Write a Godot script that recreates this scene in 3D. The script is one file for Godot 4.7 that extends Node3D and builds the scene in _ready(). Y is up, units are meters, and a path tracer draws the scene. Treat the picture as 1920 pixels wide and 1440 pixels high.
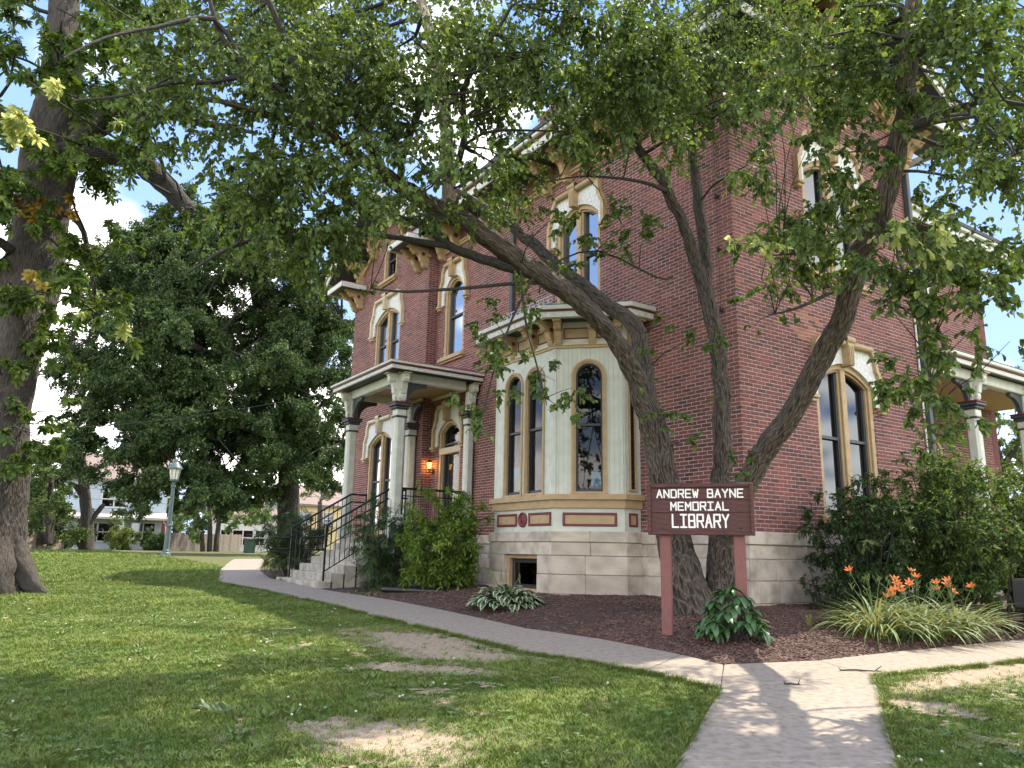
extends Node3D

# The building's near corner stands at the origin: its porch front runs along -x, its gable end along -z.
const CAM := Vector3(8.195, 0.73, 9.961)
const YAW := 56.40
var R := RandomNumberGenerator.new()
var M := {}
var nz := FastNoiseLite.new()
var nz2 := FastNoiseLite.new()

class MB:
	var v := PackedVector3Array()
	var n := PackedVector3Array()
	var uv := PackedVector2Array()
	var c := PackedColorArray()
	var col := Color.WHITE
	var colored := false
	func vert(p: Vector3, m: Vector3, t: Vector2) -> void:
		v.append(p); n.append(m); uv.append(t)
		if colored: c.append(col)
	func tri(a: Vector3, b: Vector3, d: Vector3) -> void:
		var m := (b - a).cross(d - a).normalized()
		vert(a, m, Vector2(a.x, a.y)); vert(d, m, Vector2(d.x, d.y)); vert(b, m, Vector2(b.x, b.y))
	func quad(a: Vector3, b: Vector3, d: Vector3, e: Vector3) -> void:
		tri(a, b, d); tri(a, d, e)
	func box(lo: Vector3, hi: Vector3, t := Transform3D.IDENTITY) -> void:
		var p := []
		for k in 8:
			p.append(t * Vector3(hi.x if k & 1 else lo.x, hi.y if k & 2 else lo.y, hi.z if k & 4 else lo.z))
		quad(p[4], p[5], p[7], p[6]); quad(p[1], p[0], p[2], p[3]); quad(p[5], p[1], p[3], p[7])
		quad(p[0], p[4], p[6], p[2]); quad(p[6], p[7], p[3], p[2]); quad(p[0], p[1], p[5], p[4])
	func bevel_box(lo: Vector3, hi: Vector3, b: float, t := Transform3D.IDENTITY) -> void:
		var cc := (lo + hi) / 2.0
		var h := (hi - lo) / 2.0
		b = minf(b, minf(h.x, minf(h.y, h.z)) * 0.9)
		for ax in 3:
			for s in [-1.0, 1.0]:
				var i := (ax + 1) % 3
				var j := (ax + 2) % 3
				var q := []
				for k in [[-1, -1], [1, -1], [1, 1], [-1, 1]]:
					var p := Vector3.ZERO
					p[ax] = s * h[ax]; p[i] = k[0] * (h[i] - b); p[j] = k[1] * (h[j] - b)
					q.append(t * (cc + p))
				if s > 0: quad(q[0], q[1], q[2], q[3])
				else: quad(q[3], q[2], q[1], q[0])
		for ax in 3:
			var i := (ax + 1) % 3
			var j := (ax + 2) % 3
			for si in [-1.0, 1.0]:
				for sj in [-1.0, 1.0]:
					var q := []
					for e in [[-1, 0], [1, 0], [1, 1], [-1, 1]]:
						var p := Vector3.ZERO
						p[ax] = e[0] * (h[ax] - b)
						p[i] = si * (h[i] - (b if e[1] == 1 else 0.0)); p[j] = sj * (h[j] - (0.0 if e[1] == 1 else b))
						q.append(t * (cc + p))
					if si * sj > 0: quad(q[0], q[3], q[2], q[1])
					else: quad(q[0], q[1], q[2], q[3])
		for k in 8:
			var s := Vector3(1 if k & 1 else -1, 1 if k & 2 else -1, 1 if k & 4 else -1)
			var q := []
			for ax in 3:
				var p := s * (h - Vector3(b, b, b))
				p[ax] = s[ax] * h[ax]
				q.append(t * (cc + p))
			if s.x * s.y * s.z > 0: tri(q[0], q[1], q[2])
			else: tri(q[0], q[2], q[1])
	# a flat outline (counter-clockwise, in x and y) given depth along z
	func prism(poly: PackedVector2Array, z0: float, z1: float, t := Transform3D.IDENTITY) -> void:
		if Geometry2D.is_polygon_clockwise(poly): poly.reverse()  # Godot: clockwise in y-down
		var area := 0.0
		for k in poly.size():
			area += poly[k].cross(poly[(k + 1) % poly.size()])
		if area < 0: poly.reverse()
		var ix := Geometry2D.triangulate_polygon(poly)
		for k in range(0, ix.size(), 3):
			var a := poly[ix[k]]
			var b := poly[ix[k + 1]]
			var d := poly[ix[k + 2]]
			if (b - a).cross(d - a) < 0:
				var w := b; b = d; d = w
			tri(t * Vector3(a.x, a.y, z1), t * Vector3(b.x, b.y, z1), t * Vector3(d.x, d.y, z1))
			tri(t * Vector3(a.x, a.y, z0), t * Vector3(d.x, d.y, z0), t * Vector3(b.x, b.y, z0))
		for k in poly.size():
			var a := poly[k]
			var b := poly[(k + 1) % poly.size()]
			quad(t * Vector3(a.x, a.y, z0), t * Vector3(b.x, b.y, z0), t * Vector3(b.x, b.y, z1), t * Vector3(a.x, a.y, z1))
	func tube(p: PackedVector3Array, r: PackedFloat32Array, sides := 8, knob := 0.0, seed_ := 0) -> void:
		var rings := []
		var norms := []
		var along := 0.0
		var up := Vector3.UP
		var d0 := (p[1] - p[0]).normalized()
		if absf(d0.y) > 0.9: up = Vector3.RIGHT
		var x := d0.cross(up).normalized()
		var vs := []
		for i in p.size():
			var d := (p[mini(i + 1, p.size() - 1)] - p[maxi(i - 1, 0)]).normalized()
			x = (x - d * d.dot(x)).normalized()
			var y := d.cross(x)
			if i > 0: along += p[i].distance_to(p[i - 1])
			vs.append(along)
			var ring := PackedVector3Array()
			var nn := PackedVector3Array()
			for k in sides + 1:
				var a := TAU * (k % sides) / sides
				var o := x * cos(a) + y * sin(a)
				var w := 1.0 + knob * sin(a * 3.0 + i * 0.7 + seed_) + knob * 0.7 * sin(a * 5.0 - i * 1.3 + seed_ * 2.0)
				ring.append(p[i] + o * r[i] * w); nn.append(o)
			rings.append(ring); norms.append(nn)
		for i in p.size() - 1:
			for k in sides:
				var u0 := float(k) / sides
				var u1 := float(k + 1) / sides
				var q := [[i, k, u0], [i, k + 1, u1], [i + 1, k + 1, u1], [i + 1, k, u0]]
				for e in [0, 2, 1, 0, 3, 2]:
					var w: Array = q[e]
					vert(rings[w[0]][w[1]], norms[w[0]][w[1]], Vector2(w[2], vs[w[0]]))
		for e in [0, p.size() - 1]:
			if r[e] > 0.004 and sides > 3:
				for k in sides:
					if e == 0: tri(p[0], rings[0][k + 1], rings[0][k])
					else: tri(p[e], rings[e][k], rings[e][k + 1])
	# a trunk with ridged bark: ring spacing and ridge depth in metres
	func trunk(p: PackedVector3Array, r: PackedFloat32Array, sides: int, depth: float, f: FastNoiseLite, scale: float) -> void:
		var up := Vector3.UP
		if absf((p[1] - p[0]).normalized().y) > 0.9: up = Vector3.RIGHT
		var x := (p[1] - p[0]).normalized().cross(up).normalized()
		var g := []
		var along := 0.0
		var vs := []
		for i in p.size():
			var d := (p[mini(i + 1, p.size() - 1)] - p[maxi(i - 1, 0)]).normalized()
			x = (x - d * d.dot(x)).normalized()
			var y := d.cross(x)
			if i > 0: along += p[i].distance_to(p[i - 1])
			vs.append(along)
			var row := PackedVector3Array()
			for k in sides + 1:
				var a := TAU * (k % sides) / sides
				var o := x * cos(a) + y * sin(a)
				var q := o * r[i] * scale
				var big := 0.07 * sin(a * 3.0 + along * 1.1) + 0.04 * sin(a * 5.0 - along * 1.7)
				var n1 := f.get_noise_3d(q.x * 30.0 + 20.0, along * scale * 7.0, q.z * 30.0 + q.y * 20.0)
				var n2 := f.get_noise_3d(q.x * 70.0, along * scale * 20.0 + 40.0, q.z * 70.0 + q.y * 40.0)
				row.append(p[i] + o * (r[i] * (1.0 + big) + depth * (1.0 - 2.2 * absf(n1)) + depth * 0.6 * n2))
			g.append(row)
		for i in p.size() - 1:
			for k in sides:
				var e := [[i, k], [i + 1, k + 1], [i, k + 1], [i, k], [i + 1, k], [i + 1, k + 1]]
				for w in e:
					var i0: int = w[0]
					var k0: int = w[1]
					var du: Vector3 = g[i0][(k0 + 1) % sides] - g[i0][(k0 - 1 + sides) % sides]
					var dv: Vector3 = g[mini(i0 + 1, p.size() - 1)][k0] - g[maxi(i0 - 1, 0)][k0]
					vert(g[i0][k0], du.cross(dv).normalized(), Vector2(float(k0) / sides, vs[i0]))
	func lathe(prof: PackedVector2Array, sides: int, t := Transform3D.IDENTITY, smooth := true) -> void:
		for i in prof.size() - 1:
			var a := prof[i]
			var b := prof[i + 1]
			var m2 := Vector2(b.y - a.y, a.x - b.x).normalized()
			for k in sides:
				var q := []
				var nn := []
				for e in [[a, k], [b, k], [b, k + 1], [a, k + 1]]:
					var an: float = TAU * e[1] / sides
					var an2: float = an if smooth else TAU * (k + 0.5) / sides
					q.append(t * Vector3(e[0].x * cos(an), e[0].y, -e[0].x * sin(an)))
					nn.append((t.basis * Vector3(m2.x * cos(an2), m2.y, -m2.x * sin(an2))).normalized())
				for e in [0, 1, 2, 0, 2, 3]:
					vert(q[e], nn[e], Vector2(float(k) / sides, prof[i].y))
	func bar(a: Vector3, b: Vector3, r: float, sides := 6) -> void:
		tube(PackedVector3Array([a, b]), PackedFloat32Array([r, r]), sides)
	func mesh() -> ArrayMesh:
		var arr := []
		arr.resize(Mesh.ARRAY_MAX)
		arr[Mesh.ARRAY_VERTEX] = v; arr[Mesh.ARRAY_NORMAL] = n; arr[Mesh.ARRAY_TEX_UV] = uv
		if colored: arr[Mesh.ARRAY_COLOR] = c
		var m := ArrayMesh.new()
		m.add_surface_from_arrays(Mesh.PRIMITIVE_TRIANGLES, arr)
		return m

func lin(r: float, g: float, b: float) -> Color:
	return Color(r, g, b).linear_to_srgb()

func obj(called: String, b, m: Material, parent: Node = self) -> MeshInstance3D:
	var o := MeshInstance3D.new()
	o.name = called
	o.mesh = b.mesh() if b is MB else b
	o.material_override = null
	o.set_surface_override_material(0, m)
	parent.add_child(o, true)
	return o

func tag(o: Node, label: String, category: String, group := "") -> void:
	o.set_meta("label", label); o.set_meta("category", category)
	if group: o.set_meta("group", group)

func thing(called: String, label: String, category: String, at := Vector3.ZERO, group := "") -> Node3D:
	var o := Node3D.new()
	o.name = called
	add_child(o, true)
	o.position = at
	tag(o, label, category, group)
	return o

func struct(called: String, b, m: Material) -> MeshInstance3D:
	var o := obj(called, b, m)
	o.set_meta("kind", "structure")
	return o

func many(called: String, mesh: Mesh, m: Material, tr: Array, cols: Array, parent: Node = self) -> MultiMeshInstance3D:
	var mm := MultiMesh.new()
	mm.transform_format = MultiMesh.TRANSFORM_3D
	mm.use_colors = cols.size() > 0
	mm.mesh = mesh
	mm.instance_count = tr.size()
	for k in tr.size():
		mm.set_instance_transform(k, tr[k])
		if cols.size(): mm.set_instance_color(k, cols[k])
	var o := MultiMeshInstance3D.new()
	o.name = called
	o.multimesh = mm
	o.material_override = m
	parent.add_child(o, true)
	o.set_meta("kind", "stuff")
	return o

func noise_tex(freq: float, ramp: Array, size := 512, kind := FastNoiseLite.TYPE_SIMPLEX_SMOOTH, octaves := 5, seed_ := 1, normal := 0.0, fractal := FastNoiseLite.FRACTAL_FBM) -> NoiseTexture2D:
	var f := FastNoiseLite.new()
	f.noise_type = kind; f.frequency = freq; f.seed = seed_; f.fractal_octaves = octaves; f.fractal_type = fractal
	var t := NoiseTexture2D.new()
	t.width = size; t.height = size; t.seamless = true; t.noise = f
	if ramp.size():
		var g := Gradient.new()
		g.offsets = PackedFloat32Array(range(ramp.size()).map(func(k): return float(k) / (ramp.size() - 1)))
		g.colors = PackedColorArray(ramp)
		t.color_ramp = g
	if normal > 0:
		t.as_normal_map = true; t.bump_strength = normal
	return t

func grey(a: float, b: float) -> Array:
	return [Color(a, a, a), Color(b, b, b)]

func mat(c: Color, rough := 0.8, extra := {}) -> StandardMaterial3D:
	var m := StandardMaterial3D.new()
	m.albedo_color = c; m.roughness = rough
	for k in extra: m.set(k, extra[k])
	return m

func tri_mat(c: Color, rough: float, tex: Texture2D, scale: float, bump: Texture2D = null, depth := 1.0) -> StandardMaterial3D:
	var m := mat(c, rough, {"albedo_texture": tex, "uv1_triplanar": true, "uv1_world_triplanar": true, "uv1_scale": Vector3.ONE * scale})
	if bump:
		m.normal_enabled = true; m.normal_texture = bump; m.normal_scale = depth
	return m

func leaf_mat(c: Color, back := 0.55, rough := 0.45) -> StandardMaterial3D:
	var m := mat(c, rough, {"vertex_color_use_as_albedo": true, "backlight_enabled": true, "cull_mode": BaseMaterial3D.CULL_DISABLED})
	m.backlight = Color(back, back, back * 0.62)
	m.metallic_specular = 0.38
	return m

var HS := [-60.0, 0.0, 5.0, 9.0, 13.0, 17.0, 30.0, 50.0, 90.0, 200.0]
var HV := [4.5, 1.65, 1.31, 1.06, 0.95, 0.88, 0.52, 0.42, 0.36, 0.30]
func drop(s: float) -> float:
	for k in HS.size() - 1:
		if s < HS[k + 1]:
			return lerpf(HV[k], HV[k + 1], (s - HS[k]) / (HS[k + 1] - HS[k]))
	return HV[-1]
var FX := -sin(deg_to_rad(YAW))
var FZ := -cos(deg_to_rad(YAW))
func ground(x: float, z: float) -> float:
	var s := (x - CAM.x) * FX + (z - CAM.z) * FZ
	return CAM.y - (drop(s - 1.2) + drop(s) * 2.0 + drop(s + 1.2)) / 4.0

func bed_line(x: float) -> float:   # the path's edge along the planting bed: z at x
	var xs := [-30.0, -15.0, -11.8, -8.2, -5.0, -2.5, -0.3, 1.28, 2.56, 3.3]
	var zs := [-1.0, 3.3, 3.75, 3.85, 3.7, 3.76, 3.88, 3.55, 3.57, 3.6]
	for k in xs.size() - 1:
		if x < xs[k + 1]: return lerpf(zs[k], zs[k + 1], (x - xs[k]) / (xs[k + 1] - xs[k]))
	return 3.6
func side_line(z: float) -> float:  # the right-hand path's edge: x at z
	if z > 2.5: return lerpf(2.9, 2.56, (z - 2.5) / 1.07)
	if z > 1.0: return lerpf(3.01, 2.9, (z - 1.0) / 1.5)
	return lerpf(3.45, 3.01, clampf((z + 7.0) / 8.0, 0, 1))
func bed(x: float, z: float) -> float:
	var e := minf(bed_line(x) - z, side_line(z) - x)
	var t := clampf(e / 2.6, 0, 1)
	return ground(x, z) + 0.014 + 0.20 * t * (2.0 - t) * (1.0 - clampf((-x - 5.0) / 4.0, 0, 1)) + 0.022 * nz.get_noise_2d(x * 14.0, z * 14.0) + 0.03 * nz2.get_noise_2d(x * 3.0, z * 3.0)

func _ready() -> void:
	R.seed = 7
	nz.seed = 3; nz.frequency = 0.12; nz.noise_type = FastNoiseLite.TYPE_SIMPLEX_SMOOTH
	bark_noise.seed = 4; bark_noise.frequency = 0.45; bark_noise.noise_type = FastNoiseLite.TYPE_SIMPLEX_SMOOTH
	nz2.seed = 9; nz2.frequency = 0.2; nz2.noise_type = FastNoiseLite.TYPE_SIMPLEX_SMOOTH
	var cam := Camera3D.new()
	cam.name = "camera"
	add_child(cam)
	cam.basis = Basis(Vector3.UP, deg_to_rad(YAW)) * Basis(Vector3.RIGHT, deg_to_rad(12.37)) * Basis(Vector3.BACK, deg_to_rad(1.05))
	cam.position = CAM
	cam.fov = 53.13; cam.near = 0.05; cam.far = 900.0
	var env := Environment.new()
	env.background_mode = Environment.BG_SKY
	env.sky = Sky.new()
	env.sky.sky_material = make_sky()
	env.sky_rotation = Vector3(0, 5.25, 0)
	env.tonemap_mode = Environment.TONE_MAPPER_LINEAR
	env.tonemap_exposure = EXPOSURE
	env.background_energy_multiplier = SKY_ENERGY
	env.sdfgi_enabled = true; env.ssao_enabled = true; env.ssil_enabled = true
	var we := WorldEnvironment.new()
	we.name = "environment"
	we.environment = env
	add_child(we)
	var sun := DirectionalLight3D.new()
	sun.name = "sun"
	sun.light_energy = SUN_ENERGY
	sun.light_color = Color(1.0, 0.95, 0.86)
	sun.light_angular_distance = 0.5
	sun.shadow_enabled = true
	add_child(sun)
	var az := deg_to_rad(SUN_AZ)
	var el := deg_to_rad(SUN_EL)
	var to_sun := Vector3(-sin(az) * cos(el), sin(el), -cos(az) * cos(el))
	sun.look_at_from_position(to_sun * 100.0, Vector3.ZERO)
	materials()
	grounds()
	library()
	porch()
	bay()
	side_porch()
	distant()
	trees()
	shrubs()
	small_things()
	lawn_cover()

const EXPOSURE := 3.2
const SKY_ENERGY := 1.0
const SUN_ENERGY := 0.92
const SUN_AZ := 9.0
const SUN_EL := 62.0

func make_sky() -> PanoramaSkyMaterial:
	var w := 1024
	var h := 512
	var im := Image.create(w, h, false, Image.FORMAT_RGBF)
	var f := FastNoiseLite.new()
	f.seed = 21; f.frequency = 1.0; f.fractal_octaves = 6; f.noise_type = FastNoiseLite.TYPE_SIMPLEX_SMOOTH
	for j in h:
		var up := PI * (0.5 - (j + 0.5) / h)
		var y := sin(up)
		var t := pow(clampf(y, 0, 1), 0.45)
		var base := Color(0.36, 0.47, 0.64).lerp(Color(0.075, 0.165, 0.40), t)
		for i in w:
			var a := TAU * (i + 0.5) / w
			var col := base
			if y > 0.0:
				var d := Vector3(cos(up) * sin(a), y, -cos(up) * cos(a))
				var p := d / (y + 0.22)
				var c := f.get_noise_3d(p.x * 0.75, p.z * 0.75, 0.0) + 0.35 * f.get_noise_3d(p.x * 3.0, p.z * 3.0, 7.0) + 0.02 + 0.27 * pow(1.0 - y, 2.0)
				var k := smoothstep(0.02, 0.22, c)
				var shade := 0.86 + 0.42 * smoothstep(0.05, 0.5, c)
				col = base.lerp(Color(1.09, 1.05, 1.00) * shade, k)
			else:
				col = Color(0.17, 0.19, 0.13)
			im.set_pixel(i, j, Color(col.r, col.g, col.b))
	var m := PanoramaSkyMaterial.new()
	m.panorama = ImageTexture.create_from_image(im)
	return m

func materials() -> void:
	var fine := noise_tex(0.09, [], 512, FastNoiseLite.TYPE_SIMPLEX_SMOOTH, 4, 5, 4.0)
	var grain := noise_tex(0.02, [], 512, FastNoiseLite.TYPE_SIMPLEX_SMOOTH, 6, 6, 6.0)
	var soft := noise_tex(0.012, grey(0.82, 1.0), 512, FastNoiseLite.TYPE_SIMPLEX_SMOOTH, 6, 8)
	var blot := noise_tex(0.008, [lin(0.50, 0.47, 0.44), lin(0.72, 0.68, 0.62), lin(0.96, 0.92, 0.86), lin(1, 0.97, 0.93)], 512, FastNoiseLite.TYPE_SIMPLEX_SMOOTH, 7, 11)
	M.fine = fine; M.grain = grain; M.soft = soft
	M.mortar = tri_mat(lin(0.53, 0.405, 0.375), 0.95, soft, 1.7, fine, 0.5)
	var brickn := noise_tex(0.03, grey(0.80, 1.0), 512, FastNoiseLite.TYPE_SIMPLEX_SMOOTH, 6, 13)
	M.brick = tri_mat(Color.WHITE, 0.85, brickn, 3.3, fine, 0.6)
	M.brick.vertex_color_use_as_albedo = true
	M.bricks = []
	for k in 8:
		var m: StandardMaterial3D = M.brick.duplicate()
		m.vertex_color_use_as_albedo = false
		m.albedo_color = brick_color(k).linear_to_srgb()
		M.bricks.append(m)
	M.stone = tri_mat(lin(0.62, 0.565, 0.50), 0.9, blot, 0.55, grain, 0.5)
	M.stone2 = tri_mat(lin(0.57, 0.52, 0.465), 0.9, blot, 0.43, grain, 0.5)
	M.joint = mat(lin(0.58, 0.53, 0.47), 0.95)
	M.concrete = tri_mat(lin(0.32, 0.275, 0.23), 0.92, noise_tex(0.014, [lin(0.50, 0.48, 0.45), lin(0.80, 0.78, 0.75), lin(0.95, 0.94, 0.92), lin(1, 0.99, 0.97)], 1024, FastNoiseLite.TYPE_SIMPLEX_SMOOTH, 7, 17), 0.7, fine, 0.12)
	M.step = tri_mat(lin(0.44, 0.42, 0.38), 0.92, blot, 0.6, fine, 0.5)
	M.sage = tri_mat(lin(0.65, 0.67, 0.575), 0.55, noise_tex(0.015, grey(0.90, 1.0), 256, FastNoiseLite.TYPE_SIMPLEX_SMOOTH, 5, 19), 0.8)
	M.white = tri_mat(lin(0.79, 0.80, 0.76), 0.6, noise_tex(0.03, grey(0.82, 1.0), 256, FastNoiseLite.TYPE_SIMPLEX_SMOOTH, 5, 23), 1.3)
	M.tan = tri_mat(lin(0.52, 0.37, 0.20), 0.6, noise_tex(0.02, grey(0.86, 1.0), 256, FastNoiseLite.TYPE_SIMPLEX_SMOOTH, 5, 29), 0.9)
	M.cream = mat(lin(0.60, 0.51, 0.36), 0.6)
	M.red = mat(lin(0.16, 0.030, 0.038), 0.5)
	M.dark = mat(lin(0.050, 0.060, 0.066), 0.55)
	M.sash = mat(lin(0.035, 0.037, 0.042), 0.45)
	M.black = mat(lin(0.012, 0.012, 0.013), 0.35)
	M.iron = mat(lin(0.012, 0.013, 0.015), 0.32, {"metallic": 0.4})
	M.slate = tri_mat(lin(0.09, 0.09, 0.10), 0.75, soft, 1.4, fine, 0.6)
	M.redroof = mat(lin(0.22, 0.055, 0.06), 0.55)
	M.interior = mat(lin(0.10, 0.085, 0.07), 0.9)
	M.pane = mat(Color(0.05, 0.06, 0.07, 0.22), 0.02, {"transparency": BaseMaterial3D.TRANSPARENCY_ALPHA, "metallic_specular": 0.42})
	M.mirror = mat(lin(0.44, 0.47, 0.50), 0.02, {"metallic": 1.0})
	M.mirror2 = mat(lin(0.10, 0.11, 0.12), 0.03, {"metallic": 1.0})
	M.signwood = tri_mat(lin(0.155, 0.056, 0.050), 0.7, noise_tex(0.01, grey(0.45, 1.0), 256, FastNoiseLite.TYPE_SIMPLEX_SMOOTH, 6, 31), 2.2, grain, 0.4)
	M.letter = mat(lin(0.80, 0.80, 0.76), 0.55)
	M.bark = bark_mat([lin(0.012, 0.009, 0.008), lin(0.024, 0.019, 0.016), lin(0.060, 0.047, 0.038), lin(0.125, 0.102, 0.083), lin(0.23, 0.19, 0.155)], Vector3(2.0, 0.30, 1), 41)
	M.bark_pale = bark_mat([lin(0.10, 0.075, 0.055), lin(0.22, 0.17, 0.13), lin(0.44, 0.36, 0.29), lin(0.62, 0.54, 0.46)], Vector3(1.0, 0.35, 1), 43)
	M.bark_dark = bark_mat([lin(0.018, 0.016, 0.015), lin(0.045, 0.040, 0.038), lin(0.075, 0.066, 0.06)], Vector3(1.0, 0.5, 1), 47)
	M.bark_grey = bark_mat([lin(0.022, 0.019, 0.017), lin(0.045, 0.038, 0.034), lin(0.085, 0.073, 0.065), lin(0.14, 0.122, 0.108)], Vector3(9.0, 0.22, 1), 53)
	M.mulch = tri_mat(lin(0.085, 0.048, 0.038), 0.95, noise_tex(0.12, [lin(0.3, 0.28, 0.27), lin(0.75, 0.7, 0.68), lin(1, 0.95, 0.92)], 512, FastNoiseLite.TYPE_CELLULAR, 4, 59), 2.1, fine, 1.2)
	M.chip = mat(Color.WHITE, 0.85, {"vertex_color_use_as_albedo": true})
	M.soil = tri_mat(lin(0.37, 0.30, 0.225), 0.97, noise_tex(0.03, [lin(0.55, 0.5, 0.45), lin(0.85, 0.82, 0.78), lin(1, 1, 0.98)], 512, FastNoiseLite.TYPE_SIMPLEX_SMOOTH, 7, 61), 0.8, fine, 1.0)
	M.turf = tri_mat(lin(0.13, 0.135, 0.045), 0.98, noise_tex(0.02, [lin(0.35, 0.38, 0.28), lin(0.8, 0.85, 0.6), lin(1, 0.95, 0.75)], 512, FastNoiseLite.TYPE_SIMPLEX_SMOOTH, 8, 67), 0.5, fine, 1.0)
	M.grass = leaf_mat(Color.WHITE, 0.6, 0.65)
	M.leaf = leaf_mat(Color.WHITE, 0.92, 0.55)
	M.leaf_dull = leaf_mat(Color.WHITE, 0.60, 0.6)
	M.poster = mat(lin(0.10, 0.36, 0.55), 0.6); M.poster_green = mat(lin(0.10, 0.35, 0.20), 0.6)
	M.stalk = mat(lin(0.12, 0.18, 0.05), 0.6); M.bud = mat(lin(0.38, 0.20, 0.05), 0.6); M.stamen = mat(lin(0.55, 0.35, 0.08), 0.6)
	M.petal = mat(lin(0.78, 0.17, 0.035), 0.5, {"cull_mode": 2, "backlight_enabled": true, "backlight": Color(0.5, 0.4, 0.3)})
	M.signpost = tri_mat(lin(0.23, 0.092, 0.082), 0.7, soft, 2.0, grain, 0.3)
	M.lamp = mat(lin(0.075, 0.115, 0.12), 0.5); M.frost = mat(lin(0.78, 0.76, 0.70), 0.5, {"cull_mode": 2, "backlight_enabled": true, "backlight": Color(0.6, 0.6, 0.6)})
	M.shingle = tri_mat(lin(0.30, 0.23, 0.205), 0.9, soft, 1.2); M.plaster = mat(lin(0.66, 0.64, 0.60), 0.8); M.yellow = mat(lin(0.62, 0.50, 0.26), 0.8)
	M.fence = tri_mat(lin(0.36, 0.30, 0.25), 0.9, soft, 1.1); M.fence2 = tri_mat(lin(0.28, 0.23, 0.19), 0.9, soft, 0.9)
	M.flag_red = mat(lin(0.45, 0.05, 0.06), 0.7); M.bin = mat(lin(0.03, 0.07, 0.05), 0.5)
	M.signwood.uv1_scale = Vector3(1.5, 16.0, 1.5); M.signpost.uv1_scale = Vector3(14.0, 1.2, 14.0)
	leaf_meshes()

func bark_mat(ramp: Array, scale: Vector3, seed_: int) -> StandardMaterial3D:
	var m := mat(Color.WHITE, 0.92)
	m.albedo_texture = noise_tex(0.022, ramp, 512, FastNoiseLite.TYPE_SIMPLEX_SMOOTH, 6, seed_, 0.0, FastNoiseLite.FRACTAL_RIDGED)
	m.normal_enabled = true
	m.normal_texture = noise_tex(0.022, [], 512, FastNoiseLite.TYPE_SIMPLEX_SMOOTH, 6, seed_, 9.0, FastNoiseLite.FRACTAL_RIDGED)
	m.normal_scale = 1.4
	m.uv1_scale = scale
	return m

func brick_color(k: int) -> Color:
	var base := [Color(0.215, 0.062, 0.050), Color(0.185, 0.056, 0.048), Color(0.245, 0.072, 0.056), Color(0.150, 0.052, 0.048), Color(0.20, 0.060, 0.052), Color(0.175, 0.062, 0.056), Color(0.230, 0.082, 0.062), Color(0.12, 0.045, 0.044)]
	var c: Color = base[k % 8]
	return Color(c.r * 1.12 + 0.010, c.g * 1.10 + 0.011, c.b * 1.06 + 0.010)

# ---------------------------------------------------------------- the library
var lib: Node3D
var brick_mesh: ArrayMesh
var near_bricks := []
const COURSE := 0.0677
const BL := 0.216
func facing_z(z: float) -> Transform3D:
	return Transform3D(Basis.IDENTITY, Vector3(0, 0, z))
func facing_x(x: float) -> Transform3D:
	return Transform3D(Basis(Vector3(0, 0, -1), Vector3.UP, Vector3(1, 0, 0)), Vector3(x, 0, 0))

func rect(u: float, v: float, w: float, h: float) -> PackedVector2Array:
	return PackedVector2Array([Vector2(u, v), Vector2(u + w, v), Vector2(u + w, v + h), Vector2(u, v + h)])

func make_brick_mesh() -> ArrayMesh:
	var b := MB.new()
	var l := 0.203
	var h := 0.0555
	var e := 0.0035
	var z := 0.0042
	var f := [Vector3(e, e, z), Vector3(l - e, e, z), Vector3(l - e, h - e, z), Vector3(e, h - e, z)]
	var m := [Vector3(0, 0, z - e), Vector3(l, 0, z - e), Vector3(l, h, z - e), Vector3(0, h, z - e)]
	var k := [Vector3(0, 0, -0.03), Vector3(l, 0, -0.03), Vector3(l, h, -0.03), Vector3(0, h, -0.03)]
	b.quad(f[0], f[1], f[2], f[3])
	for i in 4:
		var j := (i + 1) % 4
		b.quad(m[i], m[j], f[j], f[i])
		b.quad(k[i], k[j], m[j], m[i])
	return b.mesh()

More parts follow.
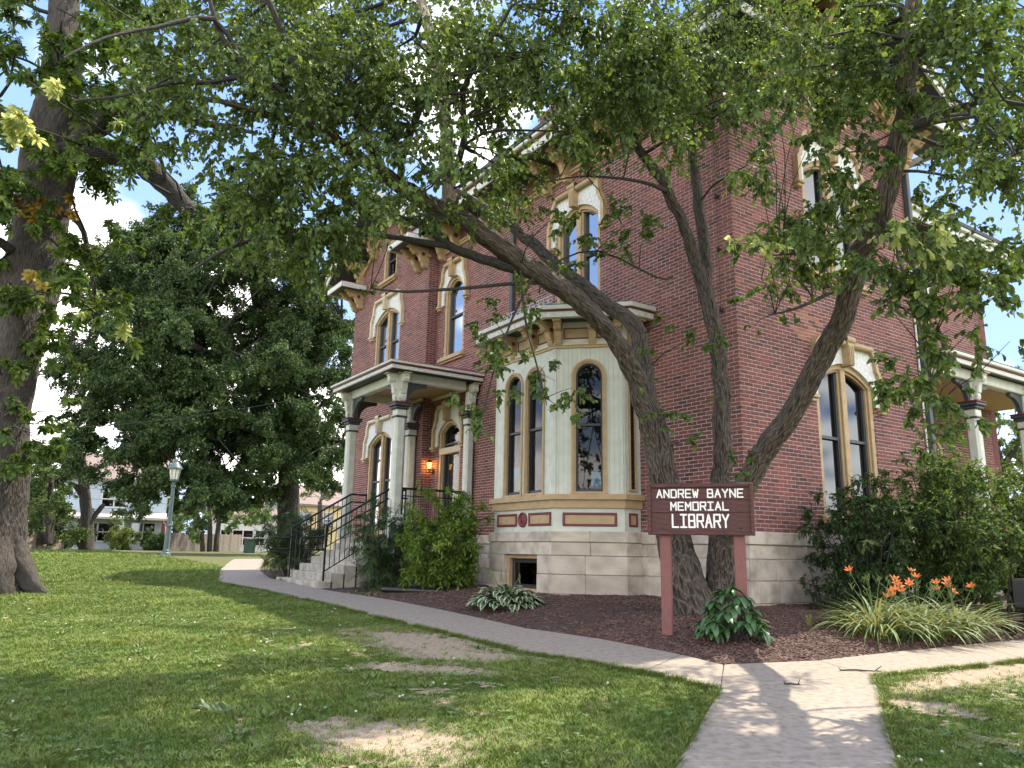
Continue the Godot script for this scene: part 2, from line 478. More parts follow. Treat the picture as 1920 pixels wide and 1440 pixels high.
# a brick wall: solid of mortar with openings, and every brick laid on its face
func wall(xf: Transform3D, outline: PackedVector2Array, holes: Array, offset := 0.0, courses := true) -> MeshInstance3D:
	var us := []
	var vs := []
	var lo := outline[0]
	var hi := outline[0]
	for p in outline:
		lo = lo.min(p); hi = hi.max(p)
	us = [lo.x, hi.x]; vs = [lo.y, hi.y]
	for h: Rect2 in holes:
		us += [h.position.x, h.end.x]; vs += [h.position.y, h.end.y]
	us.sort(); vs.sort()
	var b := MB.new()
	for i in us.size() - 1:
		for j in vs.size() - 1:
			if us[i + 1] - us[i] < 0.001 or vs[j + 1] - vs[j] < 0.001: continue
			var mid := Vector2((us[i] + us[i + 1]) / 2, (vs[j] + vs[j + 1]) / 2)
			var inside := false
			for h: Rect2 in holes:
				inside = inside or h.has_point(mid)
			if inside: continue
			for poly in Geometry2D.intersect_polygons(outline, rect(us[i], vs[j], us[i + 1] - us[i], vs[j + 1] - vs[j])):
				b.prism(poly, -0.3, 0.0, xf)
	var w := obj("wall", b, M.mortar, lib)
	if not courses: return w
	var tr := []
	var cols := []
	var rows := int((hi.y - lo.y) / COURSE)
	for r in rows:
		var v := lo.y + r * COURSE
		var vm := v + 0.03
		# the span of the outline at this height
		var a := 1e9
		var z := -1e9
		for k in outline.size():
			var p := outline[k]
			var q := outline[(k + 1) % outline.size()]
			if (p.y <= vm) != (q.y <= vm):
				var x := p.x + (q.x - p.x) * (vm - p.y) / (q.y - p.y)
				a = minf(a, x); z = maxf(z, x)
		if z - a < 0.1: continue
		var spans := [[a, z]]
		for h: Rect2 in holes:
			if v + 0.056 > h.position.y and v < h.end.y:
				var nx := []
				for s in spans:
					if h.end.x <= s[0] or h.position.x >= s[1]: nx.append(s)
					else:
						if h.position.x - s[0] > 0.03: nx.append([s[0], h.position.x])
						if s[1] - h.end.x > 0.03: nx.append([h.end.x, s[1]])
				spans = nx
		var u := floorf((a - offset) / BL - 1.0) * BL + offset + (BL / 2 if r % 2 else 0.0)
		while u < z:
			for s in spans:
				var u0 := maxf(u, s[0])
				var u1 := minf(u + BL - 0.013, s[1])
				if u1 - u0 > 0.035:
					var t := Transform3D(Basis.from_scale(Vector3((u1 - u0) / 0.203, 1, 1)).rotated(Vector3.BACK, R.randf_range(-0.006, 0.006)), Vector3(u0, v + R.randf_range(-0.0015, 0.0015), R.randf_range(-0.002, 0.0025)))
					t = xf * t
					var k := R.randi() % 8
					var d := CAM.distance_to(t.origin)
					if d < 16.0 and t.origin.y < 6.0: near_bricks.append([d, t, k, w])
					else:
						tr.append(t)
						cols.append(weather(t.origin, brick_color(k)))
			u += BL
	w.set_meta("tr", tr); w.set_meta("cols", cols)
	brick_walls.append(w)
	return w
var brick_walls := []
func weather(p: Vector3, c: Color) -> Color:   # faded and sooty areas of old brick
	var f := 1.0 + 0.5 * nz2.get_noise_3d(p.x * 2.6, p.y * 2.0, p.z * 2.6) + 0.2 * nz.get_noise_3d(p.x * 9.0, p.y * 5.0, p.z * 9.0)
	f *= R.randf_range(0.85, 1.15)
	if p.distance_to(Vector3(0.0, 4.95, -1.75)) < 0.42 and R.randf() < 0.6: return Color(0.42, 0.17, 0.10) * R.randf_range(0.8, 1.1)   # a patch of newer orange brick
	return Color(c.r * f, c.g * (f * 1.02), c.b * f)


func lay_bricks() -> void:
	near_bricks.sort_custom(func(a, b): return a[0] < b[0])
	for k in near_bricks.size():
		var n: Array = near_bricks[k]
		if k < 290:
			var o := MeshInstance3D.new()
			o.name = "brick"
			o.mesh = brick_mesh
			o.set_surface_override_material(0, M.bricks[n[2]])
			o.transform = n[1]
			n[3].add_child(o, true)
		else:
			n[3].get_meta("tr").append(n[1])
			n[3].get_meta("cols").append(weather(n[1].origin, brick_color(n[2])))
	for w in brick_walls:
		var tr: Array = w.get_meta("tr")
		if tr.size(): many("brickwork", brick_mesh, M.brick, tr, w.get_meta("cols"), w)
		w.remove_meta("tr"); w.remove_meta("cols")

func arc_pts(w: float, vs: float, rise: float, n := 12) -> PackedVector2Array:   # left to right over the top
	var p := PackedVector2Array()
	for k in n + 1:
		var a := PI * (1.0 - float(k) / n)
		p.append(Vector2(cos(a) * w / 2, vs + rise * sin(a) if rise > w * 0.4 else vs + rise * (1.0 - pow(cos(a), 2))))
	return p

func shifted(p: PackedVector2Array, d: Vector2) -> PackedVector2Array:
	return Transform2D(0, d) * p

# a sash window in a recess. uc: centre, w: width of the casing, v0: bottom, vs: spring of the arch
func window(xf: Transform3D, uc: float, w: float, v0: float, vs: float, rise: float, lights: int, pane: Material, called := "window", sill := true, rail := 0.5) -> MeshInstance3D:
	var t := xf * Transform3D(Basis.IDENTITY, Vector3(uc, 0, 0))
	var b := MB.new()
	var jw := 0.11
	var top := vs + rise
	for s in [-1.0, 1.0]:
		var x0: float = s * w / 2 if s < 0 else w / 2 - jw
		b.bevel_box(Vector3(x0, v0, -0.16), Vector3(x0 + jw, vs, -0.015), 0.01, t)
		var x1: float = x0 + jw if s < 0 else x0 - 0.035
		b.bevel_box(Vector3(x1, v0, -0.16), Vector3(x1 + 0.035, vs, -0.06), 0.008, t)
	# arched head
	var outer := arc_pts(w, vs, rise)
	var iw := w - 2 * jw
	var inner := arc_pts(iw, vs, maxf(rise - 0.10, rise * 0.72))
	var ring := outer.duplicate()
	inner.reverse()
	ring.append_array(inner)
	b.prism(ring, -0.16, -0.012, t)
	var in2 := arc_pts(iw - 0.1, vs, maxf(rise - 0.15, rise * 0.62))
	in2.reverse()
	inner.reverse()
	var ring2 := inner.duplicate(); ring2.append_array(in2)
	b.prism(ring2, -0.16, -0.06, t)
	var edges := [[-iw / 2 + 0.035, iw / 2 - 0.035]]
	if lights == 2:
		b.bevel_box(Vector3(-0.075, v0, -0.16), Vector3(0.075, top - 0.09, -0.02), 0.012, t)
		b.bevel_box(Vector3(-0.11, v0, -0.16), Vector3(0.11, vs + rise * 0.6, -0.07), 0.01, t)
		edges = [[-iw / 2 + 0.035, -0.11], [0.11, iw / 2 - 0.035]]
	var win := obj(called, b, M.tan, lib)
	var mid := lerpf(v0, top, rail)
	for e in edges:
		var f := MB.new()
		var s := 0.055
		f.bevel_box(Vector3(e[0], v0, -0.2), Vector3(e[0] + s, top, -0.105), 0.006, t)
		f.bevel_box(Vector3(e[1] - s, v0, -0.2), Vector3(e[1], top, -0.105), 0.006, t)
		f.bevel_box(Vector3(e[0] + s, v0, -0.2), Vector3(e[1] - s, v0 + 0.08, -0.105), 0.006, t)
		f.bevel_box(Vector3(e[0] + s, mid - 0.03, -0.21), Vector3(e[1] - s, mid + 0.03, -0.10), 0.006, t)
		var cx: float = (e[0] + e[1]) / 2
		var hw: float = (e[1] - e[0]) / 2
		var hr := PackedVector2Array()
		for k in 9:
			var u: float = lerpf(e[0], e[1], k / 8.0)
			var q: float = u / (iw / 2 - 0.05) if lights == 2 or rise < w * 0.4 else (u - cx) / hw
			hr.append(Vector2(u, vs - 0.02 + (rise - 0.15) * (sqrt(maxf(0, 1 - q * q)) if rise > w * 0.4 else 1 - q * q)))
		hr.append(Vector2(e[1], top)); hr.append(Vector2(e[0], top))
		f.prism(hr, -0.2, -0.105, t)
		obj("sash", f, M.sash, win)
		var g := MB.new()
		g.box(Vector3(e[0] + 0.01, v0 + 0.01, -0.163), Vector3(e[1] - 0.01, top - 0.005, -0.158), t)
		obj("pane", g, pane, win)
	if sill:
		var q := MB.new()
		q.bevel_box(Vector3(-w / 2 - 0.1, v0 - 0.14, -0.2), Vector3(w / 2 + 0.1, v0 - 0.045, 0.13), 0.012, t)
		q.bevel_box(Vector3(-w / 2 - 0.07, v0 - 0.05, -0.2), Vector3(w / 2 + 0.07, v0 - 0.001, 0.08), 0.01, t)
		q.bevel_box(Vector3(-w / 2 - 0.07, v0 - 0.19, -0.02), Vector3(w / 2 + 0.07, v0 - 0.135, 0.075), 0.01, t)
		obj("sill", q, M.tan, win)
	return win

# the moulded hood over an arched window: ears, stepped shoulders, keystone and rolls round a white panel
func hood(win: Node, xf: Transform3D, uc: float, w: float, vs: float, rise: float, body: Material, panel: Material) -> void:
	var t := xf * Transform3D(Basis.IDENTITY, Vector3(uc, vs, 0))
	var a := w / 2 + 0.24
	var top := rise + 0.42
	var half := [Vector2(a, -0.34), Vector2(a, 0.17), Vector2(a - 0.055, 0.22), Vector2(a - 0.075, 0.31), Vector2(a - 0.14, 0.38), Vector2(a - 0.17, top - 0.16), Vector2(a - 0.25, top - 0.06), Vector2(a - 0.33, top)]
	var inn := [Vector2(a - 0.095, -0.34), Vector2(a - 0.095, 0.15), Vector2(a - 0.145, 0.19), Vector2(a - 0.165, 0.28), Vector2(a - 0.225, 0.35), Vector2(a - 0.255, top - 0.20), Vector2(a - 0.33, top - 0.11), Vector2(a - 0.37, top - 0.08)]
	var ring := PackedVector2Array()
	var pan := PackedVector2Array()
	for p in half: ring.append(p)
	for k in half.size(): ring.append(Vector2(-half[-1 - k].x, half[-1 - k].y))
	for p in inn: ring.append(Vector2(-p.x, p.y))
	for k in inn.size(): ring.append(inn[-1 - k])
	for p in inn: pan.append(p)
	for k in inn.size(): pan.append(Vector2(-inn[-1 - k].x, inn[-1 - k].y))
	pan.append(Vector2(-w / 2 - 0.003, -0.34))
	for p in arc_pts(w, 0, rise): pan.append(p)
	pan.append(Vector2(w / 2 + 0.003, -0.34))
	var b := MB.new()
	b.prism(ring, -0.02, 0.115, t)
	for s in [-1.0, 1.0]:
		b.bevel_box(Vector3(s * (a - 0.05) - 0.1, -0.41, -0.02), Vector3(s * (a - 0.05) + 0.1, -0.338, 0.15), 0.015, t)
		b.bevel_box(Vector3(s * (a - 0.05) - 0.075, -0.47, -0.02), Vector3(s * (a - 0.05) + 0.075, -0.405, 0.11), 0.015, t)
		b.tube(PackedVector3Array([t * Vector3(s * 0.12, top - 0.045, 0.115), t * Vector3(s * (a - 0.36), top - 0.045, 0.115)]), PackedFloat32Array([0.062, 0.055]), 10)
	obj("hood_mould", b, body, win)
	var p := MB.new()
	p.prism(pan, -0.05, 0.045, t)
	obj("hood_panel", p, panel, win)
	var k := MB.new()
	k.prism(PackedVector2Array([Vector2(-0.07, rise - 0.05), Vector2(0.07, rise - 0.05), Vector2(0.10, top + 0.06), Vector2(-0.10, top + 0.06)]), -0.02, 0.19, t)
	for s in [-0.045, 0.0, 0.045]:
		k.prism(PackedVector2Array([Vector2(s - 0.01, rise - 0.04), Vector2(s + 0.01, rise - 0.04), Vector2(s * 1.4 + 0.012, top - 0.1), Vector2(s * 1.4 - 0.012, top - 0.1)]), 0.18, 0.205, t)
	k.tube(PackedVector3Array([t * Vector3(-0.125, top + 0.02, 0.15), t * Vector3(0.125, top + 0.02, 0.15)]), PackedFloat32Array([0.075, 0.075]), 12)
	obj("keystone", k, body, win)
	for s in [-1.0, 1.0]:
		var e := MB.new()
		e.tube(PackedVector3Array([t * Vector3(s * 0.126, top + 0.02, 0.15), t * Vector3(s * 0.134, top + 0.02, 0.15)]), PackedFloat32Array([0.06, 0.06]), 12)
		obj("roundel", e, M.dark, win)

# scrolled eaves bracket in the plane of u: wall at 0, top at 0, reaching out by d and down by h
func bracket_outline(d: float, h: float) -> PackedVector2Array:
	var q := [[0, 0], [1, 0], [1.0, -0.10], [0.92, -0.13], [0.94, -0.22], [0.84, -0.31], [0.70, -0.29], [0.60, -0.33], [0.50, -0.44], [0.44, -0.58], [0.40, -0.70], [0.30, -0.74], [0.33, -0.83], [0.26, -0.95], [0.12, -1.0], [0, -1.0]]
	var p := PackedVector2Array()
	for e in q: p.append(Vector2(e[0] * d, e[1] * h))
	return p

# xf: wall frame, placed at (u, v top). The bracket's plane is square to the wall
func bracket(parent: Node, xf: Transform3D, u: float, v: float, d: float, h: float, wd := 0.125, called := "bracket") -> void:
	var t := xf * Transform3D(Basis(Vector3(0, 0, 1), Vector3.UP, Vector3(-1, 0, 0)), Vector3(u, v, 0))
	var b := MB.new()
	b.prism(bracket_outline(d, h), -wd / 2, wd / 2, t)
	b.prism(bracket_outline(d * 0.86, h * 0.9), -wd / 2 - 0.022, wd / 2 + 0.022, t * Transform3D(Basis.IDENTITY, Vector3(0, -0.07, 0)))
	b.bevel_box(Vector3(0.0, -0.07, -wd / 2 - 0.03), Vector3(d + 0.04, 0.0, wd / 2 + 0.03), 0.01, t)
	var o := obj(called, b, M.tan, parent)
	for s in [-1.0, 1.0]:
		var c := MB.new()
		c.tube(PackedVector3Array([t * Vector3(d * 0.30, -h * 0.36, s * (wd / 2 + 0.018)), t * Vector3(d * 0.30, -h * 0.36, s * (wd / 2 + 0.034))]), PackedFloat32Array([h * 0.11, h * 0.09]), 10)
		obj("bracket_boss", c, M.red, o)

func library() -> void:
	lib = thing("library_building", "two storey red brick library with tan trim and white bay window", "building")
	brick_mesh = make_brick_mesh()
	var A := facing_z(0)
	var B := facing_x(0)
	var P := facing_z(0.3)
	# ---- openings
	var hA := [Rect2(-5.05, 5.9, 1.53, 2.4), Rect2(-10.33, 6.02, 1.12, 2.3), Rect2(-10.38, 1.1, 1.2, 3.12), Rect2(-6.24, 1.2, 3.78, 3.8)]
	var hB := [Rect2(2.03, 1.45, 1.78, 2.83), Rect2(2.03, 6.0, 1.78, 2.4), Rect2(2.42, 9.42, 0.96, 1.4)]
	var hP := [Rect2(-14.46, 1.3, 1.86, 2.98), Rect2(-14.46, 6.0, 1.86, 2.25), Rect2(-14.10, 9.3, 1.0, 1.3)]
	var gB := PackedVector2Array([Vector2(0.001, 1.13), Vector2(5.75, 1.13), Vector2(5.75, 10.12), Vector2(2.88, 11.72), Vector2(0.001, 10.12)])
	var gP := PackedVector2Array([Vector2(-16.35, 1.13), Vector2(-10.8, 1.13), Vector2(-10.8, 9.9), Vector2(-13.57, 11.72), Vector2(-16.35, 9.9)])
	wall(A, rect(-10.8, 1.13, 10.799, 8.9), hA, 0.0)
	wall(B, gB, hB, 0.0)
	wall(P, gP, hP, 0.05)
	wall(facing_x(-10.8), rect(-0.299, 1.13, 0.298, 8.8), [], -0.3)
	wall(facing_x(-1.6), rect(5.76, 1.1, 6.2, 7.9), [Rect2(8.2, 5.3, 1.2, 2.5), Rect2(8.2, 1.3, 1.2, 2.5)], 0.1)
	wall(Transform3D(Basis(Vector3(-1, 0, 0), Vector3.UP, Vector3(0, 0, -1)), Vector3(0, 0, -5.75)), rect(0.3, 1.13, 1.3, 8.9), [], 0.1)
	lay_bricks()
	# the sides that face away close the house
	var back := MB.new()
	back.box(Vector3(-16.35, -0.5, -5.75), Vector3(-16.05, 9.9, 0.0))
	back.box(Vector3(-16.05, -0.5, -12.3), Vector3(-15.75, 9.9, -5.75))
	back.box(Vector3(-16.0, -0.5, -12.3), Vector3(-1.61, 9.3, -12.0))
	obj("rear_wall", back, M.bricks[1], lib)
	var fl := MB.new()
	fl.box(Vector3(-16.0, 1.02, -11.9), Vector3(-1.95, 1.12, -0.35)); fl.box(Vector3(-1.94, 1.02, -5.4), Vector3(-0.35, 1.12, -0.35))
	fl.box(Vector3(-16.0, 5.2, -11.9), Vector3(-1.95, 5.35, -0.35)); fl.box(Vector3(-1.94, 5.2, -5.4), Vector3(-0.35, 5.35, -0.35))
	fl.box(Vector3(-16.0, 9.1, -11.9), Vector3(-1.95, 9.2, -0.35)); fl.box(Vector3(-1.94, 9.1, -5.4), Vector3(-0.35, 9.2, -0.35))
	fl.box(Vector3(-8.2, 1.13, -5.0), Vector3(-8.1, 5.15, -0.35)); fl.box(Vector3(-9.0, 1.13, -3.2), Vector3(-0.4, 5.15, -3.1))
	obj("interior_floor", fl, M.interior, lib)
	# ---- windows of the porch front
	var w := window(A, -4.285, 1.53, 5.9, 7.92, 0.38, 2, M.mirror)
	hood(w, A, -4.285, 1.53, 7.92, 0.38, M.tan, M.white)
	w = window(A, -9.77, 1.12, 6.02, 7.9, 0.42, 1, M.mirror)
	hood(w, A, -9.77, 1.12, 7.9, 0.42, M.tan, M.white)
	w = window(P, -13.53, 1.86, 6.0, 7.88, 0.37, 2, M.mirror)
	hood(w, P, -13.53, 1.86, 7.88, 0.37, M.cream, M.white)
	w = window(P, -13.53, 1.86, 1.3, 3.9, 0.38, 2, M.mirror)
	hood(w, P, -13.53, 1.86, 3.9, 0.38, M.cream, M.white)
	window(P, -13.6, 1.0, 9.3, 10.1, 0.5, 1, M.mirror2)
	# ---- windows of the gable end
	w = window(B, 2.92, 1.78, 1.45, 3.90, 0.38, 2, M.mirror2)
	hood(w, B, 2.92, 1.78, 3.90, 0.38, M.tan, M.white)
	w = window(B, 2.92, 1.78, 6.0, 8.02, 0.38, 2, M.mirror2)
	hood(w, B, 2.92, 1.78, 8.02, 0.38, M.tan, M.white)
	window(B, 2.9, 0.96, 9.42, 10.34, 0.48, 1, M.mirror2)
	# brick arch of the attic window, each voussoir a brick
	for k in 15:
		var a := PI * (k + 0.5) / 15.0
		var v := MB.new()
		v.bevel_box(Vector3(0.50, -0.032, -0.02), Vector3(0.68, 0.032, 0.016), 0.004, B * Transform3D(Basis(Vector3.BACK, a), Vector3(2.9, 10.34, 0)))
		obj("arch_brick", v, M.bricks[k % 8], lib)
	w = window(facing_x(-1.6), 8.8, 1.2, 5.3, 7.4, 0.4, 1, M.mirror2)
	hood(w, facing_x(-1.6), 8.8, 1.2, 7.4, 0.4, M.tan, M.white)
	w = window(facing_x(-1.6), 8.8, 1.2, 1.3, 3.4, 0.4, 1, M.mirror2)
	# ---- the door under the porch
	w = window(A, -9.78, 1.2, 1.12, 3.86, 0.36, 1, M.pane, "front_door", false, 0.79)
	hood(w, A, -9.78, 1.2, 3.86, 0.36, M.tan, M.sage)
	var dr := MB.new()
	dr.bevel_box(Vector3(-10.25, 1.13, -0.24), Vector3(-10.08, 3.28, -0.17), 0.008); dr.bevel_box(Vector3(-9.48, 1.13, -0.24), Vector3(-9.31, 3.28, -0.17), 0.008)
	dr.bevel_box(Vector3(-10.08, 1.13, -0.24), Vector3(-9.48, 1.6, -0.17), 0.008); dr.bevel_box(Vector3(-9.83, 1.6, -0.24), Vector3(-9.73, 3.28, -0.17), 0.008)
	obj("door_leaf", dr, M.dark, w)
	var tb := MB.new()
	tb.bevel_box(Vector3(-10.37, 3.30, -0.17), Vector3(-9.19, 3.47, -0.01), 0.012)
	obj("transom_bar", tb, M.cream, w)
	# ---- the foundation, block by block
	foundation()
	# ---- eaves
	eaves(A, B, P)
	# ---- chimneys
	for p in [Vector3(-9.0, 0, -3.0), Vector3(-12.4, 0, -3.2)]:
		var c := MB.new()
		c.bevel_box(p + Vector3(-0.45, 11, -0.35), p + Vector3(0.45, 13.6, 0.35), 0.01)
		c.bevel_box(p + Vector3(-0.53, 13.602, -0.43), p + Vector3(0.53, 13.8, 0.43), 0.02)
		c.bevel_box(p + Vector3(-0.47, 13.802, -0.37), p + Vector3(0.47, 14.1, 0.37), 0.02)
		obj("chimney", c, M.bricks[2], lib)
	# ---- downspouts and clipped cable
	var ds := MB.new()
	ds.bevel_box(Vector3(-6.82, 5.6, 0.02), Vector3(-6.70, 9.2, 0.12), 0.012)
	obj("downspout", ds, M.dark, lib)
	ds = MB.new()
	ds.bevel_box(Vector3(0.02, -0.1, -5.72), Vector3(0.13, 9.3, -5.60), 0.012)
	for y in [2.4, 4.6, 6.9]: ds.bevel_box(Vector3(0.015, y, -5.74), Vector3(0.137, y + 0.05, -5.58), 0.006)
	obj("downspout", ds, M.dark, lib)
	var ln := MB.new()
	ln.bevel_box(Vector3(0.02, 0.0, -5.57), Vector3(0.05, 7.4, -5.53), 0.006)
	obj("downspout_strap", ln, M.white, lib)

func foundation() -> void:
	var core := MB.new()
	core.box(Vector3(-10.8, -0.6, -0.3), Vector3(0.02, 1.1, 0.02))
	core.box(Vector3(-0.3, -0.6, -5.77), Vector3(0.021, 1.1, -0.301))
	core.box(Vector3(-16.37, -0.6, -0.1), Vector3(-10.78, 1.1, 0.321))
	core.box(Vector3(-1.9, -0.6, -12.0), Vector3(-1.58, 1.1, -5.7))
	obj("foundation", core, M.joint, lib)
	var rows := [[-0.45, 0.01], [0.02, 0.355], [0.365, 0.69], [0.70, 0.915]]
	for side in 3:
		var xf: Transform3D = [facing_z(0.022), facing_x(0.022), facing_z(0.322)][side]
		var range_: Vector2 = [Vector2(-10.7, 0.04), Vector2(-0.04, 5.75), Vector2(-16.37, -10.75)][side]
		for j in 4:
			var u := range_.x
			while u < range_.y - 0.02:
				var l := R.randf_range(0.55, 1.15)
				if j == 3: l *= 1.3
				if range_.y - u - l < 0.4: l = range_.y - u
				var b := MB.new()
				b.bevel_box(Vector3(u + 0.002, rows[j][0] - 0.003, -0.1), Vector3(u + l - 0.002, rows[j][1], R.randf_range(0.026, 0.034)), 0.008, xf)
				obj("stone_block", b, [M.stone, M.stone2][R.randi() % 2], lib)
				u += l
		var u2 := range_.x - 0.03
		while u2 < range_.y - 0.02:
			var l := R.randf_range(1.3, 1.9)
			if range_.y + 0.03 - u2 - l < 0.8: l = range_.y + 0.05 - u2
			var b := MB.new()
			b.bevel_box(Vector3(u2 + 0.002, 0.92, -0.1), Vector3(u2 + l - 0.002, 1.125, 0.07), 0.012, xf)
			obj("water_table_stone", b, [M.stone, M.stone2][R.randi() % 2], lib)
			u2 += l

func ledge(called: String, pts: Array, m: Material) -> void:
	var b := MB.new()
	for p in pts: b.bevel_box(p[0], p[1], 0.015)
	obj(called, b, m, lib)

func eaves(A: Transform3D, B: Transform3D, P: Transform3D) -> void:
	# moulding below the brackets
	ledge("frieze_moulding", [[Vector3(-10.8, 9.12, -0.02), Vector3(0.06, 9.19, 0.06)], [Vector3(-10.8, 9.19, -0.02), Vector3(0.09, 9.25, 0.09)]], M.tan)
	ledge("frieze_moulding", [[Vector3(-11.6, 9.12, 0.28), Vector3(-10.74, 9.19, 0.36)], [Vector3(-16.41, 9.12, 0.28), Vector3(-15.6, 9.19, 0.36)]], M.tan)
	for u in [-0.45, -0.85, -2.2, -3.0, -4.55, -5.3, -6.75, -7.5, -8.7, -9.6, -10.45]:
		bracket(lib, A, u, 9.66, 0.62, 0.72)
	for u in [-10.95, -11.4, -15.75, -16.2]:
		bracket(lib, P, u, 9.42, 0.62, 0.60)
	# main roof: ridge along x, gable end over the right wall
	var k := 0.556
	var zc := -2.88
	var ap := 11.98
	var prof := func(half: float, y: float, th: float) -> PackedVector2Array:
		return PackedVector2Array([Vector2(-half, y - half * k), Vector2(0, y), Vector2(half, y - half * k), Vector2(half, y - half * k - th), Vector2(0, y - th), Vector2(-half, y - half * k - th)])
	var ends := facing_x(0)  # u = -z, v = y, depth along +x
	var sh := func(p: PackedVector2Array, u: float) -> PackedVector2Array: return shifted(p, Vector2(u, 0))
	var b := MB.new()
	b.prism(sh.call(prof.call(3.78, ap + 0.28, 0.10), -zc), -10.5, 1.06, ends)
	obj("roof", b, M.slate, lib)
	b = MB.new()
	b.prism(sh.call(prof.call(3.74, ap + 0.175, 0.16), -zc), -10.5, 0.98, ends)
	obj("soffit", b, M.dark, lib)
	b = MB.new()
	b.prism(sh.call(prof.call(3.79, ap + 0.20, 0.22), -zc), 0.982, 1.03, ends)
	obj("rake_fascia", b, M.white, lib)
	b = MB.new()
	b.prism(sh.call(prof.call(3.80, ap + 0.27, 0.09), -zc), 1.032, 1.09, ends)
	obj("rake_crown", b, M.sage, lib)
	b = MB.new()
	b.prism(sh.call(prof.call(2.95, ap - 0.52, 0.13), -zc), -0.01, 0.07, ends)
	b.prism(sh.call(prof.call(2.95, ap - 0.50, 0.05), -zc), -0.01, 0.11, ends)
	obj("rake_moulding", b, M.tan, lib)
	# gable brackets along the rake, standing upright
	for d in [1.25, 2.35]:
		for s in [-1.0, 1.0]:
			bracket(lib, B, -zc + s * d, ap - 0.02 - d * k, 0.80, 0.85)
	bracket(lib, B, -zc, ap - 0.06, 0.80, 0.8)
	# horizontal eaves of the porch front: soffit, fascia, gutter
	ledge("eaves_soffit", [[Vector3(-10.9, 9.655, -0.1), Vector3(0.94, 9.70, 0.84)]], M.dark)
	ledge("eaves_fascia", [[Vector3(-10.9, 9.60, 0.842), Vector3(1.0, 9.80, 0.89)]], M.white)
	ledge("eaves_crown", [[Vector3(-10.9, 9.842, 0.80), Vector3(1.04, 9.93, 1.00)]], M.sage)
	ledge("eaves_line", [[Vector3(-10.9, 9.802, 0.80), Vector3(1.02, 9.84, 0.93)]], M.red)
	ledge("eaves_return", [[Vector3(0.02, 9.655, -0.55), Vector3(0.94, 9.70, -0.102)], [Vector3(0.02, 9.655, -6.62), Vector3(0.94, 9.70, -5.25)]], M.dark)
	ledge("eaves_return_fascia", [[Vector3(0.942, 9.60, -0.60), Vector3(0.99, 9.80, 0.80)], [Vector3(0.942, 9.60, -6.65), Vector3(0.99, 9.80, -5.2)]], M.white)
	ledge("eaves_fascia", [[Vector3(-1.5, 9.60, -6.69), Vector3(0.98, 9.80, -6.64)]], M.white)
	for u in [0.25, 5.5]: bracket(lib, B, u, 9.65, 0.72, 0.74)
	# pavilion roof: ridge along z, gable over the porch
	var xc := -13.575
	var kp := 0.66
	var pp := func(half: float, y: float, th: float) -> PackedVector2Array:
		return shifted(PackedVector2Array([Vector2(-half, y - half * kp), Vector2(0, y), Vector2(half, y - half * kp), Vector2(half, y - half * kp - th), Vector2(0, y - th), Vector2(-half, y - half * kp - th)]), Vector2(xc, 0))
	var pz := 12.05
	b = MB.new(); b.prism(pp.call(3.25, pz + 0.10, 0.1), -6.0, 1.28); obj("roof", b, M.slate, lib)
	b = MB.new(); b.prism(pp.call(3.2, pz - 0.005, 0.14), -6.0, 1.2); obj("soffit", b, M.dark, lib)
	b = MB.new(); b.prism(pp.call(3.26, pz + 0.02, 0.20), 1.202, 1.25); obj("rake_fascia", b, M.white, lib)
	b = MB.new(); b.prism(pp.call(3.27, pz + 0.10, 0.10), 1.252, 1.31); obj("rake_crown", b, M.sage, lib)
	b = MB.new(); b.prism(pp.call(2.75, pz - 0.55, 0.14), 0.29, 0.38); obj("rake_moulding", b, M.tan, lib)
	for s in [-1.0, 1.0]:
		for d in [1.2, 2.2]: bracket(lib, P, xc + s * d, pz - 0.16 - d * kp, 0.78, 0.8)
		var x0: float = xc + s * 2.85
		ledge("eaves_return", [[Vector3(minf(x0 - s * 0.95, x0 + s * 0.25), 9.425, 0.28), Vector3(maxf(x0 - s * 0.95, x0 + s * 0.25), 9.47, 1.18)]], M.dark)
		ledge("eaves_return_fascia", [[Vector3(minf(x0 - s * 1.0, x0 + s * 0.3), 9.38, 1.182), Vector3(maxf(x0 - s * 1.0, x0 + s * 0.3), 9.56, 1.225)], [Vector3(x0 - s * 1.0 - 0.02, 9.38, 0.32), Vector3(x0 - s * 1.0 + 0.02, 9.56, 1.18)], [Vector3(x0 + s * 0.28 - 0.02, 9.38, -0.2), Vector3(x0 + s * 0.28 + 0.02, 9.56, 1.18)]], M.white)
		ledge("eaves_return_roof", [[Vector3(minf(x0 - s * 0.97, x0 + s * 0.27), 9.562, 0.32), Vector3(maxf(x0 - s * 0.97, x0 + s * 0.27), 9.60, 1.21)]], M.redroof)
	# wing at the rear
	ledge("eaves_soffit", [[Vector3(-2.0, 8.86, -12.6), Vector3(-0.85, 8.9, -6.72)]], M.dark)
	ledge("eaves_fascia", [[Vector3(-0.848, 8.80, -12.6), Vector3(-0.80, 9.0, -6.72)]], M.white)
	ledge("eaves_crown", [[Vector3(-0.9, 9.002, -12.6), Vector3(-0.72, 9.1, -6.72)]], M.sage)
	ledge("frieze_moulding", [[Vector3(-1.62, 8.3, -12.0), Vector3(-1.53, 8.42, -5.8)]], M.tan)
	for z in [6.9, 7.9, 8.9, 9.9, 10.9]: bracket(lib, facing_x(-1.6), z, 8.85, 0.62, 0.66)
	b = MB.new()
	b.prism(PackedVector2Array([Vector2(6.7, 9.1), Vector2(12.7, 9.1), Vector2(12.7, 9.2), Vector2(6.7, 9.2)]), -14.0, 0.9, facing_x(-1.6))
	obj("roof", b, M.slate, lib)
	ledge("eaves_block", [[Vector3(-16.0, 9.0, -12.0), Vector3(-11.0, 9.3, -5.8)]], M.slate)

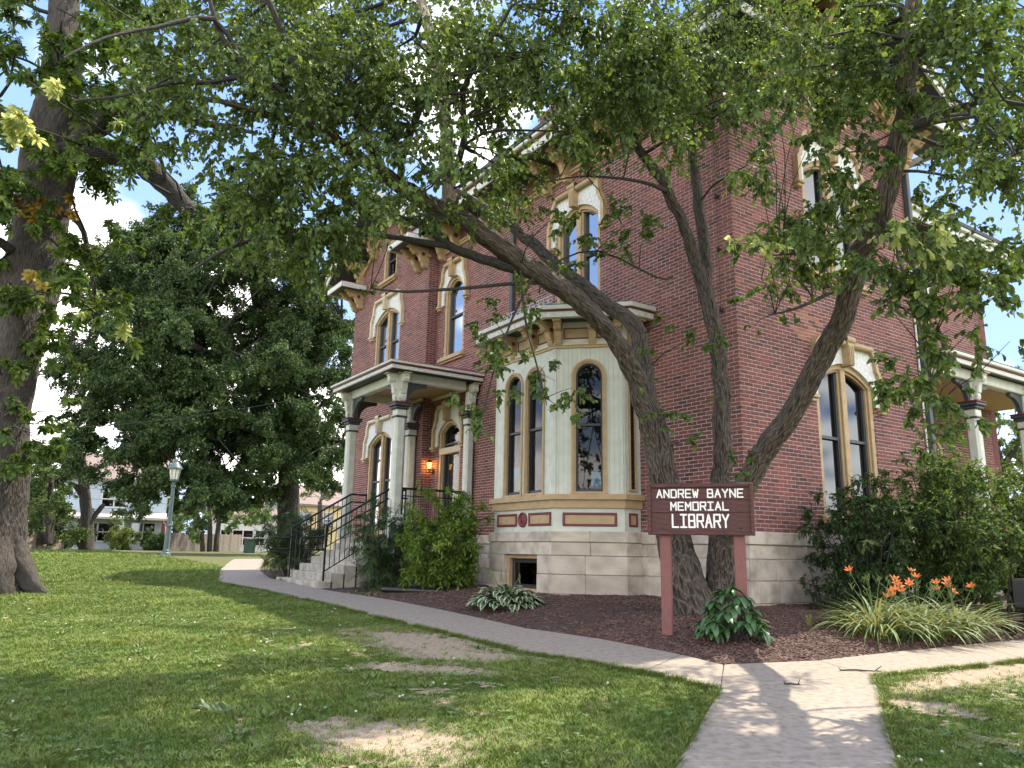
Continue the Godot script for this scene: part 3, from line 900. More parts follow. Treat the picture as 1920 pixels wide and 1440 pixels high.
# ---------------------------------------------------------------- entrance porch
func column(at: Vector3, y0: float, cap: float, beam: float, dirs: Array, w := 0.25) -> void:
	var t := Transform3D(Basis.IDENTITY, at)
	var h := w / 2
	var b := MB.new()
	var oct := PackedVector2Array()
	for p in [Vector2(h, h - 0.045), Vector2(h - 0.045, h), Vector2(-h + 0.045, h), Vector2(-h, h - 0.045), Vector2(-h, -h + 0.045), Vector2(-h + 0.045, -h), Vector2(h - 0.045, -h), Vector2(h, -h + 0.045)]: oct.append(p)
	b.prism(oct, y0 + 0.002, cap - 0.36, t * PLAN)
	b.bevel_box(Vector3(-h - 0.03, y0 + 0.001, -h - 0.03), Vector3(h + 0.03, y0 + 0.5, h + 0.03), 0.02, t)
	b.bevel_box(Vector3(-h - 0.006, cap - 0.33, -h - 0.006), Vector3(h + 0.006, cap - 0.16, h + 0.006), 0.02, t)
	var c := obj("porch_column", b, M.sage, lib)
	b = MB.new()
	b.bevel_box(Vector3(-h - 0.025, cap - 0.36, -h - 0.025), Vector3(h + 0.025, cap - 0.32, h + 0.025), 0.01, t)
	b.bevel_box(Vector3(-h - 0.05, cap - 0.16, -h - 0.05), Vector3(h + 0.05, cap - 0.09, h + 0.05), 0.02, t)
	b.bevel_box(Vector3(-h - 0.09, cap - 0.09, -h - 0.09), Vector3(h + 0.09, cap - 0.02, h + 0.09), 0.015, t)
	obj("capital", b, M.dark, c)
	b = MB.new()
	b.bevel_box(Vector3(-h - 0.10, cap - 0.019, -h - 0.10), Vector3(h + 0.10, cap + 0.012, h + 0.10), 0.01, t)
	obj("capital_edge", b, M.red, c)
	b = MB.new()
	b.bevel_box(Vector3(-h + 0.02, cap + 0.013, -h + 0.02), Vector3(h - 0.02, beam, h - 0.02), 0.03, t)
	obj("upper_post", b, M.sage, c)
	for d: Vector3 in dirs:
		var side := Vector3.UP.cross(d)
		var bt := Transform3D(Basis(d, Vector3.UP, -side), at + d * (h - 0.02) + Vector3(0, beam + 0.16, 0))
		b = MB.new()
		var hh := beam + 0.16 - cap - 0.02
		b.prism(bracket_outline(0.25, hh), -0.065, 0.065, bt)
		b.prism(bracket_outline(0.20, hh * 0.9), -0.085, 0.085, bt * Transform3D(Basis.IDENTITY, Vector3(0, -0.03, 0)))
		obj("scroll_bracket", b, M.sage, c)
		b = MB.new()
		for k in 3: b.bevel_box(Vector3(0.03 + 0.02 * k, -hh + 0.06 + k * 0.2, -0.09), Vector3(0.06 + 0.03 * k, -hh + 0.1 + k * 0.2, 0.09), 0.006, bt)
		b.bevel_box(Vector3(-0.02, -0.03, -0.10), Vector3(0.30, 0.0, 0.10), 0.008, bt)
		obj("bracket_trim", b, M.tan, c)

# quarter-round brace between a post and the beam: plane along d
func brace(at: Vector3, d: Vector3, r: float) -> void:
	var t := Transform3D(Basis(d, Vector3.UP, -Vector3.UP.cross(d)), at)
	var p := PackedVector2Array([Vector2(0, 0)])
	p.append(Vector2(0, -r * 1.12))
	p.append(Vector2(0.07, -r * 1.12))
	for k in 10:
		var a := PI - PI / 2 * k / 9.0
		p.append(Vector2(r + 0.07 + cos(a) * r, -r * 1.05 - 0.09 + sin(a) * r + 0.02))
	p.append(Vector2(r * 1.35, -0.07)); p.append(Vector2(r * 1.35, 0))
	var b := MB.new()
	b.prism(p, -0.045, 0.045, t)
	obj("arched_brace", b, M.dark, lib)

const PLAN := Transform3D(Vector3(1, 0, 0), Vector3(0, 0, -1), Vector3(0, 1, 0), Vector3.ZERO)

func porch() -> void:
	var xl := -11.5
	var xr := -8.52
	var zf := 2.1
	# floor and steps
	var b := MB.new()
	b.bevel_box(Vector3(xl - 0.25, -0.5, 0.36), Vector3(xr + 0.25, 1.045, zf + 0.05), 0.012)
	obj("porch_floor", b, M.step, lib)
	for k in 6:
		b = MB.new()
		var zz := 3.84 - 0.285 * k
		b.bevel_box(Vector3(xl + 0.0, -0.5, zz - 0.34), Vector3(xr - 0.02, 0.03 + 0.172 * k, zz), 0.012)
		obj("porch_step", b, M.step, lib)
	column(Vector3(xl, 0, zf), 1.046, 4.21, 4.76, [Vector3(0, 0, 1), Vector3(-1, 0, 0)])
	column(Vector3(xr, 0, zf), 1.046, 4.21, 4.76, [Vector3(0, 0, 1), Vector3(1, 0, 0)])
	column(Vector3(xl + 0.3, 0, 0.46), 1.046, 4.21, 4.76, [])
	column(Vector3(xr, 0, 0.15), 1.046, 4.21, 4.76, [Vector3(1, 0, 0)], 0.22)
	var bm := MB.new()
	bm.bevel_box(Vector3(xl - 0.1, 4.74, zf - 0.1), Vector3(xr + 0.1, 4.985, zf + 0.1), 0.02)
	obj("porch_beam", bm, M.sage, lib)
	for x in [xl, xr]:
		bm = MB.new()
		bm.bevel_box(Vector3(x - 0.095, 4.742, 0.31), Vector3(x + 0.095, 4.983, zf - 0.101), 0.02)
		obj("porch_beam", bm, M.sage, lib)
	b = MB.new()
	b.box(Vector3(xl + 0.1, 4.93, 0.01), Vector3(xr - 0.1, 4.955, zf - 0.11))
	obj("porch_ceiling", b, M.tan, lib)
	b = MB.new()
	b.bevel_box(Vector3(xl + 0.1, 4.85, 0.31), Vector3(-10.81, 4.928, 0.37), 0.012); b.bevel_box(Vector3(-10.79, 4.85, 0.008), Vector3(xr - 0.1, 4.928, 0.07), 0.012)
	obj("ceiling_moulding", b, M.cream, lib)
	brace(Vector3(xl + 0.12, 4.735, zf), Vector3(1, 0, 0), 0.42)
	brace(Vector3(xr - 0.12, 4.735, zf), Vector3(-1, 0, 0), 0.42)
	brace(Vector3(xr, 4.735, zf - 0.12), Vector3(0, 0, -1), 0.42)
	brace(Vector3(xl, 4.735, zf - 0.12), Vector3(0, 0, -1), 0.42)
	brace(Vector3(xl + 0.42, 4.735, 0.46), Vector3(1, 0, 0), 0.36)
	var x0 := xl - 0.42
	var x1 := xr + 0.42
	var z1 := zf + 0.45
	var rim := func(called: String, y0: float, y1: float, o: float, m: Material) -> void:
		var q := MB.new()
		q.bevel_box(Vector3(x0 - o, y0, z1 - 0.06 + o), Vector3(x1 + o, y1, z1 + o), 0.006)
		q.bevel_box(Vector3(x0 - o, y0, 0.32), Vector3(x0 - o + 0.06, y1, z1 - 0.061 + o), 0.006)
		q.bevel_box(Vector3(x1 + o - 0.06, y0, 0.012), Vector3(x1 + o, y1, z1 - 0.061 + o), 0.006)
		obj(called, q, m, lib)
	b = MB.new()
	b.box(Vector3(x0 + 0.03, 4.99, 0.02), Vector3(x1 - 0.03, 5.01, z1 - 0.03))
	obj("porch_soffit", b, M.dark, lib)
	rim.call("porch_fascia", 4.965, 5.055, 0.0, M.white)
	rim.call("porch_fascia_line", 5.056, 5.09, 0.025, M.red)
	rim.call("porch_crown", 5.091, 5.15, 0.06, M.sage)
	b = MB.new()
	var e := [Vector3(x0 - 0.06, 5.152, z1 + 0.06), Vector3(x1 + 0.06, 5.152, z1 + 0.06), Vector3(x1 + 0.06, 5.152, 0.012), Vector3(x0 - 0.06, 5.152, 0.312)]
	var rt := [Vector3(x0 + 1.2, 5.42, 0.32), Vector3(x1 - 0.7, 5.42, 0.012)]
	b.quad(e[0], e[1], rt[1], rt[0]); b.tri(e[1], e[2], rt[1]); b.tri(e[3], e[0], rt[0]); b.quad(e[3], e[2], e[1], e[0])
	obj("porch_roof", b, M.redroof, lib)
	# handrails
	for s in 2:
		var x: float = [xl + 0.3, xr - 0.3][s]
		var r := thing("handrail", ["black iron handrail along the far side of the porch steps", "black iron handrail along the near side of the porch steps, beside the feathery shrub"][s], "handrail", Vector3(x, 0.03, 3.62), "handrails of the porch steps")
		rail_parts(r, s)
	var r := thing("railing", "black iron railing across the open side of the porch behind the green shrubs", "railing", Vector3(xr, 1.046, 0.3))
	var q := MB.new()
	q.bevel_box(Vector3(-0.025, 1.10, -0.05), Vector3(0.025, 1.15, 1.66), 0.008); obj("top_rail", q, M.iron, r)
	q = MB.new(); q.bevel_box(Vector3(-0.018, 0.94, -0.05), Vector3(0.018, 0.965, 1.66), 0.005); obj("middle_rail", q, M.iron, r)
	q = MB.new(); q.bevel_box(Vector3(-0.018, 0.10, -0.05), Vector3(0.018, 0.125, 1.66), 0.005); obj("bottom_rail", q, M.iron, r)
	for z in [-0.02, 1.62]:
		q = MB.new(); q.bevel_box(Vector3(-0.02, 0.0, z - 0.02), Vector3(0.02, 1.099, z + 0.02), 0.005); obj("post", q, M.iron, r)
	for k in 14:
		q = MB.new(); q.box(Vector3(-0.007, 0.12, 0.08 + k * 0.11), Vector3(0.007, 1.1, 0.094 + k * 0.11)); obj("baluster", q, M.iron, r)

func rail_parts(r: Node3D, s: int) -> void:
	# from the foot post on the first tread up over the steps to the porch edge; local z runs towards the lawn
	var rise := 0.172 / 0.285
	var top := func(z: float) -> float: return 1.22 + minf(-z, 1.5) * rise
	var q := MB.new()
	q.tube(PackedVector3Array([Vector3(0, 1.22, 0.0), Vector3(0, top.call(-1.5), -1.5), Vector3(0, top.call(-1.5), -1.95)]), PackedFloat32Array([0.026, 0.026, 0.026]), 8)
	obj("top_rail", q, M.iron, r)
	q = MB.new()
	var hx := 0.07
	q.tube(PackedVector3Array([Vector3(hx, 0.68, 0.02), Vector3(hx, 0.68, 0.52), Vector3(hx, 0.70, 0.58), Vector3(hx, 0.78, 0.60), Vector3(hx, 0.90, 0.59), Vector3(hx, 0.955, 0.54), Vector3(hx, 0.96, 0.45), Vector3(hx, 0.95, 0.18), Vector3(hx, 1.01, 0.0), Vector3(hx, top.call(-1.5) - 0.2, -1.5), Vector3(hx, top.call(-1.5) - 0.2, -1.95)]), PackedFloat32Array([0.02, 0.02, 0.02, 0.02, 0.02, 0.02, 0.02, 0.02, 0.02, 0.02, 0.02]), 8)
	q.bar(Vector3(0, 0.68, 0.0), Vector3(hx, 0.68, 0.03), 0.012)
	obj("hand_rail", q, M.iron, r)
	q = MB.new()
	q.bar(Vector3(0, 0.22, -0.02), Vector3(0, 0.22 + 1.5 * rise, -1.52), 0.014)
	obj("bottom_rail", q, M.iron, r)
	for z in [0.0, -1.93]:
		q = MB.new()
		var y0: float = 0.0 if z == 0.0 else 1.02
		q.bevel_box(Vector3(-0.022, y0, z - 0.022), Vector3(0.022, top.call(z), z + 0.022), 0.005)
		obj("post", q, M.iron, r)
	for k in 13:
		var z := -0.12 - 0.115 * k
		q = MB.new()
		q.box(Vector3(-0.008, 0.22 - z * rise, z - 0.008), Vector3(0.008, top.call(z), z + 0.008))
		obj("baluster", q, M.iron, r)

# ---------------------------------------------------------------- bay window
func bay_plan(o: float) -> PackedVector2Array:   # x and -z
	var c := o * 0.414
	return PackedVector2Array([Vector2(-2.41 + o, -0.01), Vector2(-2.41 + o, -0.41 - c), Vector2(-3.33 + c, -1.32 - o), Vector2(-5.37 - c, -1.32 - o), Vector2(-6.29 - o, -0.41 - c), Vector2(-6.29 - o, -0.01)])

func bay_ring(called: String, o: float, y0: float, y1: float, m: Material, th := 0.12) -> void:
	var out := bay_plan(o)
	var inn := bay_plan(o - th)
	inn.reverse()
	out.append_array(inn)
	var b := MB.new()
	b.prism(out, y0, y1, PLAN)
	obj(called, b, m, lib)

func bay_solid(called: String, o: float, y0: float, y1: float, m: Material) -> void:
	var b := MB.new()
	b.prism(bay_plan(o), y0, y1, PLAN)
	obj(called, b, m, lib)

func bay_faces() -> Array:   # frames of the faces, u from the left, with their lengths
	var n := Vector3(1, 0, 1).normalized()
	var l := Vector3(-1, 0, 1).normalized()
	return [[Transform3D(Basis(Vector3(1, 0, 0), Vector3.UP, Vector3(0, 0, 1)), Vector3(-5.37, 0, 1.32)), 2.04],
		[Transform3D(Basis(Vector3(1, 0, -1).normalized(), Vector3.UP, n), Vector3(-3.33, 0, 1.32)), 1.294],
		[Transform3D(Basis(Vector3(0, 0, -1), Vector3.UP, Vector3(1, 0, 0)), Vector3(-2.41, 0, 0.41)), 0.41],
		[Transform3D(Basis(Vector3(1, 0, 1).normalized(), Vector3.UP, l), Vector3(-6.29, 0, 0.41)), 1.294],
		[Transform3D(Basis(Vector3(0, 0, 1), Vector3.UP, Vector3(-1, 0, 0)), Vector3(-6.29, 0, 0.0)), 0.41]]

func bay() -> void:
	bay_solid("bay_foundation", 0.06, -0.6, -0.08, M.joint)
	var F := bay_faces()
	# stone: blocks on every face, the cellar window in the front one
	var rows := [[-0.45, 0.01], [0.02, 0.355], [0.365, 0.69], [0.70, 0.93]]
	for i in 5:
		var xf: Transform3D = F[i][0]
		var len_: float = F[i][1]
		var ex := 0.033
		for j in 4:
			var spans := [[-ex, len_ + ex]]
			if i == 0 and j in [0, 1, 2]:
				spans = [[-ex, 0.49], [1.62, len_ + ex]]
				if j == 0: spans = [[-ex, len_ + ex]]
			for sp in spans:
				var u: float = sp[0]
				while u < sp[1] - 0.02:
					var l := R.randf_range(0.5, 1.0)
					if sp[1] - u - l < 0.3: l = sp[1] - u
					var b := MB.new()
					b.bevel_box(Vector3(u + 0.0018, rows[j][0] - 0.003, -0.25), Vector3(u + l - 0.0018, minf(rows[j][1], -0.07 if i == 0 and j == 0 and sp[0] > 9 else 9.0), 0.082 + R.randf_range(-0.003, 0.004)), 0.008, xf)
					obj("stone_block", b, [M.stone, M.stone2][R.randi() % 2], lib)
					u += l
		var w := MB.new()
		w.bevel_box(Vector3(-0.045, 0.935, -0.25), Vector3(len_ * (0.52 if i < 2 else 1.0) - 0.0015, 1.13, 0.11), 0.012, xf)
		obj("water_table_stone", w, M.stone, lib)
		if i < 2:
			w = MB.new()
			w.bevel_box(Vector3(len_ * 0.52 + 0.0015, 0.935, -0.25), Vector3(len_ + 0.045, 1.13, 0.11), 0.012, xf)
			obj("water_table_stone", w, M.stone2, lib)
	var bw := MB.new()
	var f0: Transform3D = F[0][0]
	bw.bevel_box(Vector3(0.49, 0.02, -0.2), Vector3(0.57, 0.69, 0.0), 0.01, f0); bw.bevel_box(Vector3(1.55, 0.02, -0.2), Vector3(1.62, 0.69, 0.0), 0.01, f0)
	bw.bevel_box(Vector3(0.57, 0.62, -0.2), Vector3(1.55, 0.69, 0.0), 0.01, f0); bw.bevel_box(Vector3(0.57, 0.011, -0.2), Vector3(1.55, 0.07, 0.04), 0.01, f0)
	var cw := obj("cellar_window", bw, M.tan, lib)
	bw = MB.new()
	for q in [[0.57, 0.07, 0.65, 0.62], [1.47, 0.07, 1.55, 0.62], [0.65, 0.07, 1.47, 0.14], [0.65, 0.54, 1.47, 0.62]]: bw.bevel_box(Vector3(q[0], q[1], -0.15), Vector3(q[2], q[3], -0.08), 0.008, f0)
	obj("sash", bw, M.sash, cw)
	bw = MB.new(); bw.box(Vector3(0.6, 0.1, -0.13), Vector3(1.5, 0.6, -0.12), f0); obj("pane", bw, M.mirror2, cw)
	# timber: skirting panels, sill band, boards with arched windows, frieze
	bay_ring("panel_band", 0.0, 1.131, 1.55, M.sage)
	bay_ring("sill_band", 0.05, 1.552, 1.70, M.tan, 0.15)
	bay_ring("sill_ledge", 0.11, 1.702, 1.80, M.tan, 0.2)
	var panel := func(xf: Transform3D, u0: float, u1: float, v0: float, v1: float, fr: float) -> void:
		var p := MB.new()
		for q in [[u0, v0, u0 + fr, v1], [u1 - fr, v0, u1, v1], [u0 + fr, v0, u1 - fr, v0 + fr], [u0 + fr, v1 - fr, u1 - fr, v1]]:
			p.bevel_box(Vector3(q[0], q[1], -0.01), Vector3(q[2], q[3], 0.028), 0.008, xf)
		var o := obj("panel_moulding", p, M.red, lib)
		p = MB.new()
		p.box(Vector3(u0 + fr, v0 + fr, -0.01), Vector3(u1 - fr, v1 - fr, 0.007), xf)
		obj("panel_field", p, M.tan, o)
	panel.call(F[0][0], 0.13, 0.84, 1.23, 1.48, 0.045)
	panel.call(F[0][0], 1.24, 1.96, 1.23, 1.48, 0.045)
	var rd := MB.new()
	rd.lathe(PackedVector2Array([Vector2(0.145, -0.01), Vector2(0.145, 0.03), Vector2(0.125, 0.035), Vector2(0.10, 0.015), Vector2(0.06, 0.02), Vector2(0.0, 0.03)]), 24, F[0][0] * Transform3D(Basis(Vector3(1, 0, 0), Vector3(0, 0, 1), Vector3(0, -1, 0)), Vector3(1.04, 1.355, 0)))
	obj("rosette", rd, M.red, lib)
	panel.call(F[1][0], 0.16, 1.16, 1.22, 1.47, 0.045)
	panel.call(F[2][0], 0.10, 0.31, 1.22, 1.47, 0.04)
	panel.call(F[3][0], 0.16, 1.16, 1.22, 1.47, 0.045)
	for i in 5:
		var xf: Transform3D = F[i][0]
		var len_: float = F[i][1]
		var wins := [[[0.66, 0.64], [1.40, 0.64]], [[0.655, 0.64]], [], [[0.64, 0.64]], []][i] as Array
		var n := int(round(len_ / 0.085))
		var bw_ := len_ / n
		var solid := []
		for k in n:
			var polys := [rect(k * bw_ + 0.0015, 1.801, bw_ - 0.003, 2.80)]
			for w in wins:
				var hp := arc_pts(w[1], 4.04, w[1] / 2)
				hp.append(Vector2(w[1] / 2, 1.7)); hp.append(Vector2(-w[1] / 2, 1.7))
				hp = shifted(hp, Vector2(w[0], 0))
				var nx := []
				for p in polys: nx.append_array(Geometry2D.clip_polygons(p, hp))
				polys = nx
			var b := MB.new()
			for p in polys:
				if p.size() > 2: b.prism(p, -0.03, R.randf_range(-0.001, 0.002), xf)
			if b.v.size(): obj("siding_board", b, M.sage, lib)
		for s in [0.0, len_]:
			var cb := MB.new()
			cb.bevel_box(Vector3(s - 0.035, 1.801, -0.05), Vector3(s + 0.035, 4.60, 0.008), 0.01, xf)
			obj("corner_board", cb, M.sage, lib)
		for w in wins:
			bay_window(xf, w[0], w[1], 1.802, 4.04)
		if i == 2:
			var sl := MB.new()
			for q in [[0.12, 1.9, 0.155, 4.2], [0.255, 1.9, 0.29, 4.2], [0.155, 4.165, 0.255, 4.2], [0.10, 1.86, 0.31, 1.9]]: sl.bevel_box(Vector3(q[0], q[1], -0.03), Vector3(q[2], q[3], 0.035), 0.008, xf)
			var so := obj("window", sl, M.tan, lib)
			sl = MB.new(); sl.box(Vector3(0.155, 1.9, -0.02), Vector3(0.255, 4.165, 0.006), xf); obj("pane", sl, M.mirror2, so)
	# frieze, brackets, cornice
	bay_ring("frieze_moulding", 0.03, 4.60, 4.65, M.tan)
	bay_ring("frieze_moulding", 0.05, 4.652, 4.70, M.cream)
	bay_ring("frieze", 0.0, 4.701, 5.12, M.sage)
	for q in [[0, 0.12, 0.55], [0, 0.78, 1.26], [0, 1.49, 1.93], [1, 0.17, 0.66], [1, 0.80, 1.15]]: panel.call(F[q[0]][0], q[1], q[2], 4.78, 5.0, 0.02)
	for q in [[0, 0.06], [0, 0.66], [0, 1.38], [0, 1.98], [1, 0.07], [1, 0.73], [1, 1.22], [2, 0.2], [3, 0.3], [3, 0.8]]:
		bracket(lib, F[q[0]][0], q[1], 5.12, 0.34, 0.44, 0.1)
	bay_solid("bay_soffit", 0.42, 5.122, 5.15, M.dark)
	bay_ring("bay_fascia", 0.45, 5.10, 5.21, M.white)
	bay_ring("bay_fascia_line", 0.47, 5.211, 5.24, M.red)
	bay_ring("bay_crown", 0.52, 5.241, 5.32, M.sage, 0.2)
	bay_solid("bay_roof", 0.33, 5.25, 5.40, M.slate)
	bay_solid("bay_floor", -0.05, 1.135, 1.2, M.interior)
	# white iron cresting on the roof edge
	var cr := MB.new()
	for k in 14:
		var x := -5.4 + k * 0.16
		cr.bar(Vector3(x, 5.40, 1.5), Vector3(x, 5.62, 1.5), 0.007, 5)
		var lp := PackedVector3Array()
		var rr := PackedFloat32Array()
		for j in 9:
			var a := TAU * j / 8.0
			lp.append(Vector3(x + 0.08 + cos(a) * 0.055, 5.52 + sin(a) * 0.055, 1.5)); rr.append(0.006)
		cr.tube(lp, rr, 5)
	cr.bar(Vector3(-5.42, 5.62, 1.5), Vector3(-3.2, 5.62, 1.5), 0.009, 5); cr.bar(Vector3(-5.42, 5.43, 1.5), Vector3(-3.2, 5.43, 1.5), 0.009, 5)
	obj("roof_cresting", cr, M.white, lib)
	# paper notices inside the panes
	for q in [[0, 0.66, 0.12, M.poster_green], [1, 0.80, 0.13, M.poster], [0, 0.60, 0.34, M.poster]]:
		var n := MB.new()
		n.box(Vector3(q[1] - 0.12, 1.93 + q[2] - 0.1, -0.135), Vector3(q[1] + 0.12, 1.93 + q[2] + 0.16, -0.132), F[q[0]][0])
		tag(obj("paper_notice", n, q[3]), ["blue and green notice low in the left bay window pane", "blue paper notice in the lower corner of the angled bay pane", "blue notice above the green one in the left bay pane"][[0.12, 0.13, 0.34].find(q[2])], "notice", "notices in the bay windows")

func bay_window(xf: Transform3D, uc: float, w: float, v0: float, vs: float) -> void:
	var t := xf * Transform3D(Basis.IDENTITY, Vector3(uc, 0, 0))
	var b := MB.new()
	for lay in [[w / 2 + 0.012, w / 2 - 0.028, 0.03], [w / 2 - 0.028, w / 2 - 0.050, 0.016], [w / 2 - 0.050, w / 2 - 0.070, 0.004]]:
		var ring := arc_pts(lay[0] * 2, vs, lay[0], 16)
		ring.append(Vector2(lay[0], v0)); ring.append(Vector2(lay[1], v0))
		var inn := arc_pts(lay[1] * 2, vs, lay[1], 16)
		inn.reverse()
		ring.append_array(inn)
		ring.append(Vector2(-lay[1], v0)); ring.append(Vector2(-lay[0], v0))
		b.prism(ring, -0.09, lay[2], t)
	b.bevel_box(Vector3(-w / 2 - 0.02, v0, -0.09), Vector3(w / 2 + 0.02, v0 + 0.05, 0.05), 0.01, t)
	var win := obj("window", b, M.tan, lib)
	var a := w / 2 - 0.070
	b = MB.new()
	var ring := arc_pts(a * 2, vs, a, 16)
	ring.append(Vector2(a, v0 + 0.05)); ring.append(Vector2(a - 0.032, v0 + 0.05))
	var inn := arc_pts((a - 0.032) * 2, vs, a - 0.032, 16)
	inn.reverse()
	ring.append_array(inn)
	ring.append(Vector2(-a + 0.032, v0 + 0.05)); ring.append(Vector2(-a, v0 + 0.05))
	b.prism(ring, -0.12, -0.04, t)
	b.bevel_box(Vector3(-a + 0.032, v0 + 0.05, -0.12), Vector3(a - 0.032, v0 + 0.11, -0.042), 0.006, t)
	b.bevel_box(Vector3(-a + 0.032, v0 + 1.28, -0.13), Vector3(a - 0.032, v0 + 1.33, -0.042), 0.006, t)
	obj("sash", b, M.sash, win)
	b = MB.new()
	var g := arc_pts((a - 0.02) * 2, vs, a - 0.02, 16)
	g.append(Vector2(a - 0.02, v0 + 0.06)); g.append(Vector2(-a + 0.02, v0 + 0.06))
	b.prism(g, -0.098, -0.094, t)
	obj("pane", b, M.pane, win)

func side_porch() -> void:
	var b := MB.new()
	b.bevel_box(Vector3(-1.55, -0.4, -12.0), Vector3(0.45, 1.04, -5.9), 0.012)
	obj("porch_floor", b, M.step, lib)
	for z in [-7.2, -9.6, -11.8]:
		column(Vector3(0.2, 0, z), 1.041, 4.05, 4.5, [Vector3(1, 0, 0)], 0.24)
		brace(Vector3(0.2, 4.49, z - 0.12), Vector3(0, 0, -1), 0.4)
		brace(Vector3(0.2, 4.49, z + 0.12), Vector3(0, 0, 1), 0.4)
	b = MB.new(); b.bevel_box(Vector3(0.1, 4.5, -12.2), Vector3(0.3, 4.74, -5.8), 0.02); obj("porch_beam", b, M.sage, lib)
	b = MB.new(); b.box(Vector3(-1.55, 4.68, -12.2), Vector3(0.09, 4.71, -5.8)); obj("porch_ceiling", b, M.tan, lib)
	b = MB.new(); b.box(Vector3(0.31, 4.745, -12.4), Vector3(0.47, 4.765, -5.77)); obj("porch_soffit", b, M.dark, lib)
	b = MB.new(); b.bevel_box(Vector3(0.47, 4.72, -12.4), Vector3(0.52, 4.82, -5.77), 0.008); obj("porch_fascia", b, M.white, lib)
	b = MB.new(); b.bevel_box(Vector3(0.42, 4.821, -12.4), Vector3(0.55, 4.85, -5.77), 0.006); obj("porch_fascia_line", b, M.red, lib)
	b = MB.new(); b.bevel_box(Vector3(0.40, 4.851, -12.4), Vector3(0.60, 4.93, -5.77), 0.015); obj("porch_crown", b, M.sage, lib)
	b = MB.new()
	b.prism(PackedVector2Array([Vector2(-0.59, 4.931), Vector2(-0.59, 4.95), Vector2(1.58, 5.3), Vector2(1.58, 4.931)]), -12.4, -5.77, Transform3D(Basis(Vector3(-1, 0, 0), Vector3.UP, Vector3(0, 0, -1)), Vector3(0, 0, -18.17)))
	obj("porch_roof", b, M.slate, lib)
	for k in 6:
		b = MB.new()
		b.bevel_box(Vector3(0.452 + 0.0, -0.5, -9.0), Vector3(0.75 + 0.29 * k, 0.87 - 0.17 * k, -7.5), 0.012)
		obj("porch_step", b, M.step, lib)
	for z in [-7.5, -9.0]:
		var r := thing("handrail", "black handrail on the side porch steps at the right edge%s" % ["" if z > -8 else ", behind the nearer one"], "handrail", Vector3(0.5, 1.04, z), "handrails of the side porch")
		var q := MB.new()
		q.bar(Vector3(0, 0.75, 0), Vector3(2.0, -0.35, 0), 0.022, 8); obj("top_rail", q, M.iron, r)
		q = MB.new(); q.bar(Vector3(0, 0.15, 0), Vector3(2.0, -0.95, 0), 0.016, 8); obj("bottom_rail", q, M.iron, r)
		for k in 10:
			q = MB.new(); q.bar(Vector3(0.1 + k * 0.2, 0.1 - k * 0.11, 0), Vector3(0.1 + k * 0.2, 0.7 - k * 0.11, 0), 0.01, 5); obj("baluster", q, M.iron, r)

# ---------------------------------------------------------------- ground
var paths := []
func g3(p: Vector2, o: float) -> Vector3:
	return Vector3(p.x, ground(p.x, p.y) + o, p.y)

func slab(parent: Node, q: Array) -> void:   # four corners in x and z
	var c: Vector2 = (q[0] + q[1] + q[2] + q[3]) / 4.0
	var p := PackedVector2Array()
	for e: Vector2 in q: p.append(e + (c - e).normalized() * 0.007)
	paths.append(PackedVector2Array(q))
	var top := []
	var low := []
	var tilt := R.randf_range(-0.004, 0.004)
	for e in p:
		top.append(g3(e, 0.036 + tilt)); low.append(g3(e, -0.12))
	var a := 0.0
	for k in 4: a += p[k].cross(p[(k + 1) % 4])
	if a > 0: top.reverse(); low.reverse()   # x and z: seen from above the order turns round
	var b := MB.new()
	var ins := []
	var m: Vector3 = (top[0] + top[1] + top[2] + top[3]) / 4.0
	for k in 4: ins.append(top[k] + (m - top[k]).normalized() * 0.014 + Vector3(0, 0.004, 0))
	var N := 6
	for i in N:
		for j in N:
			var f := func(u: float, v: float) -> Vector3:
				var r: Vector3 = ins[0].lerp(ins[1], u).lerp(ins[3].lerp(ins[2], u), v)
				r.y += 0.004 * nz.get_noise_2d(r.x * 9.0, r.z * 9.0) * sin(PI * u) * sin(PI * v)
				return r
			b.quad(f.call(float(i) / N, float(j) / N), f.call((i + 1.0) / N, float(j) / N), f.call((i + 1.0) / N, (j + 1.0) / N), f.call(float(i) / N, (j + 1.0) / N))
	for k in 4:
		var j := (k + 1) % 4
		b.quad(top[k], top[j], ins[j], ins[k]); b.quad(low[k], low[j], top[j], top[k])
	obj("slab", b, M.concrete, parent)

func path_strip(called: String, a: Array, z: Array, step: float) -> void:
	var root := Node3D.new()
	root.name = called
	add_child(root, true)
	root.set_meta("kind", "structure")
	for k in a.size() - 1:
		var n := maxi(1, int(round((a[k].distance_to(a[k + 1]) + z[k].distance_to(z[k + 1])) / 2.0 / step)))
		for i in n:
			slab(root, [a[k].lerp(a[k + 1], float(i) / n), a[k].lerp(a[k + 1], (i + 1.0) / n), z[k].lerp(z[k + 1], (i + 1.0) / n), z[k].lerp(z[k + 1], float(i) / n)])

var bare := [[-0.1, 5.55, 0.95, 0.42, 0.2], [0.75, 5.62, 0.6, 0.3, 0.7], [1.35, 6.15, 0.5, 0.13, 0.75], [3.05, 7.55, 0.42, 0.26, 0.6], [4.12, 1.6, 0.16, 1.5, 0.0], [4.35, -0.6, 0.22, 1.6, 0.0], [4.5, 3.35, 0.3, 0.13, 0.4]]
func bareness(x: float, z: float) -> float:
	var d := -1.0
	for e in bare:
		var p := Vector2(x - e[0], z - e[1]).rotated(e[4])
		d = maxf(d, 1.0 - sqrt(pow(p.x / e[2], 2) + pow(p.y / e[3], 2)))
	return d + 0.45 * nz.get_noise_2d(x * 12.0, z * 12.0) + 0.40 * nz2.get_noise_2d(x * 18.0, z * 18.0) + 0.25 * nz.get_noise_2d(x * 60.0, z * 60.0)

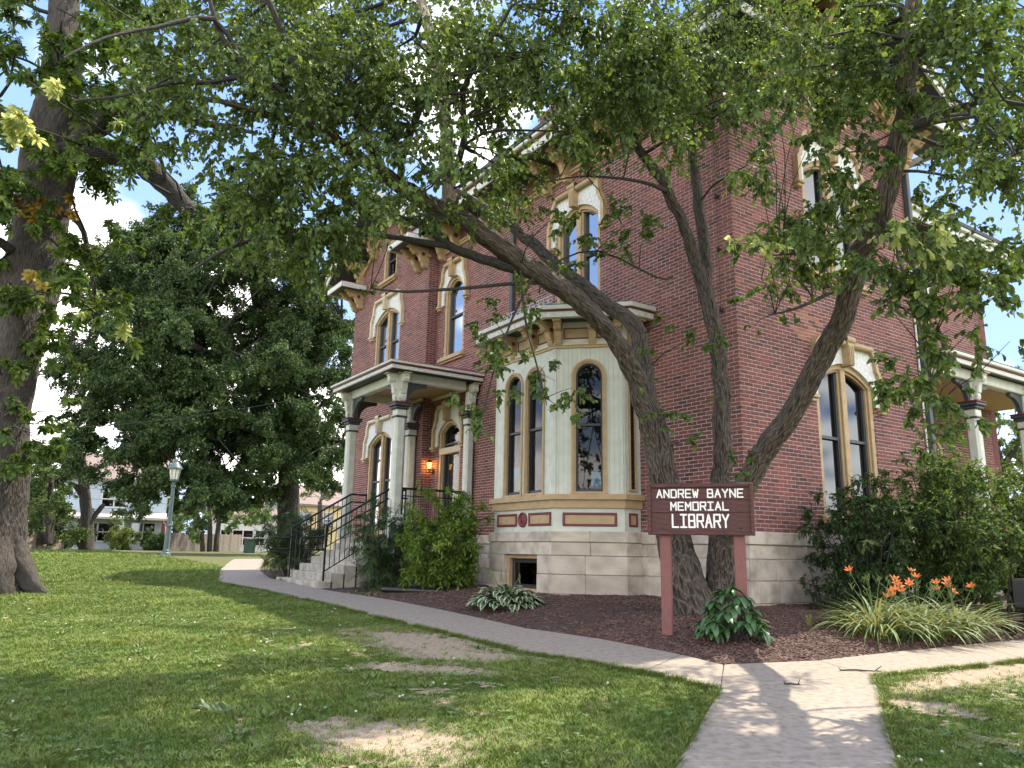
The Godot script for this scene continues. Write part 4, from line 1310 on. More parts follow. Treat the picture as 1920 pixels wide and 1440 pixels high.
func grounds() -> void:
	# the lawn: one sheet to the horizon, rings round the viewer
	var b := MB.new()
	var rad := [0.0]
	var r := 0.7
	while r < 520.0:
		rad.append(r); r *= 1.085
	var S := 160
	var pt := func(i: int, k: int) -> Vector3:
		var a: float = TAU * k / S
		var x: float = CAM.x + rad[i] * cos(a)
		var z: float = CAM.z + rad[i] * sin(a)
		return Vector3(x, ground(x, z) + 0.02 * nz2.get_noise_2d(x * 2.0, z * 2.0) * clampf(rad[i] - 3.0, 0, 1), z)
	for i in rad.size() - 1:
		for k in S:
			if i == 0: b.tri(pt.call(0, 0), pt.call(1, k + 1), pt.call(1, k))
			else: b.quad(pt.call(i, k), pt.call(i, k + 1), pt.call(i + 1, k + 1), pt.call(i + 1, k))
	struct("lawn", b, M.turf)
	# walkways
	path_strip("front_path", [Vector2(3.26, 4.42), Vector2(2.39, 4.50), Vector2(1.06, 4.95), Vector2(-0.45, 5.03), Vector2(-2.7, 5.07), Vector2(-5, 5.06), Vector2(-8.2, 5.1), Vector2(-10.94, 5.35), Vector2(-16.5, 4.0), Vector2(-25.1, 1.4)],
		[Vector2(2.56, 3.57), Vector2(1.95, 3.55), Vector2(0.75, 3.62), Vector2(-0.5, 3.88), Vector2(-2.7, 3.76), Vector2(-5, 3.7), Vector2(-8.2, 3.86), Vector2(-11.8, 3.86), Vector2(-15.5, 3.1), Vector2(-25.6, 0.0)], 1.55)
	path_strip("path_junction", [Vector2(3.26, 4.42), Vector2(3.64, 2.68)], [Vector2(2.56, 3.57), Vector2(2.9, 2.5)], 3.0)
	path_strip("approach_path", [Vector2(3.26, 4.42), Vector2(4.45, 6.17), Vector2(8.2, 11.7), Vector2(12.3, 17.7)], [Vector2(3.64, 2.68), Vector2(5.18, 4.96), Vector2(9.4, 11.0), Vector2(13.6, 17.0)], 1.35)
	path_strip("side_path", [Vector2(3.64, 2.68), Vector2(3.82, 1.5), Vector2(3.98, 0.3), Vector2(4.25, -2.0), Vector2(4.6, -7.0)], [Vector2(2.9, 2.5), Vector2(3.01, 1.0), Vector2(3.1, -0.3), Vector2(3.25, -2.0), Vector2(3.45, -7.0)], 1.5)
	# bare earth
	b = MB.new()
	var g := 0.045
	for e in bare:
		var ext := maxf(e[2], e[3]) * 1.5 + 0.35
		var x0 := snappedf(e[0] - ext, g)
		var z0 := snappedf(e[1] - ext, g)
		var n := int(2 * ext / g)
		for i in n:
			for j in n:
				var x := x0 + i * g
				var z := z0 + j * g
				var key := Vector2i(roundi(x / g), roundi(z / g))
				if soil_cells.has(key) or bareness(x + g / 2, z + g / 2) < -0.85: continue
				soil_cells[key] = true
				var f := func(u: float, v: float) -> Vector3: return Vector3(u, ground(u, v) + 0.022 + 0.02 * nz2.get_noise_2d(u * 2.0, v * 2.0) + 0.008 * nz.get_noise_2d(u * 20.0, v * 20.0), v)
				b.quad(f.call(x, z + g), f.call(x + g, z + g), f.call(x + g, z), f.call(x, z))
	struct("bare_ground", b, M.soil)
	# mulch bed round the walls
	b = MB.new()
	var s := 0.11
	var xi := -17.0
	while xi < 3.5:
		var zi := -9.0
		while zi < 4.1:
			var cx := xi + s / 2
			var cz := zi + s / 2
			if cz < bed_line(cx) + 0.1 and cx < side_line(cz) + 0.1 and not (cx < -0.4 and cz < -0.4):
				b.quad(Vector3(xi, bed(xi, zi + s), zi + s), Vector3(xi + s, bed(xi + s, zi + s), zi + s), Vector3(xi + s, bed(xi + s, zi), zi), Vector3(xi, bed(xi, zi), zi))
			zi += s
		xi += s
	struct("mulch_bed", b, M.mulch)
	# mulch chips
	var chip := MB.new()
	chip.bevel_box(Vector3(-0.026, -0.004, -0.007), Vector3(0.026, 0.004, 0.007), 0.002)
	var tr := []
	var cols := []
	for k in 30000:
		var x := R.randf_range(-6.0, 3.3)
		var z := R.randf_range(-3.0, 3.95)
		if k > 22000: x = R.randf_range(0.0, 3.1); z = R.randf_range(-0.5, 3.6)
		if z > bed_line(x) - 0.03 or x > side_line(z) - 0.03 or (x < 0.0 and z < 0.05): continue
		var q := Basis.from_euler(Vector3(R.randf_range(-0.4, 0.4), R.randf() * TAU, R.randf_range(-0.4, 0.4))) * Basis.from_scale(Vector3(R.randf_range(0.4, 1.5), R.randf_range(0.6, 1.4), R.randf_range(0.6, 1.5)))
		tr.append(Transform3D(q, Vector3(x, bed(x, z) + 0.004, z)))
		cols.append(Color(0.068, 0.036, 0.029).lerp(Color(0.19, 0.115, 0.085), pow(R.randf(), 2.0)))
	many("mulch_chips", chip.mesh(), M.chip, tr, cols)
	tag(get_node("mulch_chips"), "dark red-brown bark mulch chips covering the planting bed", "mulch")
var soil_cells := {}

func on_path(p: Vector2) -> bool:
	for q in paths:
		if Geometry2D.is_point_in_polygon(p, q): return true
	return false

func lawn_cover() -> void:
	var tuft := MB.new()
	for k in 9:
		var a := R.randf() * TAU
		var d := Vector3(cos(a), 0, sin(a))
		var w := Vector3(-sin(a), 0, cos(a)) * R.randf_range(0.0018, 0.003)
		var o := d * R.randf_range(0.0, 0.03)
		var h := R.randf_range(0.025, 0.058)
		var m := o + d * h * 0.25 + Vector3(0, h * 0.65, 0)
		var e := o + d * h * R.randf_range(0.5, 1.0) + Vector3(0, h * R.randf_range(0.8, 1.05), 0)
		tuft.quad(o - w, o + w, m + w * 0.8, m - w * 0.8); tuft.tri(m - w * 0.8, m + w * 0.8, e)
	var tm := tuft.mesh()
	var tr := []
	var cols := []
	var bands := [[3.6, 6.0, 26000], [6.0, 9.0, 38000], [9.0, 13.0, 42000], [13.0, 20.0, 46000], [20.0, 34.0, 46000], [34.0, 56.0, 26000]]
	for bd in bands:
		for k in bd[2]:
			var r := sqrt(R.randf_range(bd[0] * bd[0], bd[1] * bd[1]))
			var a := deg_to_rad(YAW) + deg_to_rad(R.randf_range(-39.0, 41.0))
			var x := CAM.x - sin(a) * r
			var z := CAM.z - cos(a) * r
			if z < bed_line(x) + 0.05 and x < 3.3: continue
			if x < side_line(z) + 0.1 and z < 3.6: continue
			if on_path(Vector2(x, z)): continue
			var d := bareness(x, z) if r < 21 else -1.0
			if d > -0.85 and R.randf() < smoothstep(-0.85, 0.42, d) * 0.95: continue
			var y := ground(x, z) + 0.02 * nz2.get_noise_2d(x * 2.0, z * 2.0) - 0.004
			var n := nz2.get_noise_2d(x * 4.0, z * 4.0) + 0.6 * nz.get_noise_2d(x * 9.0, z * 9.0)
			var s := R.randf_range(0.7, 1.25) * (1.0 + 0.42 * n) * (1.0 if r < 13 else 1.35 if r < 20 else 2.0 if r < 34 else 3.0)
			tr.append(Transform3D(Basis(Vector3.UP, R.randf() * TAU).scaled(Vector3(s * 1.15, s, s * 1.15)), Vector3(x, y, z)))
			var c := Color(0.095, 0.170, 0.030).lerp(Color(0.185, 0.240, 0.055), clampf(0.5 + n * 0.7 + R.randf_range(-0.3, 0.3), 0, 1))
			if R.randf() < 0.06: c = Color(0.22, 0.20, 0.09)
			cols.append(c)
	# longer blades left by the mower along the paths' edges
	var edge := [Vector2(3.26, 4.42), Vector2(2.39, 4.50), Vector2(1.06, 4.95), Vector2(-0.45, 5.03), Vector2(-2.7, 5.07), Vector2(-5, 5.06), Vector2(-8.2, 5.1), Vector2(-10.94, 5.35)]
	var edges := [edge, [Vector2(3.26, 4.42), Vector2(4.45, 6.17), Vector2(8.2, 11.7)], [Vector2(3.64, 2.68), Vector2(5.18, 4.96), Vector2(9.4, 11.0)], [Vector2(3.64, 2.68), Vector2(3.82, 1.5), Vector2(3.98, 0.3), Vector2(4.25, -2.0)]]
	for e in edges:
		for k in e.size() - 1:
			var n := int(e[k].distance_to(e[k + 1]) * 190)
			var out: Vector2 = (e[k + 1] - e[k]).normalized().rotated(PI / 2)
			if on_path((e[k] + e[k + 1]) / 2 + out * 0.1): out = -out
			for i in n:
				var q: Vector2 = e[k].lerp(e[k + 1], R.randf()) + out * (0.005 + 0.09 * R.randf() * R.randf())
				if R.randf() < smoothstep(-0.3, 0.4, bareness(q.x, q.y)) or nz.get_noise_2d(q.x * 14.0, q.y * 14.0) < -0.25: continue
				var s := R.randf_range(0.9, 1.7)
				tr.append(Transform3D(Basis(Vector3.UP, R.randf() * TAU).scaled(Vector3(s, s, s)), Vector3(q.x, ground(q.x, q.y) + 0.0, q.y)))
				cols.append(Color(0.09, 0.145, 0.03).lerp(Color(0.17, 0.20, 0.05), R.randf()))
	many("lawn_grass", tm, M.grass, tr, cols)
	tag(get_node("lawn_grass"), "short green lawn grass with paler dry blades among it", "grass")
	# clover and plantain leaves
	var cl := MB.new()
	for k in 3:
		var t := Transform3D(Basis(Vector3.UP, TAU * k / 3.0), Vector3.ZERO)
		var p := [Vector3(0, 0.03, 0), Vector3(0.008, 0.032, 0.006), Vector3(0.016, 0.034, 0.007), Vector3(0.02, 0.033, 0.0), Vector3(0.016, 0.034, -0.007), Vector3(0.008, 0.032, -0.006)]
		for j in range(1, 5): cl.tri(t * p[0], t * p[j], t * p[j + 1])
	tr = []; cols = []
	for k in 16000:
		var r := sqrt(R.randf_range(14.0, 260.0))
		var a := deg_to_rad(YAW) + deg_to_rad(R.randf_range(-39.0, 41.0))
		var x := CAM.x - sin(a) * r
		var z := CAM.z - cos(a) * r
		if nz.get_noise_2d(x * 5.0 + 50.0, z * 5.0) < 0.08 or (z < bed_line(x) + 0.1 and x < 3.3) or (x < side_line(z) + 0.1 and z < 3.6) or on_path(Vector2(x, z)) or bareness(x, z) > -0.1: continue
		var s := R.randf_range(0.8, 1.6)
		tr.append(Transform3D(Basis.from_euler(Vector3(R.randf_range(-0.3, 0.3), R.randf() * TAU, R.randf_range(-0.3, 0.3))).scaled(Vector3(s, s, s)), Vector3(x, ground(x, z) + R.randf_range(0.0, 0.02), z)))
		cols.append(Color(0.075, 0.15, 0.045).lerp(Color(0.14, 0.21, 0.07), R.randf()))
	many("lawn_clover", cl.mesh(), M.grass, tr, cols)
	tag(get_node("lawn_clover"), "patches of low clover leaves growing through the lawn", "clover")
	# plantain and dandelion rosettes
	var rp := []
	for k in 7: rp.append([Transform3D(Basis(Vector3.UP, TAU * k / 7.0) * Basis(Vector3.RIGHT, 1.15 + 0.2 * (k % 2)), Vector3.ZERO), 0.19, 0.9, 0.3, 3])
	var rm := leaf_mesh(rp)
	tr = []; cols = []
	for k in 420:
		var r := sqrt(R.randf_range(18.0, 150.0))
		var a := deg_to_rad(YAW) + deg_to_rad(R.randf_range(-37.0, 38.0))
		var x := CAM.x - sin(a) * r
		var z := CAM.z - cos(a) * r
		if nz.get_noise_2d(x * 3.0 - 30.0, z * 3.0) < 0.12 or (z < bed_line(x) + 0.2 and x < 3.3) or (x < side_line(z) + 0.2 and z < 3.6) or on_path(Vector2(x, z)): continue
		var s := R.randf_range(0.05, 0.10)
		tr.append(Transform3D(Basis(Vector3.UP, R.randf() * TAU).scaled(Vector3(s, s, s)), Vector3(x, ground(x, z) + 0.025, z)))
		cols.append(Color(0.10, 0.165, 0.05).lerp(Color(0.16, 0.22, 0.08), R.randf()))
	many("lawn_weeds", rm, M.grass, tr, cols)
	tag(get_node("lawn_weeds"), "flat broad-leaved weed rosettes scattered through the lawn", "weeds")
	var fl := SphereMesh.new()
	fl.radius = 0.011; fl.height = 0.02; fl.radial_segments = 7; fl.rings = 4
	tr = []; cols = []
	for k in 800:
		var r := sqrt(R.randf_range(16.0, 330.0))
		var a := deg_to_rad(YAW) + deg_to_rad(R.randf_range(-39.0, 41.0))
		var x := CAM.x - sin(a) * r
		var z := CAM.z - cos(a) * r
		if nz.get_noise_2d(x * 4.0 + 50.0, z * 4.0) < 0.12 or (z < bed_line(x) + 0.1 and x < 3.3) or (x < side_line(z) + 0.1 and z < 3.6) or on_path(Vector2(x, z)) or bareness(x, z) > -0.1: continue
		tr.append(Transform3D(Basis.IDENTITY, Vector3(x, ground(x, z) + R.randf_range(0.04, 0.06), z)))
		cols.append(Color(0.50, 0.48, 0.42))
	many("clover_flowers", fl, M.chip, tr, cols)
	tag(get_node("clover_flowers"), "tiny white clover heads dotted over the grass", "clover flowers")

# ---------------------------------------------------------------- plants
var bark_noise := FastNoiseLite.new()
func limb(tree: Node3D, called: String, m: Material, d: Array, knob: float) -> void:
	var p := PackedVector3Array()
	var r := PackedFloat32Array()
	var n := d.size() / 4
	var at := func(k: int) -> Vector3:
		k = clampi(k, 0, n - 1)
		return Vector3(d[k * 4], d[k * 4 + 1], d[k * 4 + 2])
	for k in n - 1:
		var st := 4 if d[k * 4 + 3] > 0.05 else 3
		for i in st:
			var t := float(i) / st
			p.append(at.call(k).cubic_interpolate(at.call(k + 1), at.call(k - 1), at.call(k + 2), t) - tree.position)
			r.append(lerpf(d[k * 4 + 3], d[k * 4 + 7], t))
	p.append(at.call(n - 1) - tree.position); r.append(d[-1])
	for k in range(1, p.size() - 1):
		p[k] += Vector3(R.randf_range(-1, 1), R.randf_range(-1, 1), R.randf_range(-1, 1)) * minf(r[k] * 0.16, 0.018)
	var b := MB.new()
	if m in [M.bark, M.bark_pale, M.bark_grey] and d[3] > 0.07 and d[3] < 3.0:
		var sp := clampf(d[3] * 0.25, 0.03, 0.09)
		var fp := PackedVector3Array()
		var fr := PackedFloat32Array()
		for k in p.size() - 1:
			var c := maxi(1, int(p[k].distance_to(p[k + 1]) / sp))
			for j in c:
				fp.append(p[k].cubic_interpolate(p[k + 1], p[maxi(k - 1, 0)], p[mini(k + 2, p.size() - 1)], float(j) / c)); fr.append(lerpf(r[k], r[k + 1], float(j) / c))
		fp.append(p[-1]); fr.append(r[-1])
		var dp := minf(0.024 if m == M.bark else 0.006 if m == M.bark_pale else 0.028, d[3] * 0.12)
		for k in fr.size(): fr[k] = maxf(fr[k] - dp * 0.55, fr[k] * 0.6)
		b.trunk(fp, fr, 44 if d[3] > 0.15 else 26, minf(0.024 if m == M.bark else 0.006 if m == M.bark_pale else 0.028, d[3] * 0.12), bark_noise, 1.0 if m != M.bark_grey else 0.5)
	else:
		b.tube(p, r, 14 if d[3] > 0.12 else 8, knob * (1.0 if d[3] > 0.1 else 0.6), R.randi() % 50)
	var o := obj(called, b, m, tree)
	if not tree.has_meta("nodes"): tree.set_meta("nodes", [])
	for k in range(0, p.size(), 2): tree.get_meta("nodes").append([p[k] + tree.position, r[k]])

# leafy masses: a bough to each, twigs within it and leaves along the twigs
func foliage(tree: Node3D, blobs: Array, leaf: Mesh, size: float, dens: float, palette: Array, m: Material, droop: float, near: int, bark: Material) -> void:
	var nodes: Array = tree.get_meta("nodes") if tree.has_meta("nodes") else []
	var boughs := MB.new()
	var twigs := MB.new()
	var leaves := []
	for e in blobs:
		var c := Vector3(e[0], e[1], e[2])
		var rad: float = e[3]
		var best := 1e9
		var from := c + Vector3(0, -rad, 0)
		var fr := 0.02
		for n in nodes:
			var dd: float = n[0].distance_to(c) + (0.0 if n[0].y < c.y + rad else 0.6)
			if dd < best and n[1] < 0.6:
				best = dd; from = n[0]; fr = n[1]
		if nodes.size() and best < 12.0:
			var r0 := clampf(minf(fr * 0.6, 0.006 + rad * 0.035), 0.006, 0.25)
			var mid := from.lerp(c, 0.5) + Vector3(R.randf_range(-1, 1), R.randf_range(0.0, 1.0), R.randf_range(-1, 1)) * best * 0.10
			boughs.tube(PackedVector3Array([from - tree.position, from.lerp(mid, 0.55) - tree.position + Vector3(R.randf_range(-1, 1), R.randf_range(-1, 1), R.randf_range(-1, 1)) * best * 0.03, mid - tree.position, mid.lerp(c, 0.6) - tree.position, c - tree.position]), PackedFloat32Array([r0, r0 * 0.85, r0 * 0.7, r0 * 0.5, r0 * 0.3]), 6)
		var count := int(dens * rad * rad * rad * 4.2 / maxf(rad, 0.25) * 0.8) if size < 0.3 else int(dens * rad * rad * 4.0)
		var per := 9
		var tw := maxi(2, count / per)
		var heads := []
		for k in maxi(2, tw / 6): heads.append(Vector3(R.randfn(), R.randfn() * 0.8, R.randfn()).normalized() * rad * pow(R.randf(), 0.45) * 0.85)
		for k in tw:
			var hd: Vector3 = heads[k % heads.size()]
			var d := (hd.normalized() * 0.7 + Vector3(R.randfn(), R.randfn() * 0.8, R.randfn()).normalized()).normalized()
			var s := c + hd + d * rad * R.randf_range(-0.05, 0.12)
			var len_ := minf(rad * R.randf_range(0.3, 0.6), 7.0 * size * R.randf_range(0.9, 1.5))
			var dir := (d + Vector3(R.randf_range(-0.6, 0.6), R.randf_range(-0.7, 0.3), R.randf_range(-0.6, 0.6))).normalized()
			var q := [s, s + dir * len_ * 0.5 + Vector3(0, 0.02 * len_, 0), s + dir * len_ + Vector3(0, -0.16 * len_, 0)]
			if size < 0.3:
				twigs.tube(PackedVector3Array([q[0] - tree.position, q[1] - tree.position, q[2] - tree.position]), PackedFloat32Array([0.0045, 0.003, 0.0015]), 3)
			for j in per:
				var t := (j + R.randf()) / per
				var p: Vector3 = q[0].lerp(q[1], t * 2.0) if t < 0.5 else q[1].lerp(q[2], t * 2.0 - 1.0)
				var y := (dir * 0.5 + Vector3(R.randf_range(-1, 1), R.randf_range(-1, 0.6) - droop, R.randf_range(-1, 1))).normalized()
				var nn := Vector3(R.randf_range(-0.8, 0.8), 1.0, R.randf_range(-0.8, 0.8))
				var x := y.cross(nn).normalized()
				var sc := size * R.randf_range(0.5, 1.25)
				var col: Color = palette[R.randi() % palette.size()].lerp(palette[R.randi() % palette.size()], R.randf())
				leaves.append([Transform3D(Basis(x * sc, y * sc, x.cross(y) * sc), p - tree.position), col * R.randf_range(0.7, 1.35), p.distance_squared_to(CAM)])
	if boughs.v.size():
		var o := obj("bough", boughs, bark, tree)
		o.set_meta("kind", "stuff")
	if twigs.v.size():
		var o := obj("twig", twigs, bark, tree)
		o.set_meta("kind", "stuff")
	if near > 0:
		leaves.sort_custom(func(a, b): return a[2] < b[2])
		var shades := []
		for c in palette:
			var mm: StandardMaterial3D = m.duplicate()
			mm.vertex_color_use_as_albedo = false
			mm.albedo_color = c.linear_to_srgb()
			shades.append(mm)
		for k in mini(near, leaves.size()):
			var o := MeshInstance3D.new()
			o.name = "leaf"
			o.mesh = leaf
			o.set_surface_override_material(0, shades[k % shades.size()])
			o.transform = leaves[k][0]
			tree.add_child(o, true)
		leaves = leaves.slice(near)
	var tr := []
	var cols := []
	for l in leaves:
		tr.append(l[0]); cols.append(l[1])
	many("foliage", leaf, m, tr, cols, tree)
	leaf_total += tr.size()
var leaf_total := 0

func leaf_shape(w: float, tipy: float, fold: float, n := 4) -> Array:   # unit length along y; triangles as points
	var t := []
	var prev := [Vector3.ZERO, Vector3.ZERO, Vector3.ZERO]
	for k in range(1, n + 1):
		var y := float(k) / n
		var ww := w * pow(sin(PI * pow(y, tipy)), 0.85) if k < n else 0.0
		var bend := -0.16 * y * y
		var cur := [Vector3(-ww, y, fold * ww + bend), Vector3(0, y, bend), Vector3(ww, y, fold * ww + bend)]
		for s in 2:
			t.append_array([prev[s], prev[s + 1], cur[s + 1]])
			t.append_array([prev[s], cur[s + 1], cur[s]])
		prev = cur
	return t

func leaf_mesh(parts: Array) -> ArrayMesh:   # parts: [transform, w, tip, fold, n]
	var b := MB.new()
	for e in parts:
		var t := leaf_shape(e[1], e[2], e[3], e[4])
		for k in range(0, t.size(), 3):
			var p: Vector3 = e[0] * t[k]
			var q: Vector3 = e[0] * t[k + 1]
			var r: Vector3 = e[0] * t[k + 2]
			if (q - p).cross(r - p).length() > 1e-9: b.tri(p, q, r)
	return b.mesh()

func leaf_meshes() -> void:
	M.lf_birch = leaf_mesh([[Transform3D.IDENTITY, 0.36, 0.72, 0.35, 4]])
	M.lf_oval = leaf_mesh([[Transform3D.IDENTITY, 0.21, 0.85, 0.4, 4]])
	M.lf_long = leaf_mesh([[Transform3D.IDENTITY, 0.15, 0.8, 0.4, 4]])
	var p := []
	for k in 6:
		var a := deg_to_rad(-125.0 + 50.0 * k)
		p.append([Transform3D(Basis(Vector3.BACK, a) * Basis(Vector3.RIGHT, -0.25), Vector3.ZERO) * Transform3D(Basis.from_scale(Vector3.ONE * (1.0 if k in [2, 3] else 0.8 if k in [1, 4] else 0.55)), Vector3.ZERO), 0.17, 1.25, 0.3, 4])
	M.lf_palm = leaf_mesh(p)
	p = []
	var r := RandomNumberGenerator.new()
	r.seed = 77
	for k in 16:
		var bs := Basis.from_euler(Vector3(r.randf_range(-1.4, 0.9), r.randf() * TAU, r.randf_range(-0.9, 0.9)))
		p.append([Transform3D(bs.scaled(Vector3.ONE * r.randf_range(0.26, 0.42)), Vector3(r.randf_range(-0.42, 0.42), r.randf_range(-0.3, 0.3), r.randf_range(-0.42, 0.42))), 0.24, 0.85, 0.3, 2])
	M.lf_clump = leaf_mesh(p)
	p = []
	for k in 7:
		for s in [-1.0, 1.0]:
			p.append([Transform3D(Basis(Vector3.BACK, -s * 0.95).scaled(Vector3.ONE * (0.34 - 0.02 * k)), Vector3(0, 0.14 + k * 0.12, -0.03 * k)), 0.16, 0.8, 0.3, 2])
	p.append([Transform3D(Basis.from_scale(Vector3.ONE * 0.3), Vector3(0, 0.98, -0.2)), 0.16, 0.8, 0.3, 2])
	M.lf_feather = leaf_mesh(p)

# a shrub of stems from the base, with leafy masses inside an egg shape
func shrub(called: String, label: String, at: Vector3, w: float, h: float, stems: int, leaf: Mesh, size: float, dens: float, palette: Array, m: Material, droop := 0.0, near := 0, sq := 1.0) -> void:
	var t := thing(called, label, "shrub", at)
	var blobs := []
	for k in stems:
		var a := TAU * (k + R.randf()) / stems
		var rr := sqrt(R.randf())
		var tip := at + Vector3(cos(a) * w * 0.42 * rr, h * (0.92 - 0.42 * rr * rr) * R.randf_range(0.8, 1.0), sin(a) * w * 0.42 * rr * sq)
		var b0 := at + Vector3(cos(a) * w * 0.08, -0.05, sin(a) * w * 0.08)
		var m1 := b0.lerp(tip, 0.4) + Vector3(0, h * 0.08, 0)
		limb(t, "stem", M.bark_dark, [b0.x, b0.y, b0.z, 0.016, m1.x, m1.y, m1.z, 0.012, tip.x, tip.y, tip.z, 0.005], 0.0)
		var n := 4
		for j in n:
			var f := 0.30 + 0.70 * j / (n - 1.0)
			var c := b0.lerp(tip, f) + Vector3(R.randf_range(-1, 1), R.randf_range(-0.4, 0.6), R.randf_range(-1, 1)) * w * 0.10
			blobs.append([c.x, c.y, c.z, w * R.randf_range(0.13, 0.19)])
	foliage(t, blobs, leaf, size, dens, palette, m, droop, near, M.bark_dark)

func blade_mesh(len_: float, w: float, arch: float, mid_col := Color(-1, 0, 0), edge_col := Color.WHITE) -> ArrayMesh:
	# a strap leaf rising along y, arching over towards +z
	var b := MB.new()
	b.colored = mid_col.r >= 0
	var n := 7
	var pts := []
	for k in n + 1:
		var t := float(k) / n
		var a := 0.25 + arch * t
		pts.append((pts[-1] if k else Vector3.ZERO) + (Vector3(0, cos(a), sin(a)) * len_ / n if k else Vector3.ZERO))
	for k in n:
		var w0 := w * (0.75 + 0.5 * sin(PI * k / n)) * (1.0 - pow(float(k) / n, 4))
		var w1 := w * (0.75 + 0.5 * sin(PI * (k + 1.0) / n)) * (1.0 - pow((k + 1.0) / n, 4))
		var c0: Vector3 = pts[k]
		var c1: Vector3 = pts[k + 1]
		var up := Vector3(0, 0.25, 0)
		b.quad(c0 + Vector3(-w0, 0, 0) + up * w0, c0, c1, c1 + Vector3(-w1, 0, 0) + up * w1)
		b.quad(c0, c0 + Vector3(w0, 0, 0) + up * w0, c1 + Vector3(w1, 0, 0) + up * w1, c1)
	return b.mesh()

func broad_leaf(edge: Color, mid: Color, w: float, arch: float) -> ArrayMesh:   # unit length, along y then arching to +z
	var b := MB.new()
	b.colored = true
	var n := 7
	var pts := [Vector3.ZERO]
	var rows := []
	for k in n + 1:
		var t := float(k) / n
		if k: pts.append(pts[-1] + Vector3(0, cos(0.3 + arch * t), sin(0.3 + arch * t)) / n)
		var ww := w * pow(sin(PI * pow(clampf(t * 0.9 + 0.1, 0, 1), 0.8)), 0.8) if k < n else 0.0
		var row := []
		for u in [-1.0, -0.6, 0.0, 0.6, 1.0]: row.append(pts[-1] + Vector3(u * ww, absf(u) * ww * 0.28, 0))
		rows.append(row)
	for k in n:
		for j in 4:
			b.col = edge if j in [0, 3] else mid
			b.quad(rows[k][j], rows[k][j + 1], rows[k + 1][j + 1], rows[k + 1][j])
	return b.mesh()

func leaves_of(t: Node3D, meshes: Array, mats: Array, n: int, place: Callable) -> void:
	for k in n:
		var o := MeshInstance3D.new()
		o.name = "leaf"
		o.mesh = meshes[k % meshes.size()]
		o.set_surface_override_material(0, mats[k % mats.size()])
		o.transform = place.call(k)
		t.add_child(o, true)

